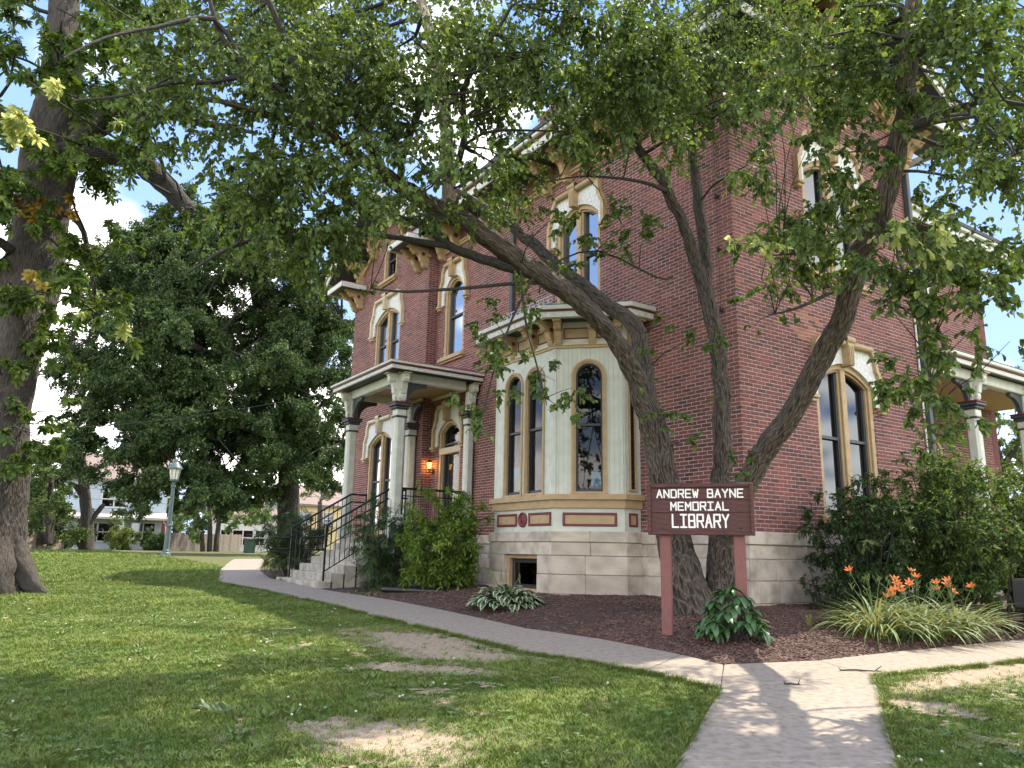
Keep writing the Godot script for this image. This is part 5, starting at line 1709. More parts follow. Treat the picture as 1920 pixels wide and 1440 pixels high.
func shrubs() -> void:
	var G := func(x: float, z: float) -> Vector3: return Vector3(x, bed(x, z) - 0.01, z)
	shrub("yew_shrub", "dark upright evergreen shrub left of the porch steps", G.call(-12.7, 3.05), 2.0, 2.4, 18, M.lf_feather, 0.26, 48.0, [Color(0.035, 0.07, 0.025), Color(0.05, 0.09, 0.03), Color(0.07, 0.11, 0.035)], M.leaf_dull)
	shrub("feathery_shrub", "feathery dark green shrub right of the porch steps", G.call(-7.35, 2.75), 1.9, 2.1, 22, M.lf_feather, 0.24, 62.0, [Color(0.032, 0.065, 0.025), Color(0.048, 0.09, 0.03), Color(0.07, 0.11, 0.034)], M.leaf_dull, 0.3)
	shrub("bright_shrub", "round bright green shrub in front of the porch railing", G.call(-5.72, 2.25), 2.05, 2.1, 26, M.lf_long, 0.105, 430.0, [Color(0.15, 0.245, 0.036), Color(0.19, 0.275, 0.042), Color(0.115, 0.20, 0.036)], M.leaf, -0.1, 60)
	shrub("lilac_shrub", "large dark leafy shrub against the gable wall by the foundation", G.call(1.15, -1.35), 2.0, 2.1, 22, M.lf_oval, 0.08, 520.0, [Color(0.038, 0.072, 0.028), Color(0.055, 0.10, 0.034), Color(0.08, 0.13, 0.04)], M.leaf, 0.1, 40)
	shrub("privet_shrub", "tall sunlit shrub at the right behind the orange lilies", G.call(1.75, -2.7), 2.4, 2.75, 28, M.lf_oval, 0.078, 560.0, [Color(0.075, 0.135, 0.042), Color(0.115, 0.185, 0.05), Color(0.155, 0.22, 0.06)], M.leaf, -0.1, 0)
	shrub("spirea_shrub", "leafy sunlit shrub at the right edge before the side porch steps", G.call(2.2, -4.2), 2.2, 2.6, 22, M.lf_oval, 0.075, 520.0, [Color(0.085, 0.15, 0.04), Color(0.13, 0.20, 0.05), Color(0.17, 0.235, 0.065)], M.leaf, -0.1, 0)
	shrub("low_branch_shrub", "low dark shrub branches reaching over the mulch beside the gable foundation", G.call(0.75, -0.75), 1.0, 0.75, 8, M.lf_oval, 0.07, 330.0, [Color(0.030, 0.058, 0.024), Color(0.042, 0.078, 0.028)], M.leaf, 0.2, 0)
	# rhododendron under the sign
	var at: Vector3 = G.call(1.95, 2.72)
	var t := thing("rhododendron", "small glossy broad-leaved evergreen at the foot of the library sign", "shrub", at)
	var rl := []
	for k in 3: rl.append(broad_leaf(Color(0.050, 0.112, 0.038), Color(0.058, 0.125, 0.042), 0.17 + 0.02 * k, 0.5 + 0.3 * k))
	var gl := mat(Color.WHITE, 0.3, {"vertex_color_use_as_albedo": true, "cull_mode": BaseMaterial3D.CULL_DISABLED, "backlight_enabled": true, "backlight": Color(0.25, 0.25, 0.16)})
	var heads := []
	for k in 34:
		var a := k * 2.39996
		var rr := sqrt((k + 0.5) / 34.0)
		heads.append(Vector3(cos(a) * 0.38 * rr, (0.58 - 0.40 * rr * rr) * [1.0, 0.85, 0.55, 0.3][k % 4] + 0.05, sin(a) * 0.38 * rr))
		var st := MB.new()
		st.tube(PackedVector3Array([Vector3(cos(a) * 0.04, -0.03, sin(a) * 0.04), heads[-1] * 0.5 + Vector3(0, 0.06, 0), heads[-1]]), PackedFloat32Array([0.008, 0.006, 0.004]), 5)
		obj("stem", st, M.bark_dark, t)
	leaves_of(t, rl, [gl], 272, func(k: int) -> Transform3D:
		var h: Vector3 = heads[k % 34]
		var a := TAU * (k / 34) / 8.0 + R.randf_range(-0.3, 0.3)
		var out := Vector3(cos(a), 0, sin(a)) + Vector3(h.x, 0.0, h.z) * 1.2
		var y := (out.normalized() + Vector3(0, R.randf_range(-0.25, 0.5), 0)).normalized()
		var x := y.cross(Vector3.UP).normalized()
		var s := R.randf_range(0.14, 0.20)
		return Transform3D(Basis(-x * s, y * s, -x.cross(y) * s), h + Vector3(0, R.randf_range(-0.03, 0.02), 0)))
	# hosta
	at = G.call(-2.35, 3.0)
	t = thing("hosta", "variegated hosta with white-edged leaves beside the path below the bay", "hosta", at)
	var hl := []
	for k in 3: hl.append(broad_leaf(Color(0.42, 0.46, 0.30), Color(0.070, 0.13, 0.048), 0.25, 1.1 + 0.35 * k))
	leaves_of(t, hl, [gl], 170, func(k: int) -> Transform3D:
		var a := k * 2.39996
		var rr := sqrt((k + 0.5) / 170.0)
		var tilt := lerpf(0.1, 0.9, rr)
		var b := Basis(Vector3.UP, a) * Basis(Vector3.RIGHT, tilt * 0.75)
		var s := R.randf_range(0.20, 0.29)
		return Transform3D(b.scaled(Vector3.ONE * s), Vector3(sin(a) * 0.46 * rr, (0.24 * (1.0 - rr * rr) + 0.06) * R.randf_range(0.5, 1.0), cos(a) * 0.46 * rr)))
	for k in 4:
		var st := MB.new()
		var a := R.randf() * TAU
		var e := Vector3(cos(a) * 0.25, R.randf_range(0.45, 0.62), sin(a) * 0.25)
		st.tube(PackedVector3Array([Vector3.ZERO, e * 0.55 + Vector3(0, 0.05, 0), e]), PackedFloat32Array([0.006, 0.005, 0.004]), 5)
		for j in 7: st.bar(e - Vector3(0, 0.02 * j, 0), e + Vector3(R.randf_range(-0.03, 0.03), 0.02 - 0.02 * j, R.randf_range(-0.03, 0.03)), 0.007, 5)
		obj("flower_stalk", st, M.stalk, t)
	# day lilies
	lilies()
	# withered bulb leaves by the steps
	at = G.call(-6.85, 3.45)
	t = thing("withered_leaves", "limp yellowing bulb leaves lying beside the bottom porch step", "plant", at)
	var wl := [blade_mesh(0.5, 0.011, 2.4), blade_mesh(0.6, 0.010, 2.0)]
	leaves_of(t, wl, [mat(lin(0.22, 0.20, 0.06), 0.7, {"cull_mode": 2}), mat(lin(0.14, 0.17, 0.05), 0.7, {"cull_mode": 2}), mat(lin(0.30, 0.24, 0.10), 0.8, {"cull_mode": 2})], 70, func(k: int) -> Transform3D:
		return Transform3D(Basis(Vector3.UP, R.randf() * TAU) * Basis(Vector3.RIGHT, R.randf_range(0.5, 1.1)), Vector3(R.randf_range(-0.6, 0.6), 0.0, R.randf_range(-0.22, 0.22))))
	at = G.call(0.35, 3.1)
	t = thing("dry_grass_wisp", "wisp of pale dry grass lying on the mulch between hosta and sign", "dry grass", at)
	leaves_of(t, wl, [mat(lin(0.42, 0.33, 0.15), 0.8, {"cull_mode": 2})], 12, func(k: int) -> Transform3D:
		return Transform3D(Basis(Vector3.UP, R.randf() * TAU) * Basis(Vector3.RIGHT, 1.25) * Basis.from_scale(Vector3.ONE * 0.6), Vector3(R.randf_range(-0.2, 0.2), 0.01, R.randf_range(-0.1, 0.1))))
	at = G.call(1.85, 1.15)
	t = thing("sprout", "single small yellow-green sprout coming up through the open mulch", "plant", at)
	leaves_of(t, [M.lf_oval], [mat(lin(0.22, 0.26, 0.05), 0.6, {"cull_mode": 2})], 12, func(k: int) -> Transform3D:
		return Transform3D(Basis(Vector3.UP, k * 2.4) * Basis(Vector3.RIGHT, 0.9) * Basis.from_scale(Vector3.ONE * 0.06), Vector3(0, 0.02 + k * 0.011, 0)))

func lilies() -> void:
	for c in 5:
		var x: float = [2.45, 2.66, 2.1, 2.72, 2.3][c]
		var z: float = [0.60, 0.0, 0.10, -0.75, -0.55][c]
		var at := Vector3(x, bed(x, z) - 0.01, z)
		var t := thing("day_lily", ["orange day lily clump spilling onto the side path, nearest the bare mulch", "orange day lily clump with the most open flowers, in the middle of the lily bed", "day lily clump tucked against the dark shrub behind the other lilies", "orange day lily clump at the back beside the cart", "day lily clump between the tall sunlit shrub and the front lilies"][c], "day lily", at, "orange day lilies")
		var bl := [blade_mesh(0.74, 0.0115, 1.6), blade_mesh(0.84, 0.0125, 1.9), blade_mesh(0.62, 0.0105, 2.0), blade_mesh(0.78, 0.0115, 1.2)]
		var ms := []
		for q in [Color(0.058, 0.11, 0.024), Color(0.08, 0.135, 0.030), Color(0.045, 0.09, 0.020)]:
			ms.append(mat(q.linear_to_srgb(), 0.6, {"cull_mode": 2, "backlight_enabled": true, "backlight": Color(0.5, 0.5, 0.3)}))
		leaves_of(t, bl, ms, 190, func(k: int) -> Transform3D:
			var a := k * 2.39996 + R.randf_range(-0.3, 0.3)
			var rr := sqrt((k + 0.5) / 190.0)
			return Transform3D(Basis(Vector3.UP, a) * Basis(Vector3.RIGHT, rr * 0.38 - 0.1) * Basis.from_scale(Vector3.ONE * R.randf_range(0.75, 1.15)), Vector3(sin(a) * 0.26 * rr, 0, cos(a) * 0.26 * rr)))
		var fl: int = [3, 7, 2, 4, 3][c]
		for k in fl + 3:
			var a := R.randf() * TAU
			var top := Vector3(cos(a) * R.randf_range(0.1, 0.5), R.randf_range(0.50, 0.74), sin(a) * R.randf_range(0.1, 0.5))
			var st := MB.new()
			st.tube(PackedVector3Array([Vector3(cos(a) * 0.06, 0, sin(a) * 0.06), top * 0.6 + Vector3(0, 0.08, 0), top]), PackedFloat32Array([0.005, 0.004, 0.003]), 5)
			for j in 3: st.tube(PackedVector3Array([top - Vector3(0, 0.03 * j, 0), top + Vector3(R.randf_range(-0.04, 0.04), 0.03 - 0.02 * j, R.randf_range(-0.04, 0.04)), top + Vector3(R.randf_range(-0.05, 0.05), 0.07 - 0.02 * j, R.randf_range(-0.05, 0.05))]), PackedFloat32Array([0.003, 0.006, 0.002]), 5)
			var s := obj("flower_stem", st, M.stalk, t)
			if k >= fl: continue
			var f := MB.new()
			var dir := Basis.from_euler(Vector3(R.randf_range(0.2, 1.0), R.randf() * TAU, 0))
			for j in 6:
				var pt := leaf_shape(0.20 if j % 2 else 0.13, 0.9, 0.3, 4)
				var tf := Transform3D(dir * Basis(Vector3.UP, TAU * j / 6.0) * Basis(Vector3.RIGHT, 0.75), top + Vector3(0, 0.01, 0))
				for i in range(0, pt.size(), 3):
					var v := []
					for e in 3:
						var p: Vector3 = pt[i + e] * 0.082
						p.z += p.y * p.y * 3.6
						v.append(tf * p)
					if (v[1] - v[0]).cross(v[2] - v[0]).length() > 1e-10: f.tri(v[0], v[1], v[2])
			obj("flower", f, M.petal, t)
			var ce := MB.new()
			for j in 5: ce.bar(top + Vector3(0, 0.01, 0), top + dir * Vector3(0.02 * cos(j * 1.26), 0.05, 0.02 * sin(j * 1.26)), 0.0014, 4)
			obj("stamens", ce, M.stamen, t)

# ---------------------------------------------------------------- sign, lamps, odds and ends
const GLYPH := {
	"A": [[0, 0, 0.5, 1], [0.5, 1, 1, 0], [0.2, 0.38, 0.8, 0.38]], "N": [[0, 0, 0, 1], [0, 1, 1, 0], [1, 0, 1, 1]], "D": [[0, 0, 0, 1], [0, 1, 0.8, 1], [0.8, 1, 1, 0.85], [1, 0.85, 1, 0.1], [1, 0.1, 0.85, 0], [0.85, 0, 0, 0]],
	"R": [[0, 0, 0, 1], [0, 1, 1, 1], [1, 1, 1, 0.5], [1, 0.5, 0, 0.47], [0.6, 0.47, 1, 0]], "E": [[0, 0, 0, 1], [0, 1, 1, 1], [0, 0.5, 0.85, 0.5], [0, 0, 1, 0]], "W": [[0, 1, 0.25, 0], [0.25, 0, 0.5, 0.75], [0.5, 0.75, 0.75, 0], [0.75, 0, 1, 1]],
	"B": [[0, 0, 0, 1], [0, 1, 0.9, 1], [0.9, 1, 0.95, 0.54], [0, 0.5, 0.9, 0.5], [0.95, 0.46, 1, 0.05], [1, 0, 0, 0]], "Y": [[0, 1, 0.5, 0.5], [1, 1, 0.5, 0.5], [0.5, 0.5, 0.5, 0]], "M": [[0, 0, 0, 1], [0, 1, 0.5, 0.4], [0.5, 0.4, 1, 1], [1, 1, 1, 0]],
	"O": [[0, 0, 0, 1], [0, 1, 1, 1], [1, 1, 1, 0], [1, 0, 0, 0]], "I": [[0.5, 0, 0.5, 1], [0, 1, 1, 1], [0, 0, 1, 0]], "L": [[0, 1, 0, 0], [0, 0, 1, 0]]}

func small_things() -> void:
	library_sign()
	lamp_post()
	lantern()
	# cable with two bulbs, from the porch corner out over the lawn
	var t := thing("overhead_cable", "thin cable with two hanging bulbs strung from the porch roof corner", "cable", Vector3(-11.8, 4.95, 2.6))
	var p := PackedVector3Array()
	var r := PackedFloat32Array()
	for k in 21:
		var u := k / 20.0
		p.append(Vector3(-22.0 * u, 0.9 * u - 1.9 * u * (1.0 - u), 9.0 * u)); r.append(0.008)
	var b := MB.new(); b.tube(p, r, 5); obj("wire", b, M.black, t)
	for k in [2, 3]:
		b = MB.new()
		b.lathe(PackedVector2Array([Vector2(0.001, -0.15), Vector2(0.022, -0.13), Vector2(0.025, -0.10), Vector2(0.012, -0.07), Vector2(0.012, 0.0), Vector2(0.001, 0.0)]), 10, Transform3D(Basis.IDENTITY, p[k]))
		obj("bulb", b, M.white, t)
	# cable clips down the corner
	t = thing("clipped_cable", "black cable held by dark clips down the brick near the corner", "cable", Vector3(-0.30, 1.2, 0.02))
	b = MB.new(); b.bar(Vector3(0, 0, 0.012), Vector3(-0.02, 8.3, 0.012), 0.006, 5); obj("wire", b, M.black, t)
	for y in [1.55, 2.6, 3.65, 4.75, 5.75]:
		b = MB.new()
		b.bevel_box(Vector3(-0.035, y - 0.03, 0.0), Vector3(0.03, y + 0.03, 0.045), 0.01); b.bevel_box(Vector3(-0.015, y - 0.05, 0.02), Vector3(0.012, y + 0.05, 0.07), 0.008)
		obj("clip", b, M.black, t)
	# drain pipe in the bed and spigot on the foundation
	t = thing("drain_pipe", "black corrugated drain pipe lying under the bright shrub", "pipe", Vector3(-6.55, bed(-6.55, 3.2) + 0.07, 3.2))
	b = MB.new()
	p = PackedVector3Array(); r = PackedFloat32Array()
	for k in 60:
		p.append(Vector3(0.022 * k, 0.0, -0.012 * k)); r.append(0.072 if k % 2 else 0.062)
	b.tube(p, r, 14)
	obj("pipe", b, M.black, t)
	t = thing("wall_vent", "small grey metal vent elbow on the gable foundation", "vent", Vector3(0.06, 0.70, -1.33))
	b = MB.new()
	b.bevel_box(Vector3(-0.02, 0.0, -0.02), Vector3(0.05, 0.21, 0.02), 0.012); b.bevel_box(Vector3(-0.03, -0.05, -0.045), Vector3(0.08, 0.0, 0.045), 0.015)
	obj("vent_pipe", b, mat(lin(0.42, 0.40, 0.37), 0.6), t)
	# sticks
	for k in 3:
		var x: float = [3.46, 3.5, 1.2][k]
		var z: float = [2.62, 3.74, 2.05][k]
		t = thing("stick", ["thin forked stick lying across the path junction", "short dark twig on the approach path below the forked stick", "small broken twig lying on the mulch right of the sign"][k], "stick", Vector3(x, (ground(x, z) + 0.045) if k < 2 else bed(x, z) + 0.02, z))
		b = MB.new()
		var d := Vector3(0.58, 0, -0.82)
		var l: float = [0.20, 0.07, 0.11][k]
		b.tube(PackedVector3Array([-d * l, -d * l * 0.3 + Vector3(0.01, 0.008, 0), d * l * 0.4, d * l]), PackedFloat32Array([0.007, 0.008, 0.007, 0.006]), 6)
		b.tube(PackedVector3Array([d * l * 0.7, d * l * 1.05 + Vector3(0.0, 0.05, 0.0)]), PackedFloat32Array([0.006, 0.003]), 5)
		b.tube(PackedVector3Array([-d * l * 0.95, -d * l * 1.1 + Vector3(0.02, 0.03, 0.02)]), PackedFloat32Array([0.006, 0.003]), 5)
		obj("wood", b, M.bark_dark, t)
	t = thing("fallen_sprig", "fallen leafy green sprig lying on the lawn in the left foreground", "sprig", Vector3(1.95, ground(1.95, 8.43) + 0.05, 8.43))
	b = MB.new(); b.tube(PackedVector3Array([Vector3(-0.06, 0, 0.08), Vector3(0.02, 0.02, 0.0), Vector3(0.09, 0.02, -0.12)]), PackedFloat32Array([0.003, 0.003, 0.002]), 5); obj("twig", b, M.stalk, t)
	leaves_of(t, [M.lf_oval], [mat(lin(0.13, 0.19, 0.09), 0.5, {"cull_mode": 2})], 16, func(k: int) -> Transform3D:
		return Transform3D(Basis.from_euler(Vector3(R.randf_range(-1.3, -0.4), R.randf() * TAU, R.randf_range(-0.5, 0.5))) * Basis.from_scale(Vector3.ONE * R.randf_range(0.07, 0.11)), Vector3(-0.06 + k * 0.01, 0.02, 0.08 - k * 0.013)))
	for k in 26:
		var rr := R.randf_range(5.2, 14.0)
		var a := deg_to_rad(YAW + R.randf_range(2.0, 33.0))
		var x := CAM.x - sin(a) * rr
		var z := CAM.z - cos(a) * rr
		if z < 5.3: continue
		var o := obj("fallen_leaf", M.lf_birch, mat(lin(0.15, 0.20, 0.10) if k % 3 else lin(0.30, 0.20, 0.09), 0.6, {"cull_mode": 2}))
		o.transform = Transform3D(Basis.from_euler(Vector3(-1.4 + R.randf_range(-0.3, 0.3), R.randf() * TAU, R.randf_range(-0.3, 0.3))) * Basis.from_scale(Vector3.ONE * R.randf_range(0.05, 0.09)), Vector3(x, ground(x, z) + 0.045, z))
		tag(o, "small fallen leaf lying on the grass", "leaf", "fallen leaves on the lawn")
	# wheeled walker at the right edge
	t = thing("folding_cart", "black wheeled folding cart parked at the right edge by the side path", "cart", Vector3(3.0, bed(3.0, -1.75) + 0.0, -1.75))
	for z in [-0.22, 0.22]:
		b = MB.new()
		var w := PackedVector3Array()
		var wr := PackedFloat32Array()
		for k in 17:
			w.append(Vector3(cos(TAU * k / 16.0) * 0.085, 0.10 + sin(TAU * k / 16.0) * 0.085, z)); wr.append(0.022)
		b.tube(w, wr, 8); b.bar(Vector3(0, 0.10, z - 0.02), Vector3(0, 0.10, z + 0.02), 0.05, 10)
		obj("wheel", b, M.black, t)
		b = MB.new()
		b.tube(PackedVector3Array([Vector3(0, 0.12, z), Vector3(0.03, 0.5, z), Vector3(0.12, 0.95, z), Vector3(0.30, 1.02, z)]), PackedFloat32Array([0.016, 0.016, 0.016, 0.018]), 8)
		obj("frame", b, M.iron, t)
	b = MB.new()
	b.bevel_box(Vector3(0.06, 0.35, -0.2), Vector3(0.30, 0.75, 0.2), 0.03)
	obj("bag", b, M.black, t)

func library_sign() -> void:
	var ux := Vector3(0.81, 0, -0.586).normalized()
	var t := thing("library_sign", "maroon wooden sign with white letters naming the memorial library", "sign", Vector3(1.585, -0.2, 2.785))
	t.basis = Basis(ux, Vector3.UP, ux.cross(Vector3.UP))
	var w := 0.635
	var y0 := 1.175
	var y1 := 1.80
	var b: MB
	for x in [-0.435, 0.445]:
		b = MB.new()
		b.bevel_box(Vector3(x - 0.065, -0.35, -0.12), Vector3(x + 0.065, 1.7, -0.03), 0.008)
		obj("post", b, M.signpost, t)
	var hs := [y0 + 0.038, 1.444, 1.599, y1 - 0.043]
	for k in 3:
		b = MB.new()
		b.bevel_box(Vector3(-w + 0.04, hs[k] + 0.0015, -0.028), Vector3(w - 0.04, hs[k + 1] - 0.0015, 0.006 + 0.002 * (k % 2)), 0.004)
		obj("board", b, M.signwood, t)
	for q in [[-w, y0, -w + 0.045, y1, 0], [w - 0.045, y0, w, y1, 0], [-w + 0.0455, y0, w - 0.0455, y0 + 0.045, 1], [-w + 0.0455, y1 - 0.05, w - 0.0455, y1, 1]]:
		b = MB.new()
		b.bevel_box(Vector3(q[0], q[1], -0.029), Vector3(q[2], q[3], 0.036), 0.008)
		obj("frame", b, M.signwood, t)
	for x in [-0.46, 0.47]:
		b = MB.new(); b.lathe(PackedVector2Array([Vector2(0.014, 0), Vector2(0.012, 0.008), Vector2(0.0, 0.011)]), 10, Transform3D(Basis(Vector3(1, 0, 0), Vector3(0, 0, 1), Vector3(0, -1, 0)), Vector3(x, y0 + 0.09, 0.008)))
		obj("bolt", b, M.black, t)
	# lettering: routed strokes painted white. Rows: text, left edge, right edge, base, height, stroke
	for row in [["ANDREW BAYNE", -0.515, 0.520, 1.630, 0.094, 0.0085], ["MEMORIAL", -0.345, 0.345, 1.476, 0.094, 0.0085], ["LIBRARY", -0.33, 0.345, 1.270, 0.150, 0.0105]]:
		var text: String = row[0]
		var pitch: float = (row[2] - row[1] + 0.022) / text.length()
		for k in text.length():
			if text[k] == " ": continue
			var lw := pitch * 0.69
			var x: float = row[1] + pitch * k
			var lt := MB.new()
			var s: float = row[5]
			for st in GLYPH[text[k]]:
				var a := Vector2(x + st[0] * lw, row[3] + st[1] * row[4])
				var e := Vector2(x + st[2] * lw, row[3] + st[3] * row[4])
				var d := (e - a).normalized()
				var n := Vector2(-d.y, d.x) * s
				var cap := PackedVector2Array()
				for j in 5:
					var an := -PI / 2 + PI * j / 4.0
					cap.append(e + d * s * cos(an) + n * sin(an))
				for j in 5:
					var an := PI / 2 + PI * j / 4.0
					cap.append(a + d * s * cos(an) + n * sin(an))
				lt.prism(cap, 0.006, 0.0125 + R.randf() * 0.001)
			obj("letter", lt, M.letter, t)

func lamp_post() -> void:
	var t := thing("lamp_post", "grey-green lamp post with a lantern head standing on the far lawn", "lamp post", Vector3(-28.63, 0.22, 3.42))
	var b := MB.new()
	b.lathe(PackedVector2Array([Vector2(0.21, 0), Vector2(0.21, 0.12), Vector2(0.19, 0.22), Vector2(0.15, 0.26), Vector2(0.15, 0.33), Vector2(0.125, 0.36)]), 20); obj("base", b, M.lamp, t)
	b = MB.new()
	b.lathe(PackedVector2Array([Vector2(0.12, 0.355), Vector2(0.105, 1.33), Vector2(0.14, 1.35), Vector2(0.14, 1.42), Vector2(0.09, 1.45), Vector2(0.072, 3.05), Vector2(0.10, 3.08), Vector2(0.10, 3.15), Vector2(0.06, 3.2)]), 16); obj("pole", b, M.lamp, t)
	b = MB.new()
	b.lathe(PackedVector2Array([Vector2(0.06, 3.19), Vector2(0.07, 3.28), Vector2(0.17, 3.33), Vector2(0.19, 3.40), Vector2(0.0, 3.405)]), 8, Transform3D.IDENTITY, false); obj("lantern_base", b, M.lamp, t)
	b = MB.new()
	for k in 8:
		var a := TAU * k / 8.0
		b.bar(Vector3(cos(a) * 0.165, 3.40, sin(a) * 0.165), Vector3(cos(a) * 0.245, 3.86, sin(a) * 0.245), 0.014, 5)
	obj("lantern_frame", b, M.lamp, t)
	for k in 8:
		b = MB.new()
		var a := TAU * k / 8.0
		var c := TAU * (k + 1) / 8.0
		b.quad(Vector3(cos(c) * 0.16, 3.41, sin(c) * 0.16), Vector3(cos(a) * 0.16, 3.41, sin(a) * 0.16), Vector3(cos(a) * 0.24, 3.86, sin(a) * 0.24), Vector3(cos(c) * 0.24, 3.86, sin(c) * 0.24))
		obj("pane", b, M.frost, t)
	b = MB.new()
	b.lathe(PackedVector2Array([Vector2(0.0, 3.855), Vector2(0.31, 3.86), Vector2(0.31, 3.92), Vector2(0.20, 4.08), Vector2(0.10, 4.18), Vector2(0.09, 4.24), Vector2(0.07, 4.30), Vector2(0.0, 4.34)]), 16); obj("lantern_roof", b, M.lamp, t)

func lantern() -> void:
	var t := thing("wall_lantern", "small lit black wall lantern beside the front door under the porch", "lantern", Vector3(-10.60, 3.0, 0.02))
	var b := MB.new()
	b.bevel_box(Vector3(-0.045, -0.2, 0.0), Vector3(0.045, -0.05, 0.02), 0.006)
	b.tube(PackedVector3Array([Vector3(0, -0.14, 0.02), Vector3(0, -0.18, 0.08), Vector3(0, -0.13, 0.13), Vector3(0, -0.08, 0.13)]), PackedFloat32Array([0.012, 0.012, 0.012, 0.012]), 6)
	obj("arm", b, M.black, t)
	b = MB.new()
	b.lathe(PackedVector2Array([Vector2(0.045, -0.09), Vector2(0.052, -0.07), Vector2(0.0, -0.068)]), 6, Transform3D(Basis.IDENTITY, Vector3(0, 0, 0.13)), false)
	b.lathe(PackedVector2Array([Vector2(0.0, 0.099), Vector2(0.095, 0.10), Vector2(0.05, 0.15), Vector2(0.012, 0.17), Vector2(0.012, 0.2), Vector2(0.0, 0.205)]), 6, Transform3D(Basis.IDENTITY, Vector3(0, 0, 0.13)), false)
	for k in 6:
		var a := TAU * k / 6.0
		b.bar(Vector3(cos(a) * 0.05, -0.07, 0.13 + sin(a) * 0.05), Vector3(cos(a) * 0.078, 0.10, 0.13 + sin(a) * 0.078), 0.005, 4)
	obj("cage", b, M.black, t)
	b = MB.new()
	b.lathe(PackedVector2Array([Vector2(0.0, -0.065), Vector2(0.045, -0.06), Vector2(0.072, 0.095), Vector2(0.0, 0.097)]), 12, Transform3D(Basis.IDENTITY, Vector3(0, 0, 0.13)))
	obj("lamp_glass", b, mat(lin(0.9, 0.75, 0.5), 0.4, {"emission_enabled": true, "emission": Color(1.0, 0.72, 0.36), "emission_energy_multiplier": 1.6}), t)
	var l := OmniLight3D.new()
	l.name = "lamp_light"
	l.light_color = Color(1.0, 0.66, 0.33); l.light_energy = 0.07; l.omni_range = 6.0; l.omni_attenuation = 2.0; l.shadow_enabled = true; l.light_size = 0.05
	l.position = Vector3(0, 0.02, 0.13)
	t.add_child(l)

# ---------------------------------------------------------------- beyond the lawn
func far_house(called: String, label: String, at: Vector3, w: float, d: float, h: float, ridge: float, body: Material, roof: Material, wins: Array, porch_h := 0.0) -> void:
	var t := thing(called, label, "house", at)
	# local x runs along the front, z towards the viewer
	var f := Vector3(0.985, 0, 0.17)
	t.basis = Basis(Vector3.UP.cross(f), Vector3.UP, f)
	var b := MB.new()
	b.box(Vector3(-w / 2, -0.5, -d), Vector3(w / 2, h, 0)); obj("wall", b, body, t)
	if body == M.siding:
		var n := int(h / 0.22)
		for k in n:
			b = MB.new(); b.prism(PackedVector2Array([Vector2(0, k * 0.22), Vector2(0.03, k * 0.22), Vector2(0.006, k * 0.22 + 0.215), Vector2(0, k * 0.22 + 0.215)]), -w / 2, w / 2, Transform3D(Basis(Vector3(0, 0, 1), Vector3.UP, Vector3(-1, 0, 0)), Vector3(0, 0, 0.001)))
			obj("clapboard", b, body, t)
	b = MB.new()
	b.prism(PackedVector2Array([Vector2(-0.5, h - 0.15), Vector2(d + 0.5, h - 0.15), Vector2(d + 0.5, h + 0.05), Vector2(d / 2, ridge), Vector2(-0.5, h + 0.05)]), -w / 2 - 0.4, w / 2 + 0.4, Transform3D(Basis(Vector3(0, 0, -1), Vector3.UP, Vector3(1, 0, 0)), Vector3.ZERO))
	obj("roof", b, roof, t)
	for q in wins:
		b = MB.new()
		for e in [[q[0] - 0.12, q[1] - 0.12, q[0], q[1] + q[3] + 0.12], [q[0] + q[2], q[1] - 0.12, q[0] + q[2] + 0.12, q[1] + q[3] + 0.12], [q[0], q[1] - 0.12, q[0] + q[2], q[1]], [q[0], q[1] + q[3], q[0] + q[2], q[1] + q[3] + 0.12], [q[0], q[1] + q[3] * 0.48, q[0] + q[2], q[1] + q[3] * 0.54], [q[0] + q[2] * 0.47, q[1], q[0] + q[2] * 0.53, q[1] + q[3]]]:
			b.box(Vector3(e[0], e[1], -0.02), Vector3(e[2], e[3], q[4] + 0.07))
		var o := obj("window", b, M.white, t)
		b = MB.new(); b.box(Vector3(q[0], q[1], -0.02), Vector3(q[0] + q[2], q[1] + q[3], q[4] + 0.035)); obj("pane", b, M.mirror2, o)

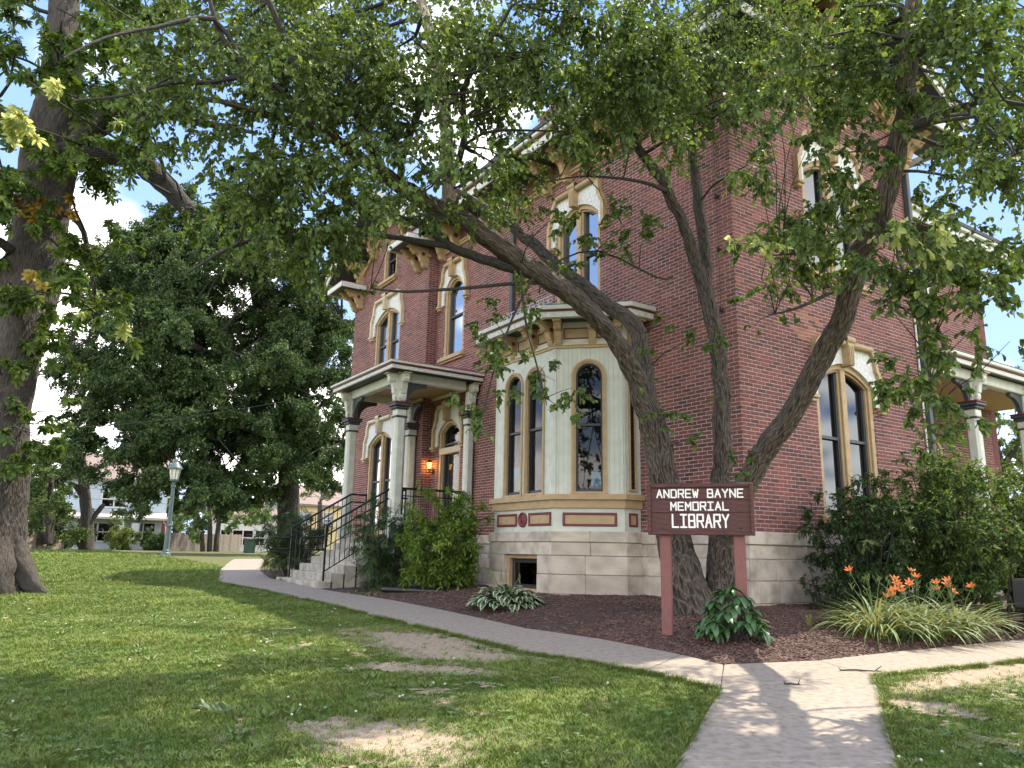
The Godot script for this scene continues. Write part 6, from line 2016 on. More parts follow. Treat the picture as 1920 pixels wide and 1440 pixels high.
func distant() -> void:
	M.siding = mat(lin(0.46, 0.55, 0.62), 0.6)
	far_house("blue_house", "pale blue clapboard house with a white porch beyond the lawn", Vector3(-69.5, 0.2, 0.9), 8.6, 7.0, 6.3, 8.9, M.siding, M.shingle, [[-1.0, 3.9, 1.9, 1.3, 0.03], [1.6, 3.9, 1.2, 1.3, 0.03], [-2.4, 0.9, 2.6, 1.5, 0.03], [1.6, 0.9, 1.9, 1.6, 0.03]])
	var h: Node3D = get_node("blue_house")
	var b := MB.new()
	b.prism(PackedVector2Array([Vector2(-1.9, 2.95), Vector2(0.0, 3.5), Vector2(0.0, 2.75), Vector2(-1.9, 2.75)]), -4.4, 4.6, Transform3D(Basis(Vector3(0, 0, -1), Vector3.UP, Vector3(1, 0, 0)), Vector3(0, 0, 0.035)))
	obj("porch_roof", b, mat(lin(0.55, 0.49, 0.44), 0.8), h)
	for x in [0.8, 4.3]:
		b = MB.new(); b.box(Vector3(x - 0.25, -0.4, 1.2), Vector3(x + 0.25, 2.75, 1.7)); obj("porch_pier", b, M.bricks[6] if x > 2 else M.white, h)
	b = MB.new(); b.box(Vector3(-4.6, -0.4, -1.9), Vector3(-4.31, 9.2, -0.5)); b.box(Vector3(-4.55, 9.2, -1.8), Vector3(-4.35, 9.5, -0.6)); obj("chimney", b, M.bricks[6], h)
	for s in [-2.85, 0.35]:
		b = MB.new(); b.box(Vector3(s, 0.85, 0.0), Vector3(s + 0.4, 2.45, 0.06)); obj("shutter", b, M.white, h)
	# flag hanging from the porch pier
	var t := thing("hanging_flag", "striped red and white flag drooping from the blue house's porch pier", "flag", h.transform * Vector3(4.6, 2.3, 1.75))
	b = MB.new(); b.bar(Vector3(0, -0.2, -0.1), Vector3(0.3, 0.35, 0.5), 0.025, 5); obj("pole", b, M.white, t)
	for k in 7:
		b = MB.new()
		b.prism(PackedVector2Array([Vector2(k * 0.09, -0.1 - k * 0.06), Vector2(k * 0.09 + 0.088, -0.15 - k * 0.06), Vector2(k * 0.09 + 0.19, -1.5 - 0.03 * k), Vector2(k * 0.09 + 0.1, -1.5)]), 0.0, 0.02 + 0.01 * (k % 2), Transform3D(Basis(h.basis.x, Vector3.UP, h.basis.z), Vector3(0.1, 0.2, 0.35)))
		obj("stripe", b, M.flag_red if k % 2 == 0 else M.letter, t)
	far_house("white_house", "low white house with wide windows behind the slender trees", Vector3(-77.0, 0.5, -13.0), 7.5, 6.0, 3.6, 5.6, M.plaster, M.shingle, [[-2.6, 0.5, 0.9, 1.5, 0.03], [-1.4, 0.5, 2.0, 1.5, 0.03], [0.9, 0.5, 0.9, 1.5, 0.03], [2.2, 0.5, 0.8, 1.5, 0.03]])
	far_house("yellow_house", "pale yellow house glimpsed between the oak trunk and the porch column", Vector3(-87.0, 0.5, -24.5), 9.0, 7.0, 5.6, 8.3, M.yellow, M.shingle, [[-2.5, 3.2, 1.0, 1.4, 0.03], [0.6, 3.2, 1.0, 1.4, 0.03], [-2.5, 0.6, 1.0, 1.4, 0.03]])
	t = thing("utility_wires", "three utility wires strung along the street before the far houses", "wires", Vector3(-58.0, 0.0, 16.0))
	for k in 3:
		b = MB.new()
		var wp := PackedVector3Array()
		var wr := PackedFloat32Array()
		for j in 13:
			var u := j / 12.0
			wp.append(Vector3(-14.0 * u, 4.6 + 0.8 * k - 1.6 * u * (1.0 - u), -50.0 * u)); wr.append(0.018)
		b.tube(wp, wr, 4)
		obj("wire", b, M.black, t)
	# fences
	var runs := [[Vector3(-51.0, 0.27, 8.6), Vector3(-57.5, 0.27, 5.2), "weathered wooden board fence left of the blue house"], [Vector3(-62.5, 0.47, -2.5), Vector3(-67.5, 0.57, -10.0), "weathered wooden board fence right of the lamp post"]]
	for rn in runs:
		var f := thing("board_fence", rn[2], "fence", rn[0], "board fences along the street")
		var dv: Vector3 = rn[1] - rn[0]
		var n := int(dv.length() / 0.16)
		var d := dv.normalized()
		var bs := Basis(d, Vector3.UP, d.cross(Vector3.UP))
		var variants := []
		for k in 4:
			b = MB.new(); b.bevel_box(Vector3(0.004, -0.15, -0.012), Vector3(0.15, 1.32 + 0.02 * k, 0.012 + 0.003 * k), 0.006); variants.append(b.mesh())
		for k in n:
			var o := obj("board", variants[R.randi() % 4], [M.fence, M.fence2][R.randi() % 2], f)
			o.transform = Transform3D(bs, d * 0.16 * k)
		b = MB.new()
		for y in [0.3, 1.0]: b.box(Vector3(0, y, -0.06), Vector3(dv.length(), y + 0.09, -0.015), Transform3D(bs, Vector3.ZERO))
		obj("rail", b, M.fence, f)
	# bushes before the blue house and a grey kerb strip along the street
	var pal := [Color(0.05, 0.10, 0.03), Color(0.08, 0.14, 0.04)]
	for q in [["conical dark evergreen beside the small bare tree", Vector3(-66.0, 0.3, 3.3), 2.6, 3.6, [Color(0.03, 0.065, 0.025), Color(0.045, 0.085, 0.03)]], ["round yellow-green bush under the blue house's front window", Vector3(-65.2, 0.3, 0.6), 2.6, 2.6, [Color(0.15, 0.20, 0.05), Color(0.20, 0.24, 0.06)]], ["clipped mid-green bush before the blue house porch", Vector3(-65.0, 0.3, -1.9), 2.6, 1.9, pal], ["dark low bush behind the left board fence", Vector3(-60.5, 0.3, 5.5), 2.0, 1.6, [Color(0.035, 0.07, 0.025)]]]:
		shrub("garden_bush", q[0], q[1], q[2], q[3], 9, M.lf_clump, 0.5, 9.0, q[4], M.leaf_dull)
	t = thing("trash_bin", "dark green wheeled trash bin behind the porch shrub", "bin", Vector3(-52.0, 0.3, -6.55))
	b = MB.new(); b.bevel_box(Vector3(-0.35, 0.0, -0.35), Vector3(0.35, 1.0, 0.35), 0.05); obj("body", b, M.bin, t)
	b = MB.new(); b.bevel_box(Vector3(-0.4, 1.002, -0.4), Vector3(0.4, 1.1, 0.4), 0.04); obj("lid", b, M.bin, t)

# ---------------------------------------------------------------- trees: limbs and leafy masses, each where it grows
func tree_birch() -> void:
	var t := thing("birch_tree", "leaning tree with three bark-covered stems growing behind the library sign", "tree", Vector3(0.34, -0.02, 1.42))
	limb(t, "trunk", M.bark, [0.36, -0.13, 1.55, .324, 0.31, 0.16, 1.66, .279, 0.22, 0.74, 1.81, .248, 0.26, 1.78, 2.06, .198, 0.31, 2.52, 2.29, .184, 0.36, 3.23, 2.68, .132, 0.39, 3.70, 3.09, .120, 0.36, 4.04, 3.59, .120, 0.27, 4.32, 4.03, .132, 0.20, 4.54, 4.64, .136, 0.17, 4.84, 5.26, .120, 0.08, 5.01, 5.84, .104, 0.03, 5.23, 6.42, .088, 0.04, 5.42, 6.93, .072, 0.01, 5.58, 7.33, .060, -0.03, 5.60, 7.82, .044, -0.05, 5.59, 8.36, .032, -0.03, 5.49, 8.86, .016], 0.07)
	limb(t, "limb", M.bark, [0.31, 2.52, 2.29, .133, 0.18, 3.08, 2.28, .129, 0.06, 3.67, 2.26, .125, -0.10, 4.16, 2.29, .117, -0.60, 4.64, 2.55, .109, -1.20, 5.25, 2.82, .101, -1.78, 5.91, 3.12, .086, -2.31, 6.43, 3.38, .070, -2.95, 7.00, 3.67, .047, -3.63, 7.52, 4.09, .023], 0.06)
	limb(t, "limb", M.bark_pale, [0.13, 4.90, 5.54, .105, 0.11, 5.11, 5.58, .095, 0.12, 5.53, 5.65, .085, 0.15, 6.11, 5.71, .080, 0.19, 6.73, 5.86, .070, 0.21, 7.28, 6.03, .065, 0.22, 7.89, 6.24, .055, 0.25, 8.60, 6.41, .030], 0.06)
	limb(t, "limb", M.bark_dark, [0.22, 4.40, 4.35, .085, 0.12, 4.45, 4.96, .070, 0.04, 4.54, 5.49, .060, -0.03, 4.73, 5.84, .050, -0.01, 4.77, 6.26, .040, 0.01, 4.65, 6.73, .020], 0.06)
	limb(t, "limb", M.bark_dark, [0.04, 4.54, 5.49, .045, -0.09, 4.56, 5.96, .040, -0.12, 4.51, 6.52, .035, -0.23, 4.38, 7.41, .030, -0.20, 4.00, 8.11, .022, -0.09, 3.54, 8.59, .012], 0.06)
	limb(t, "limb", M.bark_dark, [0.04, 5.21, 6.39, .060, 0.04, 5.47, 6.65, .050, 0.06, 5.86, 6.88, .045, 0.11, 6.21, 7.04, .035, 0.15, 6.88, 7.21, .020], 0.06)
	limb(t, "limb", M.bark_dark, [0.06, 5.16, 6.23, .045, 0.18, 5.37, 6.34, .042, 0.41, 5.78, 6.31, .040, 0.55, 6.05, 6.25, .038, 0.88, 6.35, 6.04, .034, 1.24, 6.60, 5.81, .028, 1.57, 7.04, 5.66, .018], 0.06)
	limb(t, "limb", M.bark_dark, [0.22, 5.59, 5.58, .045, 0.44, 5.93, 5.60, .042, 0.59, 6.41, 5.73, .038, 0.88, 6.81, 5.63, .030, 1.00, 7.04, 5.63, .020], 0.06)
	limb(t, "limb", M.bark_dark, [0.04, 5.44, 7.06, .050, 0.04, 6.01, 7.56, .045, 0.16, 6.52, 7.87, .040, 0.29, 6.91, 8.21, .030], 0.06)
	limb(t, "limb", M.bark_dark, [-0.08, 5.76, 8.04, .030, -0.02, 6.06, 8.23, .035, 0.02, 6.32, 8.53, .030, 0.09, 6.73, 8.73, .020], 0.06)
	limb(t, "limb", M.bark_dark, [0.01, 5.58, 7.33, .050, 0.03, 5.99, 8.00, .030, 0.01, 5.73, 8.61, .028, 0.05, 5.55, 8.99, .024, 0.21, 5.15, 9.43, .016, 0.30, 4.90, 9.83, .008], 0.06)
	limb(t, "limb", M.bark_dark, [-0.02, 6.06, 8.23, .020, 0.10, 6.45, 8.65, .030, 0.23, 6.01, 9.22, .022, 0.40, 5.61, 9.65, .015, 0.60, 5.13, 9.97, .008], 0.06)
	limb(t, "limb", M.bark_dark, [0.23, 4.32, 4.09, .030, 0.15, 4.18, 4.73, .026, 0.08, 3.99, 5.41, .022, 0.05, 3.81, 6.13, .018, 0.07, 3.75, 6.59, .010], 0.06)
	limb(t, "limb", M.bark_dark, [0.24, 4.43, 4.58, .018, 0.45, 3.63, 4.63, .014, 0.64, 2.91, 4.54, .010, 0.70, 2.51, 4.46, .005], 0.06)
	limb(t, "limb", M.bark_dark, [0.26, 4.32, 4.38, .018, 0.44, 3.60, 4.83, .014, 0.49, 2.85, 5.12, .010, 0.52, 2.31, 5.27, .005], 0.06)
	limb(t, "trunk", M.bark, [0.48, -0.13, 1.23, .323, 0.55, 0.24, 1.17, .275, 0.58, 1.05, 1.21, .195, 0.58, 1.81, 1.21, .130, 0.67, 2.58, 1.26, .123, 0.67, 3.38, 1.26, .116, 0.69, 4.10, 1.38, .115, 0.63, 4.67, 1.50, .107, 0.59, 5.40, 1.74, .082, 0.53, 6.07, 2.07, .074, 0.42, 6.53, 2.32, .066, 0.40, 6.83, 2.63, .057, 0.42, 7.40, 2.91, .041, 0.44, 8.18, 3.18, .016], 0.06)
	limb(t, "limb", M.bark, [0.63, 4.52, 1.44, .100, 0.63, 5.20, 1.44, .088, 0.58, 6.09, 1.48, .080, 0.53, 6.82, 1.52, .070, 0.52, 7.57, 1.53, .055, 0.52, 8.72, 1.54, .020], 0.06)
	limb(t, "trunk", M.bark, [0.54, 0.46, 1.31, .126, 0.72, 1.05, 1.35, .148, 1.07, 1.47, 1.45, .152, 1.43, 2.03, 1.41, .148, 1.99, 2.53, 1.49, .141, 2.57, 3.19, 1.57, .133, 3.08, 3.79, 1.72, .126, 3.30, 4.18, 1.82, .122, 3.67, 4.55, 1.95, .118, 3.95, 5.01, 2.03, .111, 4.17, 5.46, 2.13, .104, 4.35, 5.97, 2.27, .096, 4.53, 6.53, 2.40, .089, 4.73, 7.13, 2.53, .044], 0.05)
	limb(t, "limb", M.bark_dark, [4.37, 6.10, 2.26, .075, 4.66, 6.12, 2.34, .060, 4.95, 6.25, 2.43, .050, 5.24, 6.51, 2.53, .030], 0.06)
	limb(t, "limb", M.bark_dark, [4.12, 5.40, 2.11, .050, 4.47, 5.30, 2.21, .040, 4.78, 5.27, 2.29, .034, 5.15, 5.14, 2.35, .026, 5.49, 4.89, 2.43, .015], 0.06)
	limb(t, "limb", M.bark_dark, [4.88, 5.24, 2.30, .020, 5.09, 4.87, 2.37, .017, 5.27, 4.60, 2.41, .013, 5.42, 4.29, 2.67, .010], 0.06)
	limb(t, "limb", M.bark_dark, [3.20, 3.96, 1.77, .030, 3.13, 3.70, 2.28, .022, 3.04, 3.48, 2.71, .016, 2.87, 3.41, 2.96, .008], 0.06)
	limb(t, "limb", M.bark_dark, [3.70, 4.61, 1.94, .035, 4.11, 3.64, 2.28, .022, 4.31, 3.08, 2.51, .016, 4.44, 2.53, 2.67, .010, 4.51, 2.15, 2.75, .005], 0.06)
	limb(t, "limb", M.bark_dark, [3.64, 4.49, 1.97, .030, 3.55, 4.26, 2.37, .022, 3.37, 4.07, 2.72, .014, 3.08, 4.00, 3.18, .007], 0.06)
	limb(t, "limb", M.bark_dark, [0.52, 6.12, 2.09, .040, 0.66, 6.02, 2.79, .025, 0.54, 5.88, 3.69, .015, 0.46, 5.66, 4.27, .008], 0.06)
	limb(t, "limb", M.bark_dark, [0.33, 4.86, 1.85, .020, 0.51, 4.69, 2.37, .016, 0.32, 4.93, 3.32, .013, -0.02, 4.66, 3.91, .012, -0.18, 4.30, 3.97, .010], 0.06)
	var leafy := [[1.2, 6.6, 5.9, 0.67], [2.0, 6.1, 5.6, 0.43], [2.1, 6.9, 4.3, 0.72], [-0.3, 8.1, 6.2, 0.69], [-2.0, 8.1, 8.7, 0.68], [1.7, 7.3, 5.3, 0.66], [-0.6, 9.1, 4.9, 0.57], [-1.6, 8.4, 7.6, 0.90], [-0.9, 7.1, 7.1, 0.71], [-1.9, 7.6, 7.4, 0.83], [2.1, 7.2, 4.6, 0.55], [-1.0, 7.9, 8.1, 0.62], [-0.2, 6.3, 8.9, 0.58], [1.8, 7.0, 4.9, 0.54], [1.5, 7.5, 5.5, 0.72], [1.9, 6.3, 5.5, 0.44], [0.9, 6.4, 7.3, 0.44], [-1.3, 7.1, 7.7, 0.62], [1.2, 7.4, 3.5, 0.65], [-0.6, 7.8, 5.6, 0.59], [1.8, 6.5, 5.1, 0.47], [-1.9, 8.1, 8.2, 0.79], [0.2, 6.5, 7.2, 0.64], [0.5, 7.0, 7.5, 0.48], [1.7, 6.2, 5.7, 0.48], [1.3, 8.1, 3.0, 0.69], [1.7, 6.1, 6.4, 0.53], [-0.7, 6.5, 8.6, 0.52], [1.9, 7.4, 4.9, 0.65], [1.3, 6.5, 5.9, 0.48], [-0.5, 6.6, 8.1, 0.59], [1.6, 7.4, 3.3, 0.83], [0.5, 6.9, 6.4, 0.61], [-1.6, 9.1, 6.2, 0.72], [1.4, 7.8, 3.4, 0.69], [-1.8, 8.1, 8.3, 0.83], [-0.9, 7.5, 6.7, 0.79], [0.0, 7.8, 4.9, 0.66], [-1.0, 7.8, 7.2, 0.79], [-0.7, 7.0, 7.2, 0.73], [-1.3, 7.2, 8.8, 0.62], [-0.9, 7.8, 6.0, 0.77], [-1.2, 8.0, 6.7, 0.81], [-0.9, 7.4, 6.8, 0.82], [1.7, 7.1, 3.6, 0.67], [-0.6, 6.7, 8.0, 0.79], [0.5, 5.5, 6.8, 0.60], [0.6, 5.8, 6.4, 0.59], [-0.2, 5.8, 6.8, 0.63], [-0.6, 6.0, 8.9, 0.57], [0.7, 6.1, 7.1, 0.52], [0.3, 5.5, 9.0, 0.48], [0.0, 6.0, 8.5, 0.54], [-0.5, 6.2, 6.7, 0.55], [-0.1, 5.4, 9.0, 0.50], [0.7, 5.8, 8.0, 0.54], [-0.7, 6.6, 6.9, 0.64], [1.5, 5.4, 6.7, 0.56], [-0.2, 6.2, 7.8, 0.60], [2.2, 4.5, 6.5, 0.48], [0.5, 6.8, 5.9, 0.48], [-0.5, 6.8, 6.7, 0.65], [0.3, 5.6, 7.9, 0.48], [0.1, 6.7, 5.3, 0.74], [0.2, 6.2, 7.0, 0.68], [-0.0, 6.0, 7.7, 0.68], [-0.4, 5.8, 8.0, 0.49], [-0.6, 6.4, 7.4, 0.68], [-1.1, 5.8, 8.9, 0.56], [1.0, 5.9, 6.7, 0.47], [0.1, 6.8, 5.3, 0.65], [0.9, 5.3, 7.1, 0.57], [0.7, 6.0, 6.6, 0.55], [0.1, 5.5, 8.1, 0.54], [0.4, 5.8, 6.5, 0.45], [-0.1, 5.3, 7.5, 0.67], [-0.4, 5.2, 8.9, 0.56], [0.5, 5.7, 6.7, 0.55], [0.5, 5.5, 7.9, 0.61], [-0.8, 5.6, 7.9, 0.49], [1.7, 6.4, 4.3, 0.51], [2.0, 6.8, 3.8, 0.56], [2.1, 5.9, 5.2, 0.43], [1.4, 7.3, 3.6, 0.54], [1.1, 6.7, 3.4, 0.51], [2.2, 5.6, 3.8, 0.59], [1.2, 7.3, 3.3, 0.65], [2.0, 6.5, 4.5, 0.49], [1.6, 6.4, 5.1, 0.54], [0.5, 6.7, 5.2, 0.49], [1.4, 6.1, 4.4, 0.64], [2.2, 5.8, 5.5, 0.50], [2.2, 6.3, 3.9, 0.45], [2.1, 5.3, 5.2, 0.50], [0.6, 6.6, 4.8, 0.53], [2.0, 6.2, 5.1, 0.45], [1.9, 6.5, 4.3, 0.58], [1.7, 6.0, 6.0, 0.50], [1.2, 7.0, 3.1, 0.58], [0.4, 7.0, 5.4, 0.67], [0.2, 7.4, 4.7, 0.71], [1.4, 7.2, 3.6, 0.62], [0.1, 4.6, 7.9, 0.51], [-0.2, 5.1, 7.5, 0.59], [1.5, 4.1, 7.3, 0.49], [0.3, 4.5, 7.2, 0.54], [0.5, 4.6, 8.2, 0.41], [1.7, 4.0, 7.2, 0.46], [0.6, 4.0, 7.5, 0.50], [0.5, 4.8, 7.6, 0.41], [0.5, 4.5, 7.7, 0.55], [0.2, 4.6, 7.9, 0.42], [-0.7, 4.8, 7.6, 0.44], [-0.2, 4.2, 7.4, 0.56], [-0.2, 4.2, 7.2, 0.44], [0.4, 4.1, 7.8, 0.52], [0.5, 4.7, 8.1, 0.42], [0.3, 3.9, 7.5, 0.46], [-0.3, 5.0, 7.3, 0.57], [-0.8, 5.1, 7.8, 0.58], [0.9, 4.4, 7.3, 0.55], [0.5, 3.9, 8.2, 0.45], [0.3, 4.0, 7.3, 0.50], [-0.1, 4.9, 8.1, 0.58], [0.5, 4.3, 6.9, 0.30], [0.1, 4.4, 7.2, 0.32], [-0.5, 4.6, 7.0, 0.31], [-0.1, 4.0, 7.3, 0.34], [-0.1, 4.2, 7.3, 0.30], [0.7, 4.7, 5.6, 0.39], [-1.1, 5.5, 5.7, 0.41], [0.7, 4.6, 6.1, 0.37], [0.5, 4.9, 6.1, 0.39], [0.7, 4.8, 6.4, 0.28], [0.5, 5.2, 5.6, 0.31], [0.5, 5.3, 6.2, 0.34], [1.7, 4.6, 6.8, 0.31], [0.5, 5.6, 5.3, 0.40], [0.5, 5.6, 5.1, 0.47], [-0.4, 6.0, 4.0, 0.55], [-2.3, 6.7, 3.3, 0.62], [-1.9, 6.7, 3.2, 0.52], [0.5, 5.8, 5.1, 0.36], [0.6, 5.2, 5.3, 0.39], [-0.6, 6.2, 4.0, 0.41], [-0.5, 8.3, 2.4, 0.78], [0.8, 8.0, 1.8, 0.63], [1.5, 7.2, 3.6, 0.57], [0.9, 8.3, 1.4, 0.67], [0.4, 8.2, 1.0, 0.82], [1.5, 6.5, 4.3, 0.60], [1.0, 7.2, 2.8, 0.66], [0.9, 6.8, 2.3, 0.65], [0.4, 8.4, 0.6, 0.59], [-0.6, 7.9, 2.7, 0.67], [0.9, 7.6, 2.8, 0.55], [0.8, 7.7, 2.0, 0.70], [1.5, 6.9, 3.5, 0.65], [1.5, 7.2, 1.7, 0.60], [1.4, 7.4, 1.7, 0.52], [1.3, 6.2, 4.1, 0.62], [0.5, 8.4, 0.8, 0.76], [0.8, 7.2, 1.9, 0.61], [3.5, 6.3, 3.3, 0.46], [0.6, 10.6, 0.3, 0.73], [1.2, 8.8, 0.2, 0.73], [3.9, 6.0, 2.4, 0.59], [1.4, 8.6, 0.1, 0.73], [4.2, 5.9, 3.6, 0.44], [3.8, 5.9, 3.3, 0.55], [4.0, 7.1, 1.9, 0.63], [3.2, 7.2, 1.5, 0.73], [3.0, 7.0, 1.6, 0.69], [0.5, 9.3, 1.0, 0.86], [4.2, 6.6, 2.0, 0.55], [1.1, 9.8, 0.6, 0.79], [4.1, 6.4, 2.3, 0.53], [3.9, 6.2, 3.1, 0.56], [3.9, 7.2, 1.9, 0.54], [2.8, 7.0, 1.6, 0.56], [3.9, 6.9, 2.6, 0.45], [4.2, 5.8, 2.8, 0.57], [1.0, 9.2, 0.3, 0.88], [1.3, 8.4, 1.5, 0.81], [1.3, 8.7, 2.9, 0.64], [0.9, 9.4, 1.6, 0.73], [3.8, 6.1, 2.9, 0.44], [2.2, 8.1, -0.6, 0.72], [3.1, 6.6, 2.0, 0.54], [3.9, 6.8, 2.2, 0.48], [4.1, 5.1, 4.3, 0.32], [3.9, 4.6, 4.2, 0.41], [4.2, 4.8, 3.1, 0.48], [3.9, 4.7, 3.0, 0.36], [3.8, 5.2, 4.1, 0.36], [4.0, 4.9, 3.0, 0.36], [3.4, 5.8, 2.4, 0.40], [4.1, 4.7, 3.8, 0.38], [4.1, 5.9, 2.4, 0.49], [4.2, 5.1, 4.0, 0.37], [3.1, 4.9, 3.3, 0.27], [1.8, 6.1, 1.8, 0.37], [3.3, 4.2, 3.0, 0.42], [4.1, 3.5, 4.5, 0.27], [3.2, 4.3, 3.1, 0.32], [4.4, 3.6, 3.3, 0.32], [4.0, 3.6, 4.3, 0.34], [4.2, 3.8, 3.3, 0.28], [3.8, 3.9, 3.4, 0.35], [3.3, 3.7, 3.1, 0.36], [4.1, 3.6, 4.5, 0.35], [3.3, 4.5, 2.5, 0.38], [3.4, 4.1, 2.7, 0.44], [3.5, 4.5, 2.4, 0.32], [3.1, 4.0, 2.4, 0.45], [3.1, 3.9, 2.5, 0.43], [2.8, 4.1, 2.5, 0.39], [4.6, 4.6, 2.4, 0.36], [4.3, 4.5, 2.8, 0.38], [4.0, 4.4, 3.1, 0.31], [4.6, 4.0, 2.8, 0.33], [5.1, 3.5, 3.8, 0.32], [4.3, 3.9, 3.4, 0.39], [4.1, 4.4, 3.1, 0.33], [3.1, 4.4, 3.0, 0.22], [3.5, 4.3, 3.1, 0.20], [3.2, 4.6, 3.0, 0.23], [4.6, 6.2, 0.8, 0.52], [5.2, 5.5, 3.0, 0.49], [4.4, 6.8, 0.5, 0.48], [5.4, 5.3, 3.2, 0.45], [5.1, 6.5, 2.5, 0.44], [4.7, 6.2, 0.9, 0.54], [4.2, 7.0, -0.7, 0.79], [5.3, 5.9, 3.0, 0.52], [5.5, 5.0, 3.3, 0.43], [4.6, 7.8, -0.5, 0.67], [4.8, 6.3, 2.4, 0.49], [5.1, 5.6, 3.1, 0.37], [5.2, 6.1, 2.7, 0.55], [5.1, 5.4, 2.8, 0.51], [4.6, 7.1, -0.1, 0.60], [5.0, 6.2, 2.5, 0.55], [5.8, 4.3, 3.1, 0.33], [4.9, 5.0, 1.3, 0.39], [5.0, 5.0, 1.3, 0.54], [4.8, 5.6, 1.1, 0.53], [4.8, 5.4, 1.2, 0.56], [5.2, 4.1, 3.3, 0.32], [4.3, 5.5, 0.3, 0.62], [5.2, 4.2, 3.2, 0.43], [5.7, 4.3, 3.2, 0.35], [5.0, 5.0, 1.3, 0.55], [4.5, 4.8, 1.4, 0.43], [4.6, 5.7, 1.2, 0.48], [4.1, 4.4, 0.8, 0.45], [4.7, 3.6, 2.2, 0.43], [4.8, 3.4, 3.7, 0.35], [5.2, 3.3, 2.8, 0.40], [5.3, 3.0, 3.2, 0.34], [4.7, 3.5, 3.3, 0.42], [5.1, 3.2, 3.3, 0.41], [5.0, 3.6, 2.5, 0.36], [4.9, 3.5, 2.1, 0.37], [4.8, 3.3, 3.2, 0.40], [5.0, 3.4, 3.4, 0.32], [5.2, 3.3, 3.3, 0.40], [5.0, 3.4, 3.8, 0.39], [4.8, 2.6, 3.0, 0.29], [4.5, 3.0, 3.4, 0.33], [5.0, 2.2, 3.4, 0.31], [4.9, 2.9, 3.4, 0.31], [4.9, 2.6, 3.2, 0.31], [4.7, 2.3, 3.4, 0.31], [4.5, 2.4, 2.9, 0.33], [4.8, 2.8, 2.9, 0.37], [4.4, 3.1, 3.2, 0.37], [4.5, 2.4, 3.1, 0.34], [4.5, 1.9, 3.2, 0.26], [4.9, 1.9, 3.3, 0.24], [4.5, 2.0, 2.6, 0.26], [4.5, 2.2, 3.3, 0.24], [4.6, 1.8, 2.9, 0.25], [0.5, 3.8, 4.9, 0.39], [0.5, 3.5, 5.1, 0.34], [0.5, 3.2, 5.3, 0.32], [0.5, 2.9, 5.3, 0.36], [0.5, 2.6, 5.5, 0.32], [0.6, 2.3, 5.3, 0.29], [0.5, 3.3, 4.9, 0.26], [0.8, 2.8, 4.4, 0.31], [1.0, 2.7, 4.3, 0.33], [0.9, 2.4, 4.3, 0.24], [0.7, 3.0, 4.5, 0.25], [0.6, 2.6, 5.1, 0.26], [0.5, 5.5, 3.3, 0.40], [0.6, 5.4, 2.9, 0.37], [0.4, 5.1, 3.6, 0.40], [0.5, 4.9, 3.1, 0.39], [0.3, 4.6, 3.7, 0.34], [1.3, 4.7, 4.8, 0.24], [0.6, 5.2, 2.7, 0.30], [0.6, 4.0, 2.3, 0.22], [0.8, 3.7, 2.1, 0.24], [0.9, 3.8, 1.8, 0.23], [0.7, 2.6, 2.4, 0.28], [0.6, 2.5, 2.6, 0.22], [0.8, 2.3, 2.1, 0.22], [0.9, 2.9, 1.7, 0.15], [0.5, 3.7, 2.6, 0.22], [1.2, 1.9, 1.6, 0.27], [1.4, 1.8, 1.7, 0.24], [1.1, 3.7, 1.7, 0.19], [0.5, 3.1, 2.6, 0.16], [2.1, 3.8, 2.5, 0.20], [2.6, 3.9, 2.7, 0.23], [2.2, 3.5, 2.4, 0.15], [2.9, 3.5, 2.7, 0.17], [5.2, 3.1, 3.0, 0.25], [5.4, 2.5, 3.2, 0.10], [-0.0, 3.7, 6.6, 0.17], [5.0, 2.7, 3.0, 0.19], [4.9, 2.3, 3.0, 0.16]]
	foliage(t, leafy, M.lf_birch, 0.066, 430.0, [Color(0.085, 0.14, 0.048), Color(0.125, 0.19, 0.052), Color(0.18, 0.24, 0.056), Color(0.095, 0.15, 0.060)], M.leaf, 0.55, 280, M.bark_dark)
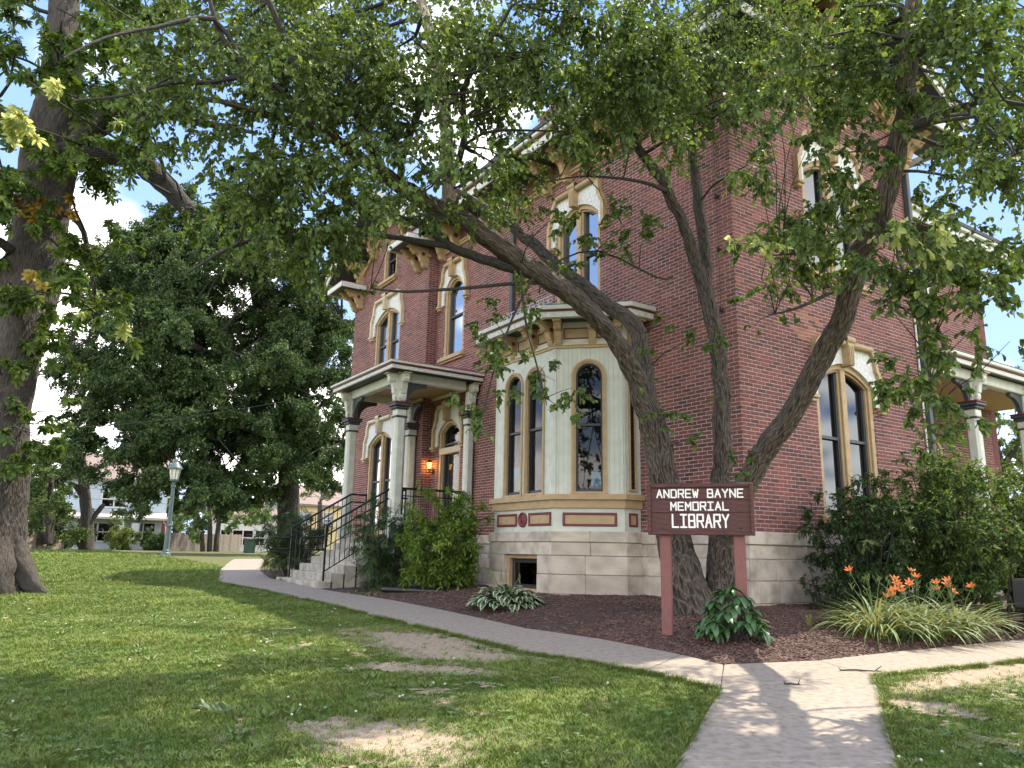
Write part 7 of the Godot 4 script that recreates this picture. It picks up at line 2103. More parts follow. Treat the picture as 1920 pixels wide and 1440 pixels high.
func tree_chestnut() -> void:
	var t := thing("chestnut_tree", "old horse chestnut with thick furrowed trunk at the left edge of the lawn", "tree", Vector3(-9.45, -0.19, 9.37))
	limb(t, "trunk", M.bark_grey, [-9.40, -0.39, 9.91, .900, -9.40, -0.01, 9.92, .740, -9.40, 0.51, 9.94, .620, -9.35, 1.39, 9.99, .560, -9.30, 2.90, 10.08, .530, -9.25, 4.36, 10.03, .530, -9.20, 5.45, 9.97, .530, -9.20, 6.46, 9.95, .510, -9.10, 7.47, 9.94, .480, -9.00, 8.37, 9.92, .500, -8.90, 9.53, 9.93, .420, -8.80, 10.69, 9.99, .340, -8.70, 12.07, 10.17, .250], 0.05)
	limb(t, "root", M.bark_grey, [-9.30, 0.91, 9.61, .240, -9.09, 0.24, 9.36, .220, -8.88, -0.08, 9.10, .130, -8.77, -0.19, 8.87, .040], 0.05)
	limb(t, "root", M.bark_grey, [-9.20, 0.90, 9.89, .280, -8.90, 0.24, 9.72, .260, -8.70, -0.20, 9.55, .120, -8.60, -0.31, 9.48, .040], 0.05)
	limb(t, "limb", M.bark_dark, [-8.90, 8.22, 9.91, .300, -8.40, 8.43, 9.45, .280, -7.97, 8.41, 8.92, .250, -7.63, 8.15, 8.41, .220, -7.27, 7.66, 7.93, .190, -7.03, 7.25, 7.63, .170, -6.89, 7.08, 7.40, .130, -6.73, 6.84, 7.11, .050], 0.06)
	limb(t, "limb", M.bark_dark, [-8.50, 8.45, 9.54, .240, -8.09, 8.88, 9.25, .220, -7.76, 9.29, 8.81, .220, -7.65, 8.88, 8.65, .180, -7.54, 8.62, 8.50, .120], 0.06)
	limb(t, "limb", M.bark_dark, [-7.76, 9.24, 8.80, .160, -7.64, 9.13, 8.52, .130, -7.52, 9.22, 8.35, .120, -7.17, 9.18, 7.96, .100, -6.92, 9.03, 7.59, .080, -6.62, 8.96, 7.04, .060, -6.41, 8.88, 6.56, .030], 0.06)
	limb(t, "limb", M.bark_dark, [-7.64, 8.97, 8.53, .100, -7.52, 9.22, 8.35, .100, -7.41, 9.61, 8.28, .080, -7.32, 10.25, 8.34, .050], 0.06)
	limb(t, "limb", M.bark_dark, [-8.90, 8.33, 9.92, .250, -8.60, 8.59, 10.47, .200, -8.27, 8.77, 11.10, .150], 0.06)
	limb(t, "limb", M.bark_dark, [-9.00, 7.35, 9.79, .080, -8.39, 6.92, 9.27, .060, -8.08, 5.99, 9.00, .045, -7.96, 5.03, 8.82, .030, -7.97, 4.49, 8.88, .020], 0.06)
	limb(t, "limb", M.bark_dark, [-8.80, 6.24, 10.33, .100, -8.59, 6.40, 10.70, .080], 0.06)
	var leafy := [[-6.5, 9.3, 11.1, 0.74], [-8.6, 10.2, 11.4, 0.79], [-7.2, 10.0, 10.4, 0.93], [-6.4, 9.7, 8.6, 0.75], [-6.8, 11.4, 8.7, 0.82], [-8.5, 12.8, 8.2, 1.01], [-6.4, 11.1, 9.3, 0.99], [-8.9, 11.7, 8.5, 0.94], [-7.3, 11.0, 9.4, 0.97], [-5.6, 9.5, 9.3, 0.88], [-8.7, 12.3, 10.1, 1.08], [-7.2, 11.8, 8.9, 0.88], [-9.0, 11.5, 11.3, 1.18], [-6.7, 9.2, 10.7, 0.90], [-4.8, 9.5, 9.6, 0.66], [-7.3, 10.5, 9.4, 0.97], [-6.7, 10.3, 10.2, 0.93], [-8.2, 10.7, 9.5, 0.91], [-5.5, 9.2, 11.2, 0.90], [-5.3, 9.4, 11.2, 0.86], [-7.2, 10.4, 10.1, 0.99], [-8.6, 12.3, 10.0, 1.08], [-8.4, 8.3, 9.5, 0.89], [-9.2, 9.4, 8.9, 0.71], [-6.5, 9.1, 8.8, 0.61], [-5.9, 7.6, 10.9, 0.59], [-8.4, 8.6, 11.3, 0.78], [-9.3, 10.1, 10.4, 1.07], [-7.1, 9.1, 9.6, 0.75], [-8.6, 10.1, 10.4, 0.84], [-8.6, 8.4, 9.3, 0.93], [-6.8, 7.6, 8.9, 0.87], [-8.4, 8.7, 9.5, 0.98], [-6.1, 8.4, 10.2, 0.67], [-7.5, 8.0, 9.4, 0.69], [-7.8, 9.3, 9.1, 0.68], [-4.8, 7.7, 10.4, 0.60], [-4.8, 7.0, 10.7, 0.55], [-6.4, 7.1, 9.7, 0.85], [-4.8, 8.3, 9.1, 0.57], [-7.2, 7.7, 11.0, 0.87], [-7.8, 9.1, 9.1, 0.97], [-7.0, 9.0, 10.0, 0.75], [-8.9, 10.2, 9.1, 0.80], [-6.9, 8.3, 8.7, 0.49], [-6.2, 8.9, 8.0, 0.58], [-6.0, 7.5, 8.3, 0.58], [-5.4, 8.5, 7.9, 0.50], [-6.3, 9.1, 7.9, 0.54], [-6.3, 8.8, 8.2, 0.49], [-6.0, 7.7, 8.7, 0.47], [-6.0, 8.2, 8.7, 0.61], [-5.5, 7.9, 8.8, 0.59], [-7.6, 7.2, 10.6, 0.68], [-8.5, 6.7, 10.9, 0.63], [-6.7, 6.2, 10.3, 0.50], [-7.8, 7.2, 10.6, 0.72], [-8.1, 7.1, 10.5, 0.73], [-7.4, 6.7, 10.3, 0.65], [-9.3, 8.1, 10.5, 0.69], [-8.2, 7.2, 10.6, 0.68], [-6.0, 6.2, 10.7, 0.62], [-5.8, 6.3, 7.7, 0.55], [-7.3, 7.0, 7.5, 0.49], [-6.5, 7.0, 7.7, 0.44], [-7.6, 7.6, 6.7, 0.62], [-6.7, 6.6, 7.0, 0.45], [-7.8, 7.3, 7.2, 0.47], [-7.9, 7.1, 7.0, 0.64], [-6.6, 4.6, 9.0, 0.49], [-6.9, 5.0, 8.7, 0.41], [-7.3, 5.6, 9.3, 0.50], [-7.8, 5.4, 9.1, 0.43], [-8.3, 6.3, 9.0, 0.37], [-7.7, 6.2, 8.8, 0.44], [-7.0, 4.7, 8.9, 0.46], [-8.6, 5.6, 9.0, 0.40], [-7.6, 5.5, 9.4, 0.39], [-9.0, 4.6, 9.5, 0.47], [-8.0, 3.9, 9.3, 0.31], [-8.2, 2.9, 9.2, 0.36], [-8.9, 4.9, 9.5, 0.47], [-8.1, 3.2, 8.8, 0.42], [-8.1, 4.3, 9.4, 0.32], [-8.2, 4.0, 9.0, 0.31], [-8.6, 4.2, 9.4, 0.45], [-8.5, 4.6, 9.4, 0.40], [-8.4, 5.2, 10.1, 0.38], [-8.4, 5.1, 10.2, 0.37], [-8.6, 4.7, 9.4, 0.47], [-8.4, 4.8, 9.8, 0.39], [-8.4, 2.4, 9.3, 0.39], [-8.3, 3.8, 10.0, 0.36], [-8.3, 3.3, 10.0, 0.32], [-8.6, 2.9, 9.4, 0.33], [-8.6, 2.3, 9.7, 0.31], [-8.7, 2.7, 9.3, 0.36], [-8.3, 2.7, 9.4, 0.30], [-9.3, 5.8, 10.5, 0.46], [-9.5, 5.9, 10.6, 0.55], [-9.1, 5.7, 10.6, 0.56], [-9.0, 6.1, 10.7, 0.53], [-7.6, 6.5, 8.5, 0.48], [-6.3, 5.9, 9.3, 0.52], [-6.9, 5.9, 8.8, 0.38], [-6.5, 5.4, 9.3, 0.52], [-6.3, 4.9, 9.0, 0.47], [-7.4, 5.9, 9.2, 0.55], [-6.7, 5.4, 9.2, 0.45], [-7.6, 5.3, 8.4, 0.48], [-6.3, 4.6, 8.3, 0.47], [-8.0, 5.5, 8.6, 0.46], [-8.3, 5.2, 10.0, 0.43], [-8.4, 5.1, 9.4, 0.44], [-7.9, 5.1, 10.1, 0.41], [-8.2, 6.1, 9.7, 0.41], [-8.6, 5.0, 9.6, 0.41], [-8.1, 5.3, 9.9, 0.47], [-8.4, 4.6, 9.5, 0.35], [-8.5, 5.5, 9.7, 0.46], [-8.4, 5.5, 10.3, 0.43], [-8.0, 2.5, 9.3, 0.41], [-8.5, 2.3, 9.7, 0.43], [-8.4, 2.6, 9.8, 0.38], [-8.6, 2.4, 9.5, 0.41], [-8.3, 3.2, 9.8, 0.39], [-8.3, 2.1, 9.9, 0.35], [-8.2, 3.9, 10.2, 0.42]]
	foliage(t, leafy, M.lf_palm, 0.17, 46.0, [Color(0.065, 0.12, 0.032), Color(0.10, 0.16, 0.038), Color(0.14, 0.20, 0.044)], M.leaf, 0.5, 120, M.bark_dark)
	var yellow := [[-8.2, 7.1, 9.8, 0.31], [-8.2, 6.9, 10.0, 0.29], [-8.0, 7.0, 9.4, 0.26], [-8.2, 5.7, 9.9, 0.26], [-8.4, 7.0, 10.3, 0.22]]
	foliage(t, yellow, M.lf_palm, 0.17, 46.0, [Color(0.42, 0.26, 0.05), Color(0.50, 0.30, 0.07), Color(0.30, 0.24, 0.06)], M.leaf, 0.5, 20, M.bark_dark)
func tree_oak() -> void:
	var t := thing("oak_tree", "huge dark oak spreading behind the lamp post and porch steps", "tree", Vector3(-44.0, 0.3, -7.0))
	limb(t, "trunk", M.bark_dark, [-43.12, 0.15, -6.84, 1.00, -43.22, 3.10, -6.53, .720, -43.33, 6.65, -6.20, .660, -43.49, 10.28, -5.67, .600, -43.26, 13.84, -4.67, .500, -43.09, 17.37, -3.41, .650, -42.84, 20.53, -2.34, .450, -42.58, 23.66, -1.27, .250], 0.04)
	limb(t, "limb", M.bark_dark, [-43.46, 10.29, -5.77, .600, -42.18, 11.67, -6.52, .500, -40.83, 13.77, -7.38, .400, -39.58, 15.82, -7.88, .300], 0.06)
	limb(t, "limb", M.bark_dark, [-43.29, 7.02, -6.34, .500, -42.01, 8.05, -3.57, .400, -40.68, 8.25, -0.59, .300, -39.64, 7.52, 1.97, .200, -38.92, 6.33, 3.92, .100], 0.06)
	limb(t, "limb", M.bark_dark, [-43.38, 8.83, -6.04, .500, -41.28, 10.95, -2.43, .400, -39.90, 12.29, 0.61, .300, -38.33, 12.78, 3.33, .150], 0.06)
	limb(t, "limb", M.bark_dark, [-43.21, 7.03, -6.57, .400, -41.75, 7.72, -7.78, .300, -40.33, 7.66, -8.74, .200], 0.06)
	var leafy := [[-44.4, 14.9, 1.3, 2.09], [-39.1, 13.7, -1.4, 2.11], [-37.0, 15.1, 3.2, 1.60], [-48.6, 18.7, 3.1, 2.77], [-43.8, 18.2, 0.9, 2.12], [-38.6, 17.5, 0.3, 2.11], [-41.6, 13.9, 3.7, 1.85], [-38.3, 15.9, -3.8, 2.44], [-38.9, 19.6, -6.5, 2.53], [-45.6, 17.6, 5.5, 2.83], [-38.2, 14.3, -3.5, 1.70], [-40.9, 19.6, -6.6, 2.71], [-42.5, 18.5, 1.9, 2.18], [-41.5, 17.3, -0.0, 2.61], [-41.0, 14.2, 1.7, 1.96], [-44.2, 17.6, 4.3, 2.76], [-41.8, 15.6, -1.3, 2.40], [-36.8, 16.4, 2.0, 1.62], [-39.7, 18.2, 1.1, 2.28], [-38.3, 15.7, 3.4, 2.05], [-34.8, 15.3, -3.9, 1.64], [-43.0, 17.6, -7.2, 2.16], [-44.8, 14.0, 4.6, 2.74], [-43.9, 16.3, 4.9, 2.60], [-42.6, 17.4, 3.1, 1.85], [-47.9, 17.8, 2.6, 2.87], [-42.2, 13.2, 3.7, 2.55], [-37.9, 17.5, -5.3, 2.53], [-43.0, 16.1, -7.9, 2.78], [-48.2, 18.6, 4.2, 2.64], [-39.0, 18.7, -2.5, 2.01], [-40.6, 16.7, 3.8, 2.17], [-43.6, 16.9, 2.1, 2.70], [-45.8, 15.8, -6.0, 2.00], [-46.0, 18.4, 4.2, 2.61], [-40.3, 16.5, -2.1, 2.38], [-35.9, 15.3, 4.2, 1.65], [-38.7, 14.2, -6.9, 2.05], [-37.6, 13.2, 2.7, 2.02], [-39.6, 14.4, -6.1, 1.81], [-39.5, 14.3, 3.2, 1.99], [-42.0, 15.4, 1.8, 2.23], [-40.2, 16.7, -3.1, 2.59], [-41.7, 14.8, -5.4, 2.40], [-39.5, 15.4, -4.6, 1.91], [-40.1, 17.6, 4.2, 2.29], [-44.7, 19.5, 2.3, 1.89], [-47.6, 18.3, 0.1, 2.66], [-36.7, 16.9, -2.3, 2.44], [-46.7, 17.4, -3.3, 2.26], [-44.1, 14.3, 3.5, 2.11], [-38.6, 17.1, -3.4, 1.93], [-38.5, 10.3, 0.4, 2.17], [-44.0, 13.6, 5.8, 2.32], [-39.0, 8.4, -6.2, 2.14], [-42.8, 12.6, -0.3, 2.46], [-46.0, 8.4, 4.3, 2.37], [-44.6, 15.2, -2.4, 2.01], [-45.6, 14.6, 1.4, 2.62], [-44.1, 13.6, -5.9, 2.03], [-39.2, 9.3, 3.9, 2.21], [-43.9, 10.2, 6.5, 2.49], [-38.5, 13.9, -8.0, 2.34], [-42.1, 13.2, -2.0, 2.00], [-41.2, 8.8, -2.6, 2.28], [-37.9, 10.2, -2.3, 1.98], [-36.5, 11.5, -2.3, 1.65], [-41.9, 10.0, 1.4, 2.32], [-43.7, 14.1, -6.7, 2.22], [-34.6, 10.8, -1.7, 2.19], [-37.3, 8.4, -0.5, 2.29], [-38.1, 11.2, -4.9, 2.43], [-38.9, 10.3, -2.8, 2.48], [-36.1, 12.3, 2.3, 2.07], [-46.2, 16.3, -8.1, 2.18], [-38.1, 9.1, -0.0, 1.92], [-47.6, 8.8, 0.0, 2.16], [-43.6, 9.8, 2.6, 2.59], [-43.7, 10.5, 3.4, 2.63], [-36.3, 11.3, 5.5, 2.02], [-42.6, 11.4, 6.8, 1.99], [-40.1, 9.9, 5.9, 2.22], [-41.3, 11.6, -5.6, 2.35], [-45.2, 16.3, -7.2, 2.07], [-41.8, 16.0, -6.2, 2.59], [-35.0, 9.5, -4.7, 1.87], [-37.5, 9.8, -4.1, 2.03], [-38.0, 7.7, 1.8, 1.99], [-35.3, 8.1, -7.2, 1.77], [-43.3, 13.2, -5.0, 2.28], [-38.4, 9.7, 3.3, 1.80], [-36.7, 10.9, -0.2, 2.27], [-34.6, 12.4, -5.4, 1.84], [-46.8, 8.7, 1.1, 2.27], [-39.0, 10.6, 4.6, 1.79], [-42.5, 13.5, 2.1, 2.36], [-36.9, 11.5, 3.5, 1.70], [-38.6, 13.4, 1.2, 2.06], [-46.6, 15.1, -6.7, 2.79], [-39.4, 14.0, -7.3, 2.53], [-36.8, 11.5, -5.7, 2.08], [-43.4, 13.5, -5.5, 2.65], [-40.8, 14.3, 1.0, 1.96], [-41.6, 10.6, 1.4, 1.77], [-42.3, 9.2, -8.1, 2.47], [-40.7, 8.1, -2.4, 2.40], [-43.0, 8.7, -1.2, 2.30], [-48.3, 11.2, 1.2, 2.45], [-33.2, 7.7, -6.6, 2.24], [-43.5, 11.9, 5.8, 2.50], [-37.2, 12.4, 4.0, 1.79], [-37.9, 8.5, 5.0, 1.77], [-43.3, 14.8, -2.8, 2.57], [-36.9, 9.8, -5.8, 2.23], [-47.6, 13.5, -0.5, 2.34], [-36.1, 8.4, 1.3, 2.04], [-38.7, 9.7, 4.1, 2.25], [-41.3, 11.6, 3.4, 2.11], [-37.6, 11.1, 3.5, 2.00], [-47.1, 15.6, 0.4, 2.56], [-37.6, 10.0, 1.9, 2.04], [-40.8, 11.4, -1.1, 1.92], [-36.7, 10.2, -5.0, 1.91], [-40.8, 11.2, -2.6, 2.01], [-40.2, 10.1, 1.0, 2.42], [-46.8, 15.0, -4.7, 2.22], [-41.8, 5.7, 3.5, 1.64], [-47.1, 8.7, -1.6, 1.78], [-40.4, 7.6, 5.3, 1.90], [-38.0, 5.0, 3.4, 1.96], [-41.5, 7.6, -4.3, 2.19], [-38.7, 6.3, -6.5, 1.54], [-46.5, 9.5, -5.6, 1.72], [-41.8, 6.7, -8.1, 1.59], [-38.2, 5.8, -7.9, 1.92], [-35.2, 4.5, -1.7, 1.61], [-47.5, 4.9, 2.6, 2.16], [-41.0, 8.0, 3.9, 1.89], [-44.8, 8.5, -1.3, 2.12], [-39.0, 7.1, -3.9, 1.75], [-47.1, 8.3, -1.8, 2.00], [-43.9, 9.4, -6.5, 2.08], [-36.0, 4.5, 1.8, 1.86], [-41.3, 7.5, -3.0, 1.80], [-36.5, 6.1, -5.2, 1.93], [-43.7, 8.1, -6.5, 1.72], [-40.7, 8.1, -2.1, 2.06], [-41.0, 4.8, -3.9, 1.71], [-46.8, 8.6, -3.1, 2.05], [-41.8, 8.2, -4.2, 1.98], [-45.0, 6.3, -0.1, 1.85], [-37.2, 4.9, 1.1, 1.53], [-47.9, 9.2, 0.2, 2.31], [-45.8, 8.5, -0.8, 2.24], [-37.0, 6.8, 3.1, 1.63], [-37.2, 6.4, 3.5, 1.41], [-46.6, 8.6, -4.0, 2.33], [-38.5, 7.7, -2.9, 1.89], [-42.7, 7.9, -7.4, 2.06], [-36.0, 5.4, -2.8, 1.55], [-38.6, 4.5, 1.0, 1.41], [-37.4, 6.4, 2.2, 1.88], [-44.9, 8.9, 4.0, 1.80], [-39.4, 5.9, -0.2, 1.75], [-44.3, 9.2, -0.2, 2.23], [-42.1, 7.7, 4.3, 2.00], [-44.1, 6.3, -5.9, 1.70], [-45.9, 8.6, 2.5, 2.13], [-39.0, 6.8, 2.0, 1.86], [-46.8, 5.0, -1.8, 1.74], [-37.5, 7.2, 3.1, 1.61], [-39.2, 6.8, -7.1, 2.03], [-37.6, 4.5, -0.5, 1.45], [-45.8, 7.4, -8.2, 2.25], [-40.4, 6.6, -5.1, 1.99], [-42.1, 7.3, 2.7, 2.10], [-43.7, 5.9, 4.8, 2.20], [-42.6, 7.1, -1.3, 1.95], [-44.6, 5.3, -2.0, 2.21], [-40.1, 6.0, -4.3, 1.60], [-38.2, 7.3, 2.7, 1.96], [-43.2, 9.1, 0.0, 1.65], [-36.1, 7.0, -2.8, 1.71], [-41.3, 5.7, -3.7, 2.02], [-39.4, 5.2, -2.7, 1.05], [-42.8, 4.9, 2.7, 1.41], [-41.2, 3.8, -3.2, 1.36], [-44.1, 4.6, -2.1, 1.47], [-39.9, 3.2, 2.0, 1.20], [-43.6, 5.5, -4.0, 1.44], [-38.6, 4.4, -2.3, 1.12], [-38.7, 3.9, 3.2, 1.00], [-44.5, 5.2, -0.9, 1.03], [-38.3, 2.9, 3.3, 1.06], [-40.8, 4.1, -1.4, 0.98], [-44.1, 4.5, 3.2, 1.33], [-39.6, 4.1, 1.9, 1.32], [-40.0, 4.4, 2.5, 1.29], [-38.6, 4.8, -3.2, 1.13], [-41.8, 4.0, -2.3, 1.42], [-37.9, 3.4, -1.7, 1.11], [-37.4, 4.0, 1.9, 1.07], [-39.6, 3.1, -0.4, 1.15], [-39.7, 3.6, -1.5, 1.15], [-39.5, 4.6, -2.9, 1.23], [-39.8, 4.9, -3.7, 1.16], [-43.5, 4.8, 3.2, 1.20], [-43.4, 4.9, 1.1, 1.06], [-44.3, 4.6, 0.9, 1.07], [-42.6, 4.7, 1.0, 1.25], [-39.0, 3.7, -0.1, 1.03], [-39.9, 3.5, -1.7, 1.16], [-36.7, 4.3, -0.3, 0.97], [-39.7, 4.0, -1.9, 1.13], [-39.2, 3.7, -2.1, 0.97], [-39.9, 22.1, -2.8, 2.09], [-40.2, 21.9, -1.5, 2.07], [-40.4, 19.8, -4.4, 1.90], [-43.9, 23.1, -1.6, 2.19], [-39.4, 21.9, -0.6, 1.77], [-44.4, 20.1, 0.9, 2.04], [-43.3, 21.3, 1.8, 2.02], [-41.3, 22.1, -0.5, 1.80], [-41.4, 21.8, -7.7, 2.20], [-42.4, 21.1, -0.9, 2.15], [-39.2, 21.1, 0.2, 1.94], [-42.2, 21.7, 1.2, 2.03], [-41.9, 22.2, -7.5, 1.96], [-39.9, 19.0, 2.8, 2.12], [-43.1, 22.3, 2.4, 1.61], [-37.0, 17.7, 0.3, 1.92], [-37.3, 19.7, 1.6, 1.58], [-41.3, 20.9, 1.4, 1.84], [-41.9, 24.8, -8.0, 1.72], [-44.1, 21.2, 0.4, 1.84], [-38.1, 20.7, -6.1, 1.56], [-39.1, 20.4, -3.5, 1.69], [-40.5, 19.8, 3.7, 2.03], [-40.0, 21.7, -0.7, 1.97], [-36.5, 5.1, -5.9, 1.14], [-37.8, 5.3, -7.1, 1.09], [-36.4, 5.7, -7.3, 1.19], [-40.0, 5.8, -6.8, 1.46], [-37.5, 6.1, -8.0, 1.10], [-41.3, 7.1, -7.4, 1.18], [-43.2, 20.7, 3.0, 1.36], [-38.8, 18.0, 5.2, 1.31], [-38.0, 17.2, 5.5, 1.53], [-42.9, 20.3, 4.0, 1.70], [-41.6, 18.7, 3.1, 1.35]]
	foliage(t, leafy, M.lf_clump, 0.66, 12.5, [Color(0.052, 0.095, 0.034), Color(0.072, 0.122, 0.038), Color(0.098, 0.150, 0.044), Color(0.040, 0.076, 0.032)], M.leaf_dull, 0.3, 0, M.bark_dark)
func tree_small() -> void:
	var t := thing("small_tree", "small bare-limbed tree standing before the pale blue house", "tree", Vector3(-57.5, 0.3, 3.7))
	limb(t, "trunk", M.bark_grey, [-57.51, 0.24, 3.72, .550, -57.53, 1.94, 3.93, .420, -57.56, 4.28, 4.31, .380, -57.59, 6.04, 4.70, .330, -57.62, 7.81, 5.09, .200], 0.06)
	limb(t, "trunk", M.bark_grey, [-57.53, 1.94, 3.93, .250, -57.50, 2.73, 3.60, .200, -57.44, 3.74, 3.01, .140], 0.06)
	limb(t, "limb", M.bark_grey, [-57.56, 3.88, 4.26, .250, -57.61, 4.84, 4.90, .200, -57.66, 5.19, 5.53, .100], 0.06)
	limb(t, "limb", M.bark_grey, [-57.58, 5.45, 4.52, .250, -57.52, 6.30, 3.85, .180, -57.46, 6.74, 3.19, .080], 0.06)
	var leafy := [[-60.8, 7.6, 5.9, 1.29], [-55.5, 7.2, 5.3, 1.30], [-57.9, 8.6, 4.3, 1.16], [-58.5, 7.8, 4.0, 1.27], [-59.9, 8.3, 5.5, 1.24], [-56.1, 8.6, 5.8, 1.07], [-60.7, 9.6, 3.9, 1.18], [-60.4, 9.5, 5.1, 1.34], [-56.1, 7.0, 3.1, 1.35]]
	foliage(t, leafy, M.lf_clump, 0.7, 3.0, [Color(0.05, 0.085, 0.03), Color(0.07, 0.11, 0.035)], M.leaf_dull, 0.3, 0, M.bark_dark)
func tree_maple() -> void:
	var t := thing("maple_tree", "bushy pale green maple beside the old chestnut trunk", "tree", Vector3(-53.7, 1.1, 6.6))
	limb(t, "trunk", M.bark_grey, [-53.71, 0.73, 6.48, .400, -53.72, 3.59, 6.78, .300, -53.73, 5.77, 6.96, .200], 0.06)
	var leafy := [[-56.4, 7.2, 6.8, 1.52], [-56.1, 2.4, 5.1, 1.49], [-57.2, 4.0, 6.9, 1.24], [-54.7, 6.3, 6.8, 1.64], [-54.7, 2.2, 7.0, 1.45], [-54.2, 5.4, 5.8, 1.25], [-51.3, 2.9, 7.3, 1.29], [-57.1, 6.5, 7.7, 1.47], [-56.1, 2.2, 5.4, 1.45], [-51.8, 4.9, 7.2, 1.53], [-54.2, 3.9, 6.2, 1.12], [-56.8, 2.0, 5.3, 1.38], [-56.2, 1.8, 7.4, 1.51], [-51.5, 3.6, 6.8, 1.48], [-51.6, 2.6, 7.3, 1.51], [-56.4, 4.3, 6.3, 1.31], [-50.9, 2.5, 7.1, 1.25], [-49.9, 6.1, 6.0, 1.07], [-57.3, 7.4, 7.2, 1.24], [-49.8, 2.8, 7.3, 1.13], [-53.4, 6.4, 8.1, 1.59], [-52.3, 6.8, 7.6, 1.40], [-52.5, 4.5, 7.5, 1.44], [-50.1, 5.8, 6.9, 1.31], [-53.4, 1.7, 5.2, 1.39], [-55.4, 2.8, 6.6, 1.44], [-51.2, 4.7, 7.0, 1.42], [-56.6, 6.0, 7.1, 1.25], [-57.1, 2.9, 6.7, 1.17], [-54.5, 2.8, 6.5, 1.16]]
	foliage(t, leafy, M.lf_clump, 0.6, 13.0, [Color(0.10, 0.16, 0.05), Color(0.13, 0.19, 0.055), Color(0.08, 0.13, 0.04)], M.leaf_dull, 0.3, 0, M.bark_dark)
func tree_crape() -> void:
	var t := thing("crape_tree", "slender multi-stemmed tree in front of the wooden fence", "tree", Vector3(-60.1, 0.4, -5.6))
	limb(t, "trunk", M.bark_grey, [-59.96, 0.37, -6.01, .220, -59.96, 2.73, -6.00, .180, -59.86, 4.97, -6.42, .120, -59.74, 6.35, -6.92, .060], 0.06)
	limb(t, "trunk", M.bark_grey, [-60.07, 0.36, -5.53, .200, -60.13, 3.15, -5.27, .160, -60.20, 5.36, -4.94, .100], 0.06)
	limb(t, "trunk", M.bark_grey, [-60.19, 0.35, -5.01, .200, -60.28, 2.69, -4.58, .160, -60.45, 4.86, -3.76, .080], 0.06)
	var leafy := [[-58.6, 4.4, -7.7, 0.95], [-58.2, 2.7, -7.4, 0.93], [-62.1, 4.6, -9.4, 1.00], [-61.4, 4.0, -8.5, 1.31], [-62.7, 5.0, -8.9, 1.35], [-63.2, 3.7, -8.8, 1.18], [-62.1, 2.7, -10.1, 1.23], [-60.2, 3.7, -8.6, 1.00], [-60.5, 4.1, -3.5, 1.21], [-58.3, 2.5, -6.6, 1.37], [-61.2, 4.5, -9.4, 1.13], [-61.7, 3.8, -9.8, 1.37], [-56.5, 3.0, -3.9, 1.32], [-59.8, 2.2, -3.5, 1.20], [-58.3, 3.8, -7.5, 0.97], [-55.8, 3.0, -6.7, 1.11], [-61.4, 5.4, -9.7, 1.10], [-61.1, 3.1, -9.4, 1.15], [-60.1, 3.4, -7.2, 1.33], [-56.9, 4.3, -5.4, 1.26], [-63.5, 3.2, -3.9, 0.98], [-60.3, 3.7, -3.9, 1.05], [-63.5, 4.9, -7.5, 1.26], [-57.4, 4.4, -2.9, 0.97], [-57.0, 1.8, -2.3, 1.34], [-62.4, 3.5, -8.9, 1.07], [-62.1, 3.1, -3.8, 1.29], [-58.8, 4.7, -3.8, 1.21], [-61.5, 2.9, -7.1, 0.96], [-57.9, 4.0, -8.7, 1.19]]
	foliage(t, leafy, M.lf_clump, 0.6, 5.5, [Color(0.12, 0.19, 0.05), Color(0.15, 0.22, 0.06), Color(0.09, 0.15, 0.04)], M.leaf_dull, 0.3, 0, M.bark_dark)
func tree_linden() -> void:
	var t := thing("linden_tree", "light green trees massed behind the wooden fence", "tree", Vector3(-85.2, 1.3, -7.5))
	limb(t, "trunk", M.bark_grey, [-85.17, 0.69, -7.60, .400, -85.24, 4.49, -7.21, .300, -85.26, 8.06, -7.12, .150], 0.06)
	var leafy := [[-82.3, 7.0, -15.8, 1.60], [-88.6, 4.6, -11.5, 1.80], [-77.9, 5.3, -10.2, 2.09], [-81.4, 2.8, -16.5, 1.74], [-85.7, 2.9, -5.7, 2.47], [-85.7, 5.5, -18.4, 2.44], [-76.6, 5.1, -14.9, 1.88], [-83.1, 7.9, -17.0, 2.09], [-78.5, 5.4, -5.9, 1.68], [-86.1, 5.7, -10.2, 2.25], [-83.1, 2.6, -17.4, 1.78], [-80.8, 3.0, -13.2, 1.61], [-82.1, 6.1, -12.1, 2.36], [-88.3, 8.3, -14.9, 2.51], [-87.4, 6.5, -18.6, 2.45], [-90.2, 7.9, -6.9, 2.28], [-84.2, 2.5, -5.4, 2.13], [-80.8, 4.5, -6.0, 1.91], [-83.5, 3.5, -16.7, 1.69], [-87.6, 2.2, -13.7, 2.57], [-87.5, 5.3, -6.0, 1.71], [-86.1, 2.7, -6.4, 2.14], [-83.3, 2.6, -17.4, 2.25], [-79.7, 4.6, -10.8, 1.48], [-86.9, 5.7, -14.4, 2.03], [-87.6, 3.5, -10.6, 2.38], [-85.1, 4.1, -8.0, 1.98], [-87.8, 6.9, -6.3, 1.81], [-81.8, 5.8, -14.4, 2.07], [-88.7, 6.8, -12.7, 1.95], [-86.4, 7.9, -17.0, 1.70], [-84.8, 4.0, -10.7, 2.11], [-79.4, 7.2, -15.3, 2.26], [-88.1, 6.2, -6.2, 2.08]]
	foliage(t, leafy, M.lf_clump, 0.9, 3.2, [Color(0.12, 0.18, 0.05), Color(0.16, 0.23, 0.06)], M.leaf_dull, 0.3, 0, M.bark_dark)
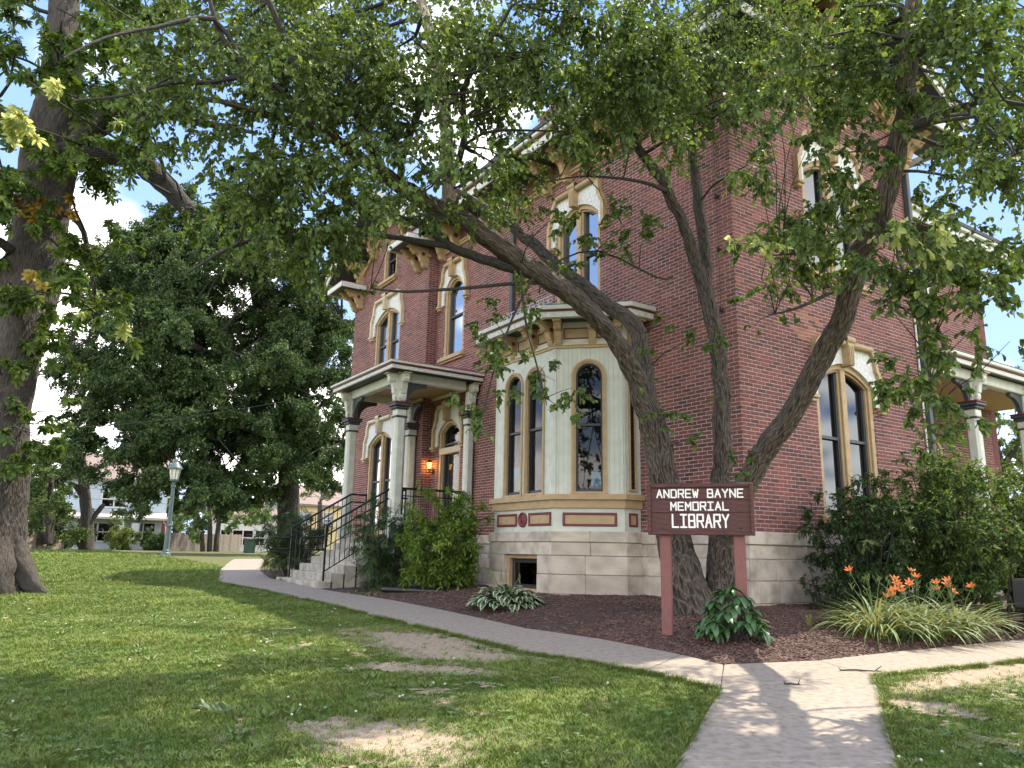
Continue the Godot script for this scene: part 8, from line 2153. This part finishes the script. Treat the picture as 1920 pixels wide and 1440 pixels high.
func tree_hedgerow() -> void:
	var t := thing("hedgerow_tree", "green trees massed along the street behind the old chestnut trunk", "tree", Vector3(-79.8, 0.8, 11.4))
	limb(t, "trunk", M.bark_grey, [-79.79, 0.35, 11.34, .400, -79.79, 3.49, 11.78, .300, -79.78, 6.42, 12.19, .150], 0.06)
	limb(t, "trunk", M.bark_grey, [-81.54, 0.24, 16.89, .400, -81.50, 3.31, 17.35, .300, -81.47, 6.66, 17.66, .150], 0.06)
	limb(t, "trunk", M.bark_grey, [-81.78, 0.41, 7.98, .300, -81.79, 3.70, 8.42, .250, -81.80, 6.26, 8.67, .100], 0.06)
	var leafy := [[-79.0, 1.0, 13.4, 1.85], [-80.8, 4.1, 14.0, 2.41], [-74.2, 2.2, 19.7, 2.34], [-82.5, 9.2, 10.9, 2.44], [-82.1, 7.8, 18.7, 1.99], [-82.4, 2.3, 14.4, 1.90], [-75.0, 7.6, 18.0, 1.77], [-78.2, 7.8, 20.3, 2.64], [-77.3, 5.3, 11.3, 2.13], [-84.7, 7.8, 8.5, 2.80], [-82.9, 8.6, 10.0, 2.78], [-87.1, 4.5, 14.2, 2.30], [-81.2, 1.3, 7.1, 1.84], [-84.3, 7.7, 12.6, 2.72], [-85.5, 6.2, 21.4, 2.54], [-82.0, 7.1, 7.6, 2.59], [-74.0, 6.2, 16.9, 1.67], [-78.1, 7.4, 16.5, 1.85], [-86.8, 7.1, 21.4, 2.10], [-87.0, 3.9, 16.6, 2.41], [-84.1, 1.5, 9.7, 2.69], [-78.4, 6.3, 9.5, 2.26], [-77.1, 6.8, 8.8, 2.61], [-76.5, 2.6, 16.9, 2.18], [-80.4, 1.6, 20.0, 1.91], [-76.1, 4.9, 10.0, 2.07], [-79.3, 4.2, 8.3, 2.34], [-78.8, 5.7, 12.1, 1.83], [-83.0, 2.0, 10.8, 2.28], [-77.3, 3.7, 8.3, 2.60], [-82.1, 3.0, 9.1, 2.31], [-85.6, 8.6, 21.1, 1.83], [-85.8, 4.0, 17.0, 2.27], [-76.8, 5.7, 11.6, 2.24], [-81.3, 8.0, 8.7, 2.65], [-82.8, 0.8, 19.9, 1.95], [-85.8, 7.7, 19.6, 2.66], [-76.0, 3.4, 9.0, 2.23], [-74.1, 6.1, 7.7, 2.17], [-79.2, 4.3, 17.7, 2.15], [-78.5, 8.2, 17.3, 2.30], [-83.5, 5.5, 21.2, 2.47], [-81.9, 7.8, 17.0, 2.37], [-81.0, 1.0, 14.9, 2.08], [-75.6, 6.8, 21.5, 1.80], [-81.4, 7.5, 20.4, 2.68], [-85.8, 4.4, 15.6, 2.10], [-73.8, 5.1, 11.5, 1.58], [-79.4, 2.6, 21.3, 1.71], [-86.8, 6.1, 15.4, 2.13], [-87.1, 3.1, 7.6, 2.40], [-75.8, 6.7, 12.3, 1.73], [-76.1, 5.0, 20.4, 2.21], [-85.4, 5.9, 21.9, 2.29], [-85.3, 2.4, 8.7, 2.06], [-76.7, 3.7, 17.9, 2.15], [-77.0, 6.4, 14.6, 2.41], [-79.9, 7.4, 11.2, 1.68], [-80.9, 3.9, 9.1, 1.95], [-75.9, 3.2, 17.0, 1.88], [-78.2, 8.8, 7.9, 1.78], [-75.7, 4.0, 17.1, 2.08], [-76.2, 3.1, 9.9, 1.78], [-83.2, 4.4, 21.0, 2.43], [-80.0, 1.7, 18.4, 2.61], [-74.1, 6.4, 20.1, 2.27], [-75.8, 2.9, 12.9, 1.61], [-84.5, 5.2, 19.4, 2.69], [-76.2, 8.1, 17.0, 2.14], [-79.0, 1.2, 17.6, 1.95]]
	foliage(t, leafy, M.lf_clump, 0.9, 3.2, [Color(0.09, 0.15, 0.045), Color(0.12, 0.18, 0.05), Color(0.06, 0.11, 0.035)], M.leaf_dull, 0.3, 0, M.bark_dark)
func tree_yard() -> void:
	var t := thing("yard_tree", "sunlit light green tree seen past the side porch", "tree", Vector3(-3.9, 2.8, -17.5))
	limb(t, "trunk", M.bark_dark, [-4.05, 1.62, -17.42, .220, -3.92, 3.35, -17.48, .170, -3.92, 4.23, -17.48, .120, -4.14, 5.14, -17.38, .050], 0.06)
	limb(t, "limb", M.bark_dark, [-3.89, 3.69, -17.50, .120, -3.53, 4.29, -17.65, .090, -3.08, 4.79, -17.84, .050], 0.06)
	var leafy := [[-3.5, 3.5, -18.9, 0.56], [-2.7, 4.9, -17.3, 0.54], [-4.3, 4.1, -19.1, 0.87], [-3.6, 3.3, -17.7, 0.81], [-4.0, 4.4, -19.1, 0.59], [-4.1, 4.7, -21.0, 0.78], [-3.9, 4.1, -19.8, 0.85], [-2.5, 3.2, -15.4, 0.75], [-2.8, 5.1, -19.6, 0.83], [-2.1, 4.3, -16.3, 0.58], [-5.2, 5.5, -19.9, 0.63], [-3.3, 3.6, -17.8, 0.83], [-4.3, 3.6, -18.0, 0.57], [-3.1, 5.2, -19.5, 0.64], [-4.6, 3.7, -18.2, 0.78], [-3.0, 5.0, -18.7, 0.80], [-2.6, 3.4, -15.1, 0.61], [-2.3, 4.9, -16.6, 0.66], [-4.1, 4.6, -19.0, 0.77], [-2.6, 4.5, -15.3, 0.70], [-2.1, 3.5, -15.2, 0.65], [-4.8, 4.2, -18.7, 0.80], [-3.7, 4.2, -21.6, 0.74], [-2.7, 4.7, -15.0, 0.58], [-3.7, 4.3, -19.0, 0.61], [-4.4, 4.2, -20.1, 0.83], [-3.5, 3.3, -19.1, 0.71], [-3.7, 2.8, -16.9, 0.65], [-4.9, 3.1, -19.1, 0.67], [-3.6, 2.3, -20.8, 0.83], [-4.0, 2.6, -19.2, 0.56], [-2.2, 2.7, -16.5, 0.65], [-2.3, 2.7, -17.2, 0.63], [-3.0, 2.0, -18.5, 0.65], [-4.7, 2.5, -19.6, 0.74], [-3.6, 2.5, -15.6, 0.73]]
	foliage(t, leafy, M.lf_clump, 0.42, 9.0, [Color(0.10, 0.17, 0.04), Color(0.14, 0.21, 0.05), Color(0.08, 0.13, 0.035)], M.leaf_dull, 0.3, 0, M.bark_dark)
func tree_poplar() -> void:
	var t := thing("poplar_tree", "pale treetop rising behind the side porch roof", "tree", Vector3(-14.1, 12.9, -45.7))
	limb(t, "trunk", M.bark_grey, [-14.91, 3.19, -45.41, .400, -14.22, 10.78, -45.69, .200], 0.06)
	var leafy := [[-12.8, 11.5, -44.5, 1.07], [-13.5, 12.9, -49.1, 1.32], [-15.0, 13.6, -46.5, 1.34], [-15.4, 10.2, -46.0, 1.40], [-16.1, 10.3, -49.2, 1.22], [-14.1, 9.8, -46.6, 1.31], [-13.9, 12.2, -49.8, 1.26], [-13.1, 13.1, -48.4, 1.48], [-15.4, 13.1, -48.1, 1.12], [-16.5, 10.7, -49.0, 1.49]]
	foliage(t, leafy, M.lf_clump, 0.6, 5.0, [Color(0.12, 0.18, 0.05), Color(0.16, 0.22, 0.06)], M.leaf_dull, 0.3, 0, M.bark_dark)
func tree_ash() -> void:
	var t := thing("ash_tree", "yellow-green tree glimpsed between the oak trunk and the porch", "tree", Vector3(-71.7, 4.6, -19.0))
	limb(t, "trunk", M.bark_grey, [-71.63, 0.69, -19.23, .400, -71.75, 5.68, -18.91, .200], 0.06)
	var leafy := [[-68.5, 6.4, -16.4, 0.99], [-75.7, 9.2, -22.2, 1.43], [-73.0, 8.0, -19.5, 1.46], [-66.7, 6.8, -19.4, 1.15], [-72.8, 7.1, -21.4, 1.08], [-68.1, 7.5, -16.9, 1.02], [-75.0, 7.3, -20.3, 1.40]]
	foliage(t, leafy, M.lf_clump, 0.9, 2.0, [Color(0.18, 0.18, 0.05), Color(0.12, 0.16, 0.05)], M.leaf_dull, 0.3, 0, M.bark_dark)
func trees() -> void:
	tree_birch()
	tree_chestnut()
	tree_oak()
	tree_small()
	tree_maple()
	tree_crape()
	tree_linden()
	tree_hedgerow()
	tree_yard()
	tree_poplar()
	tree_ash()
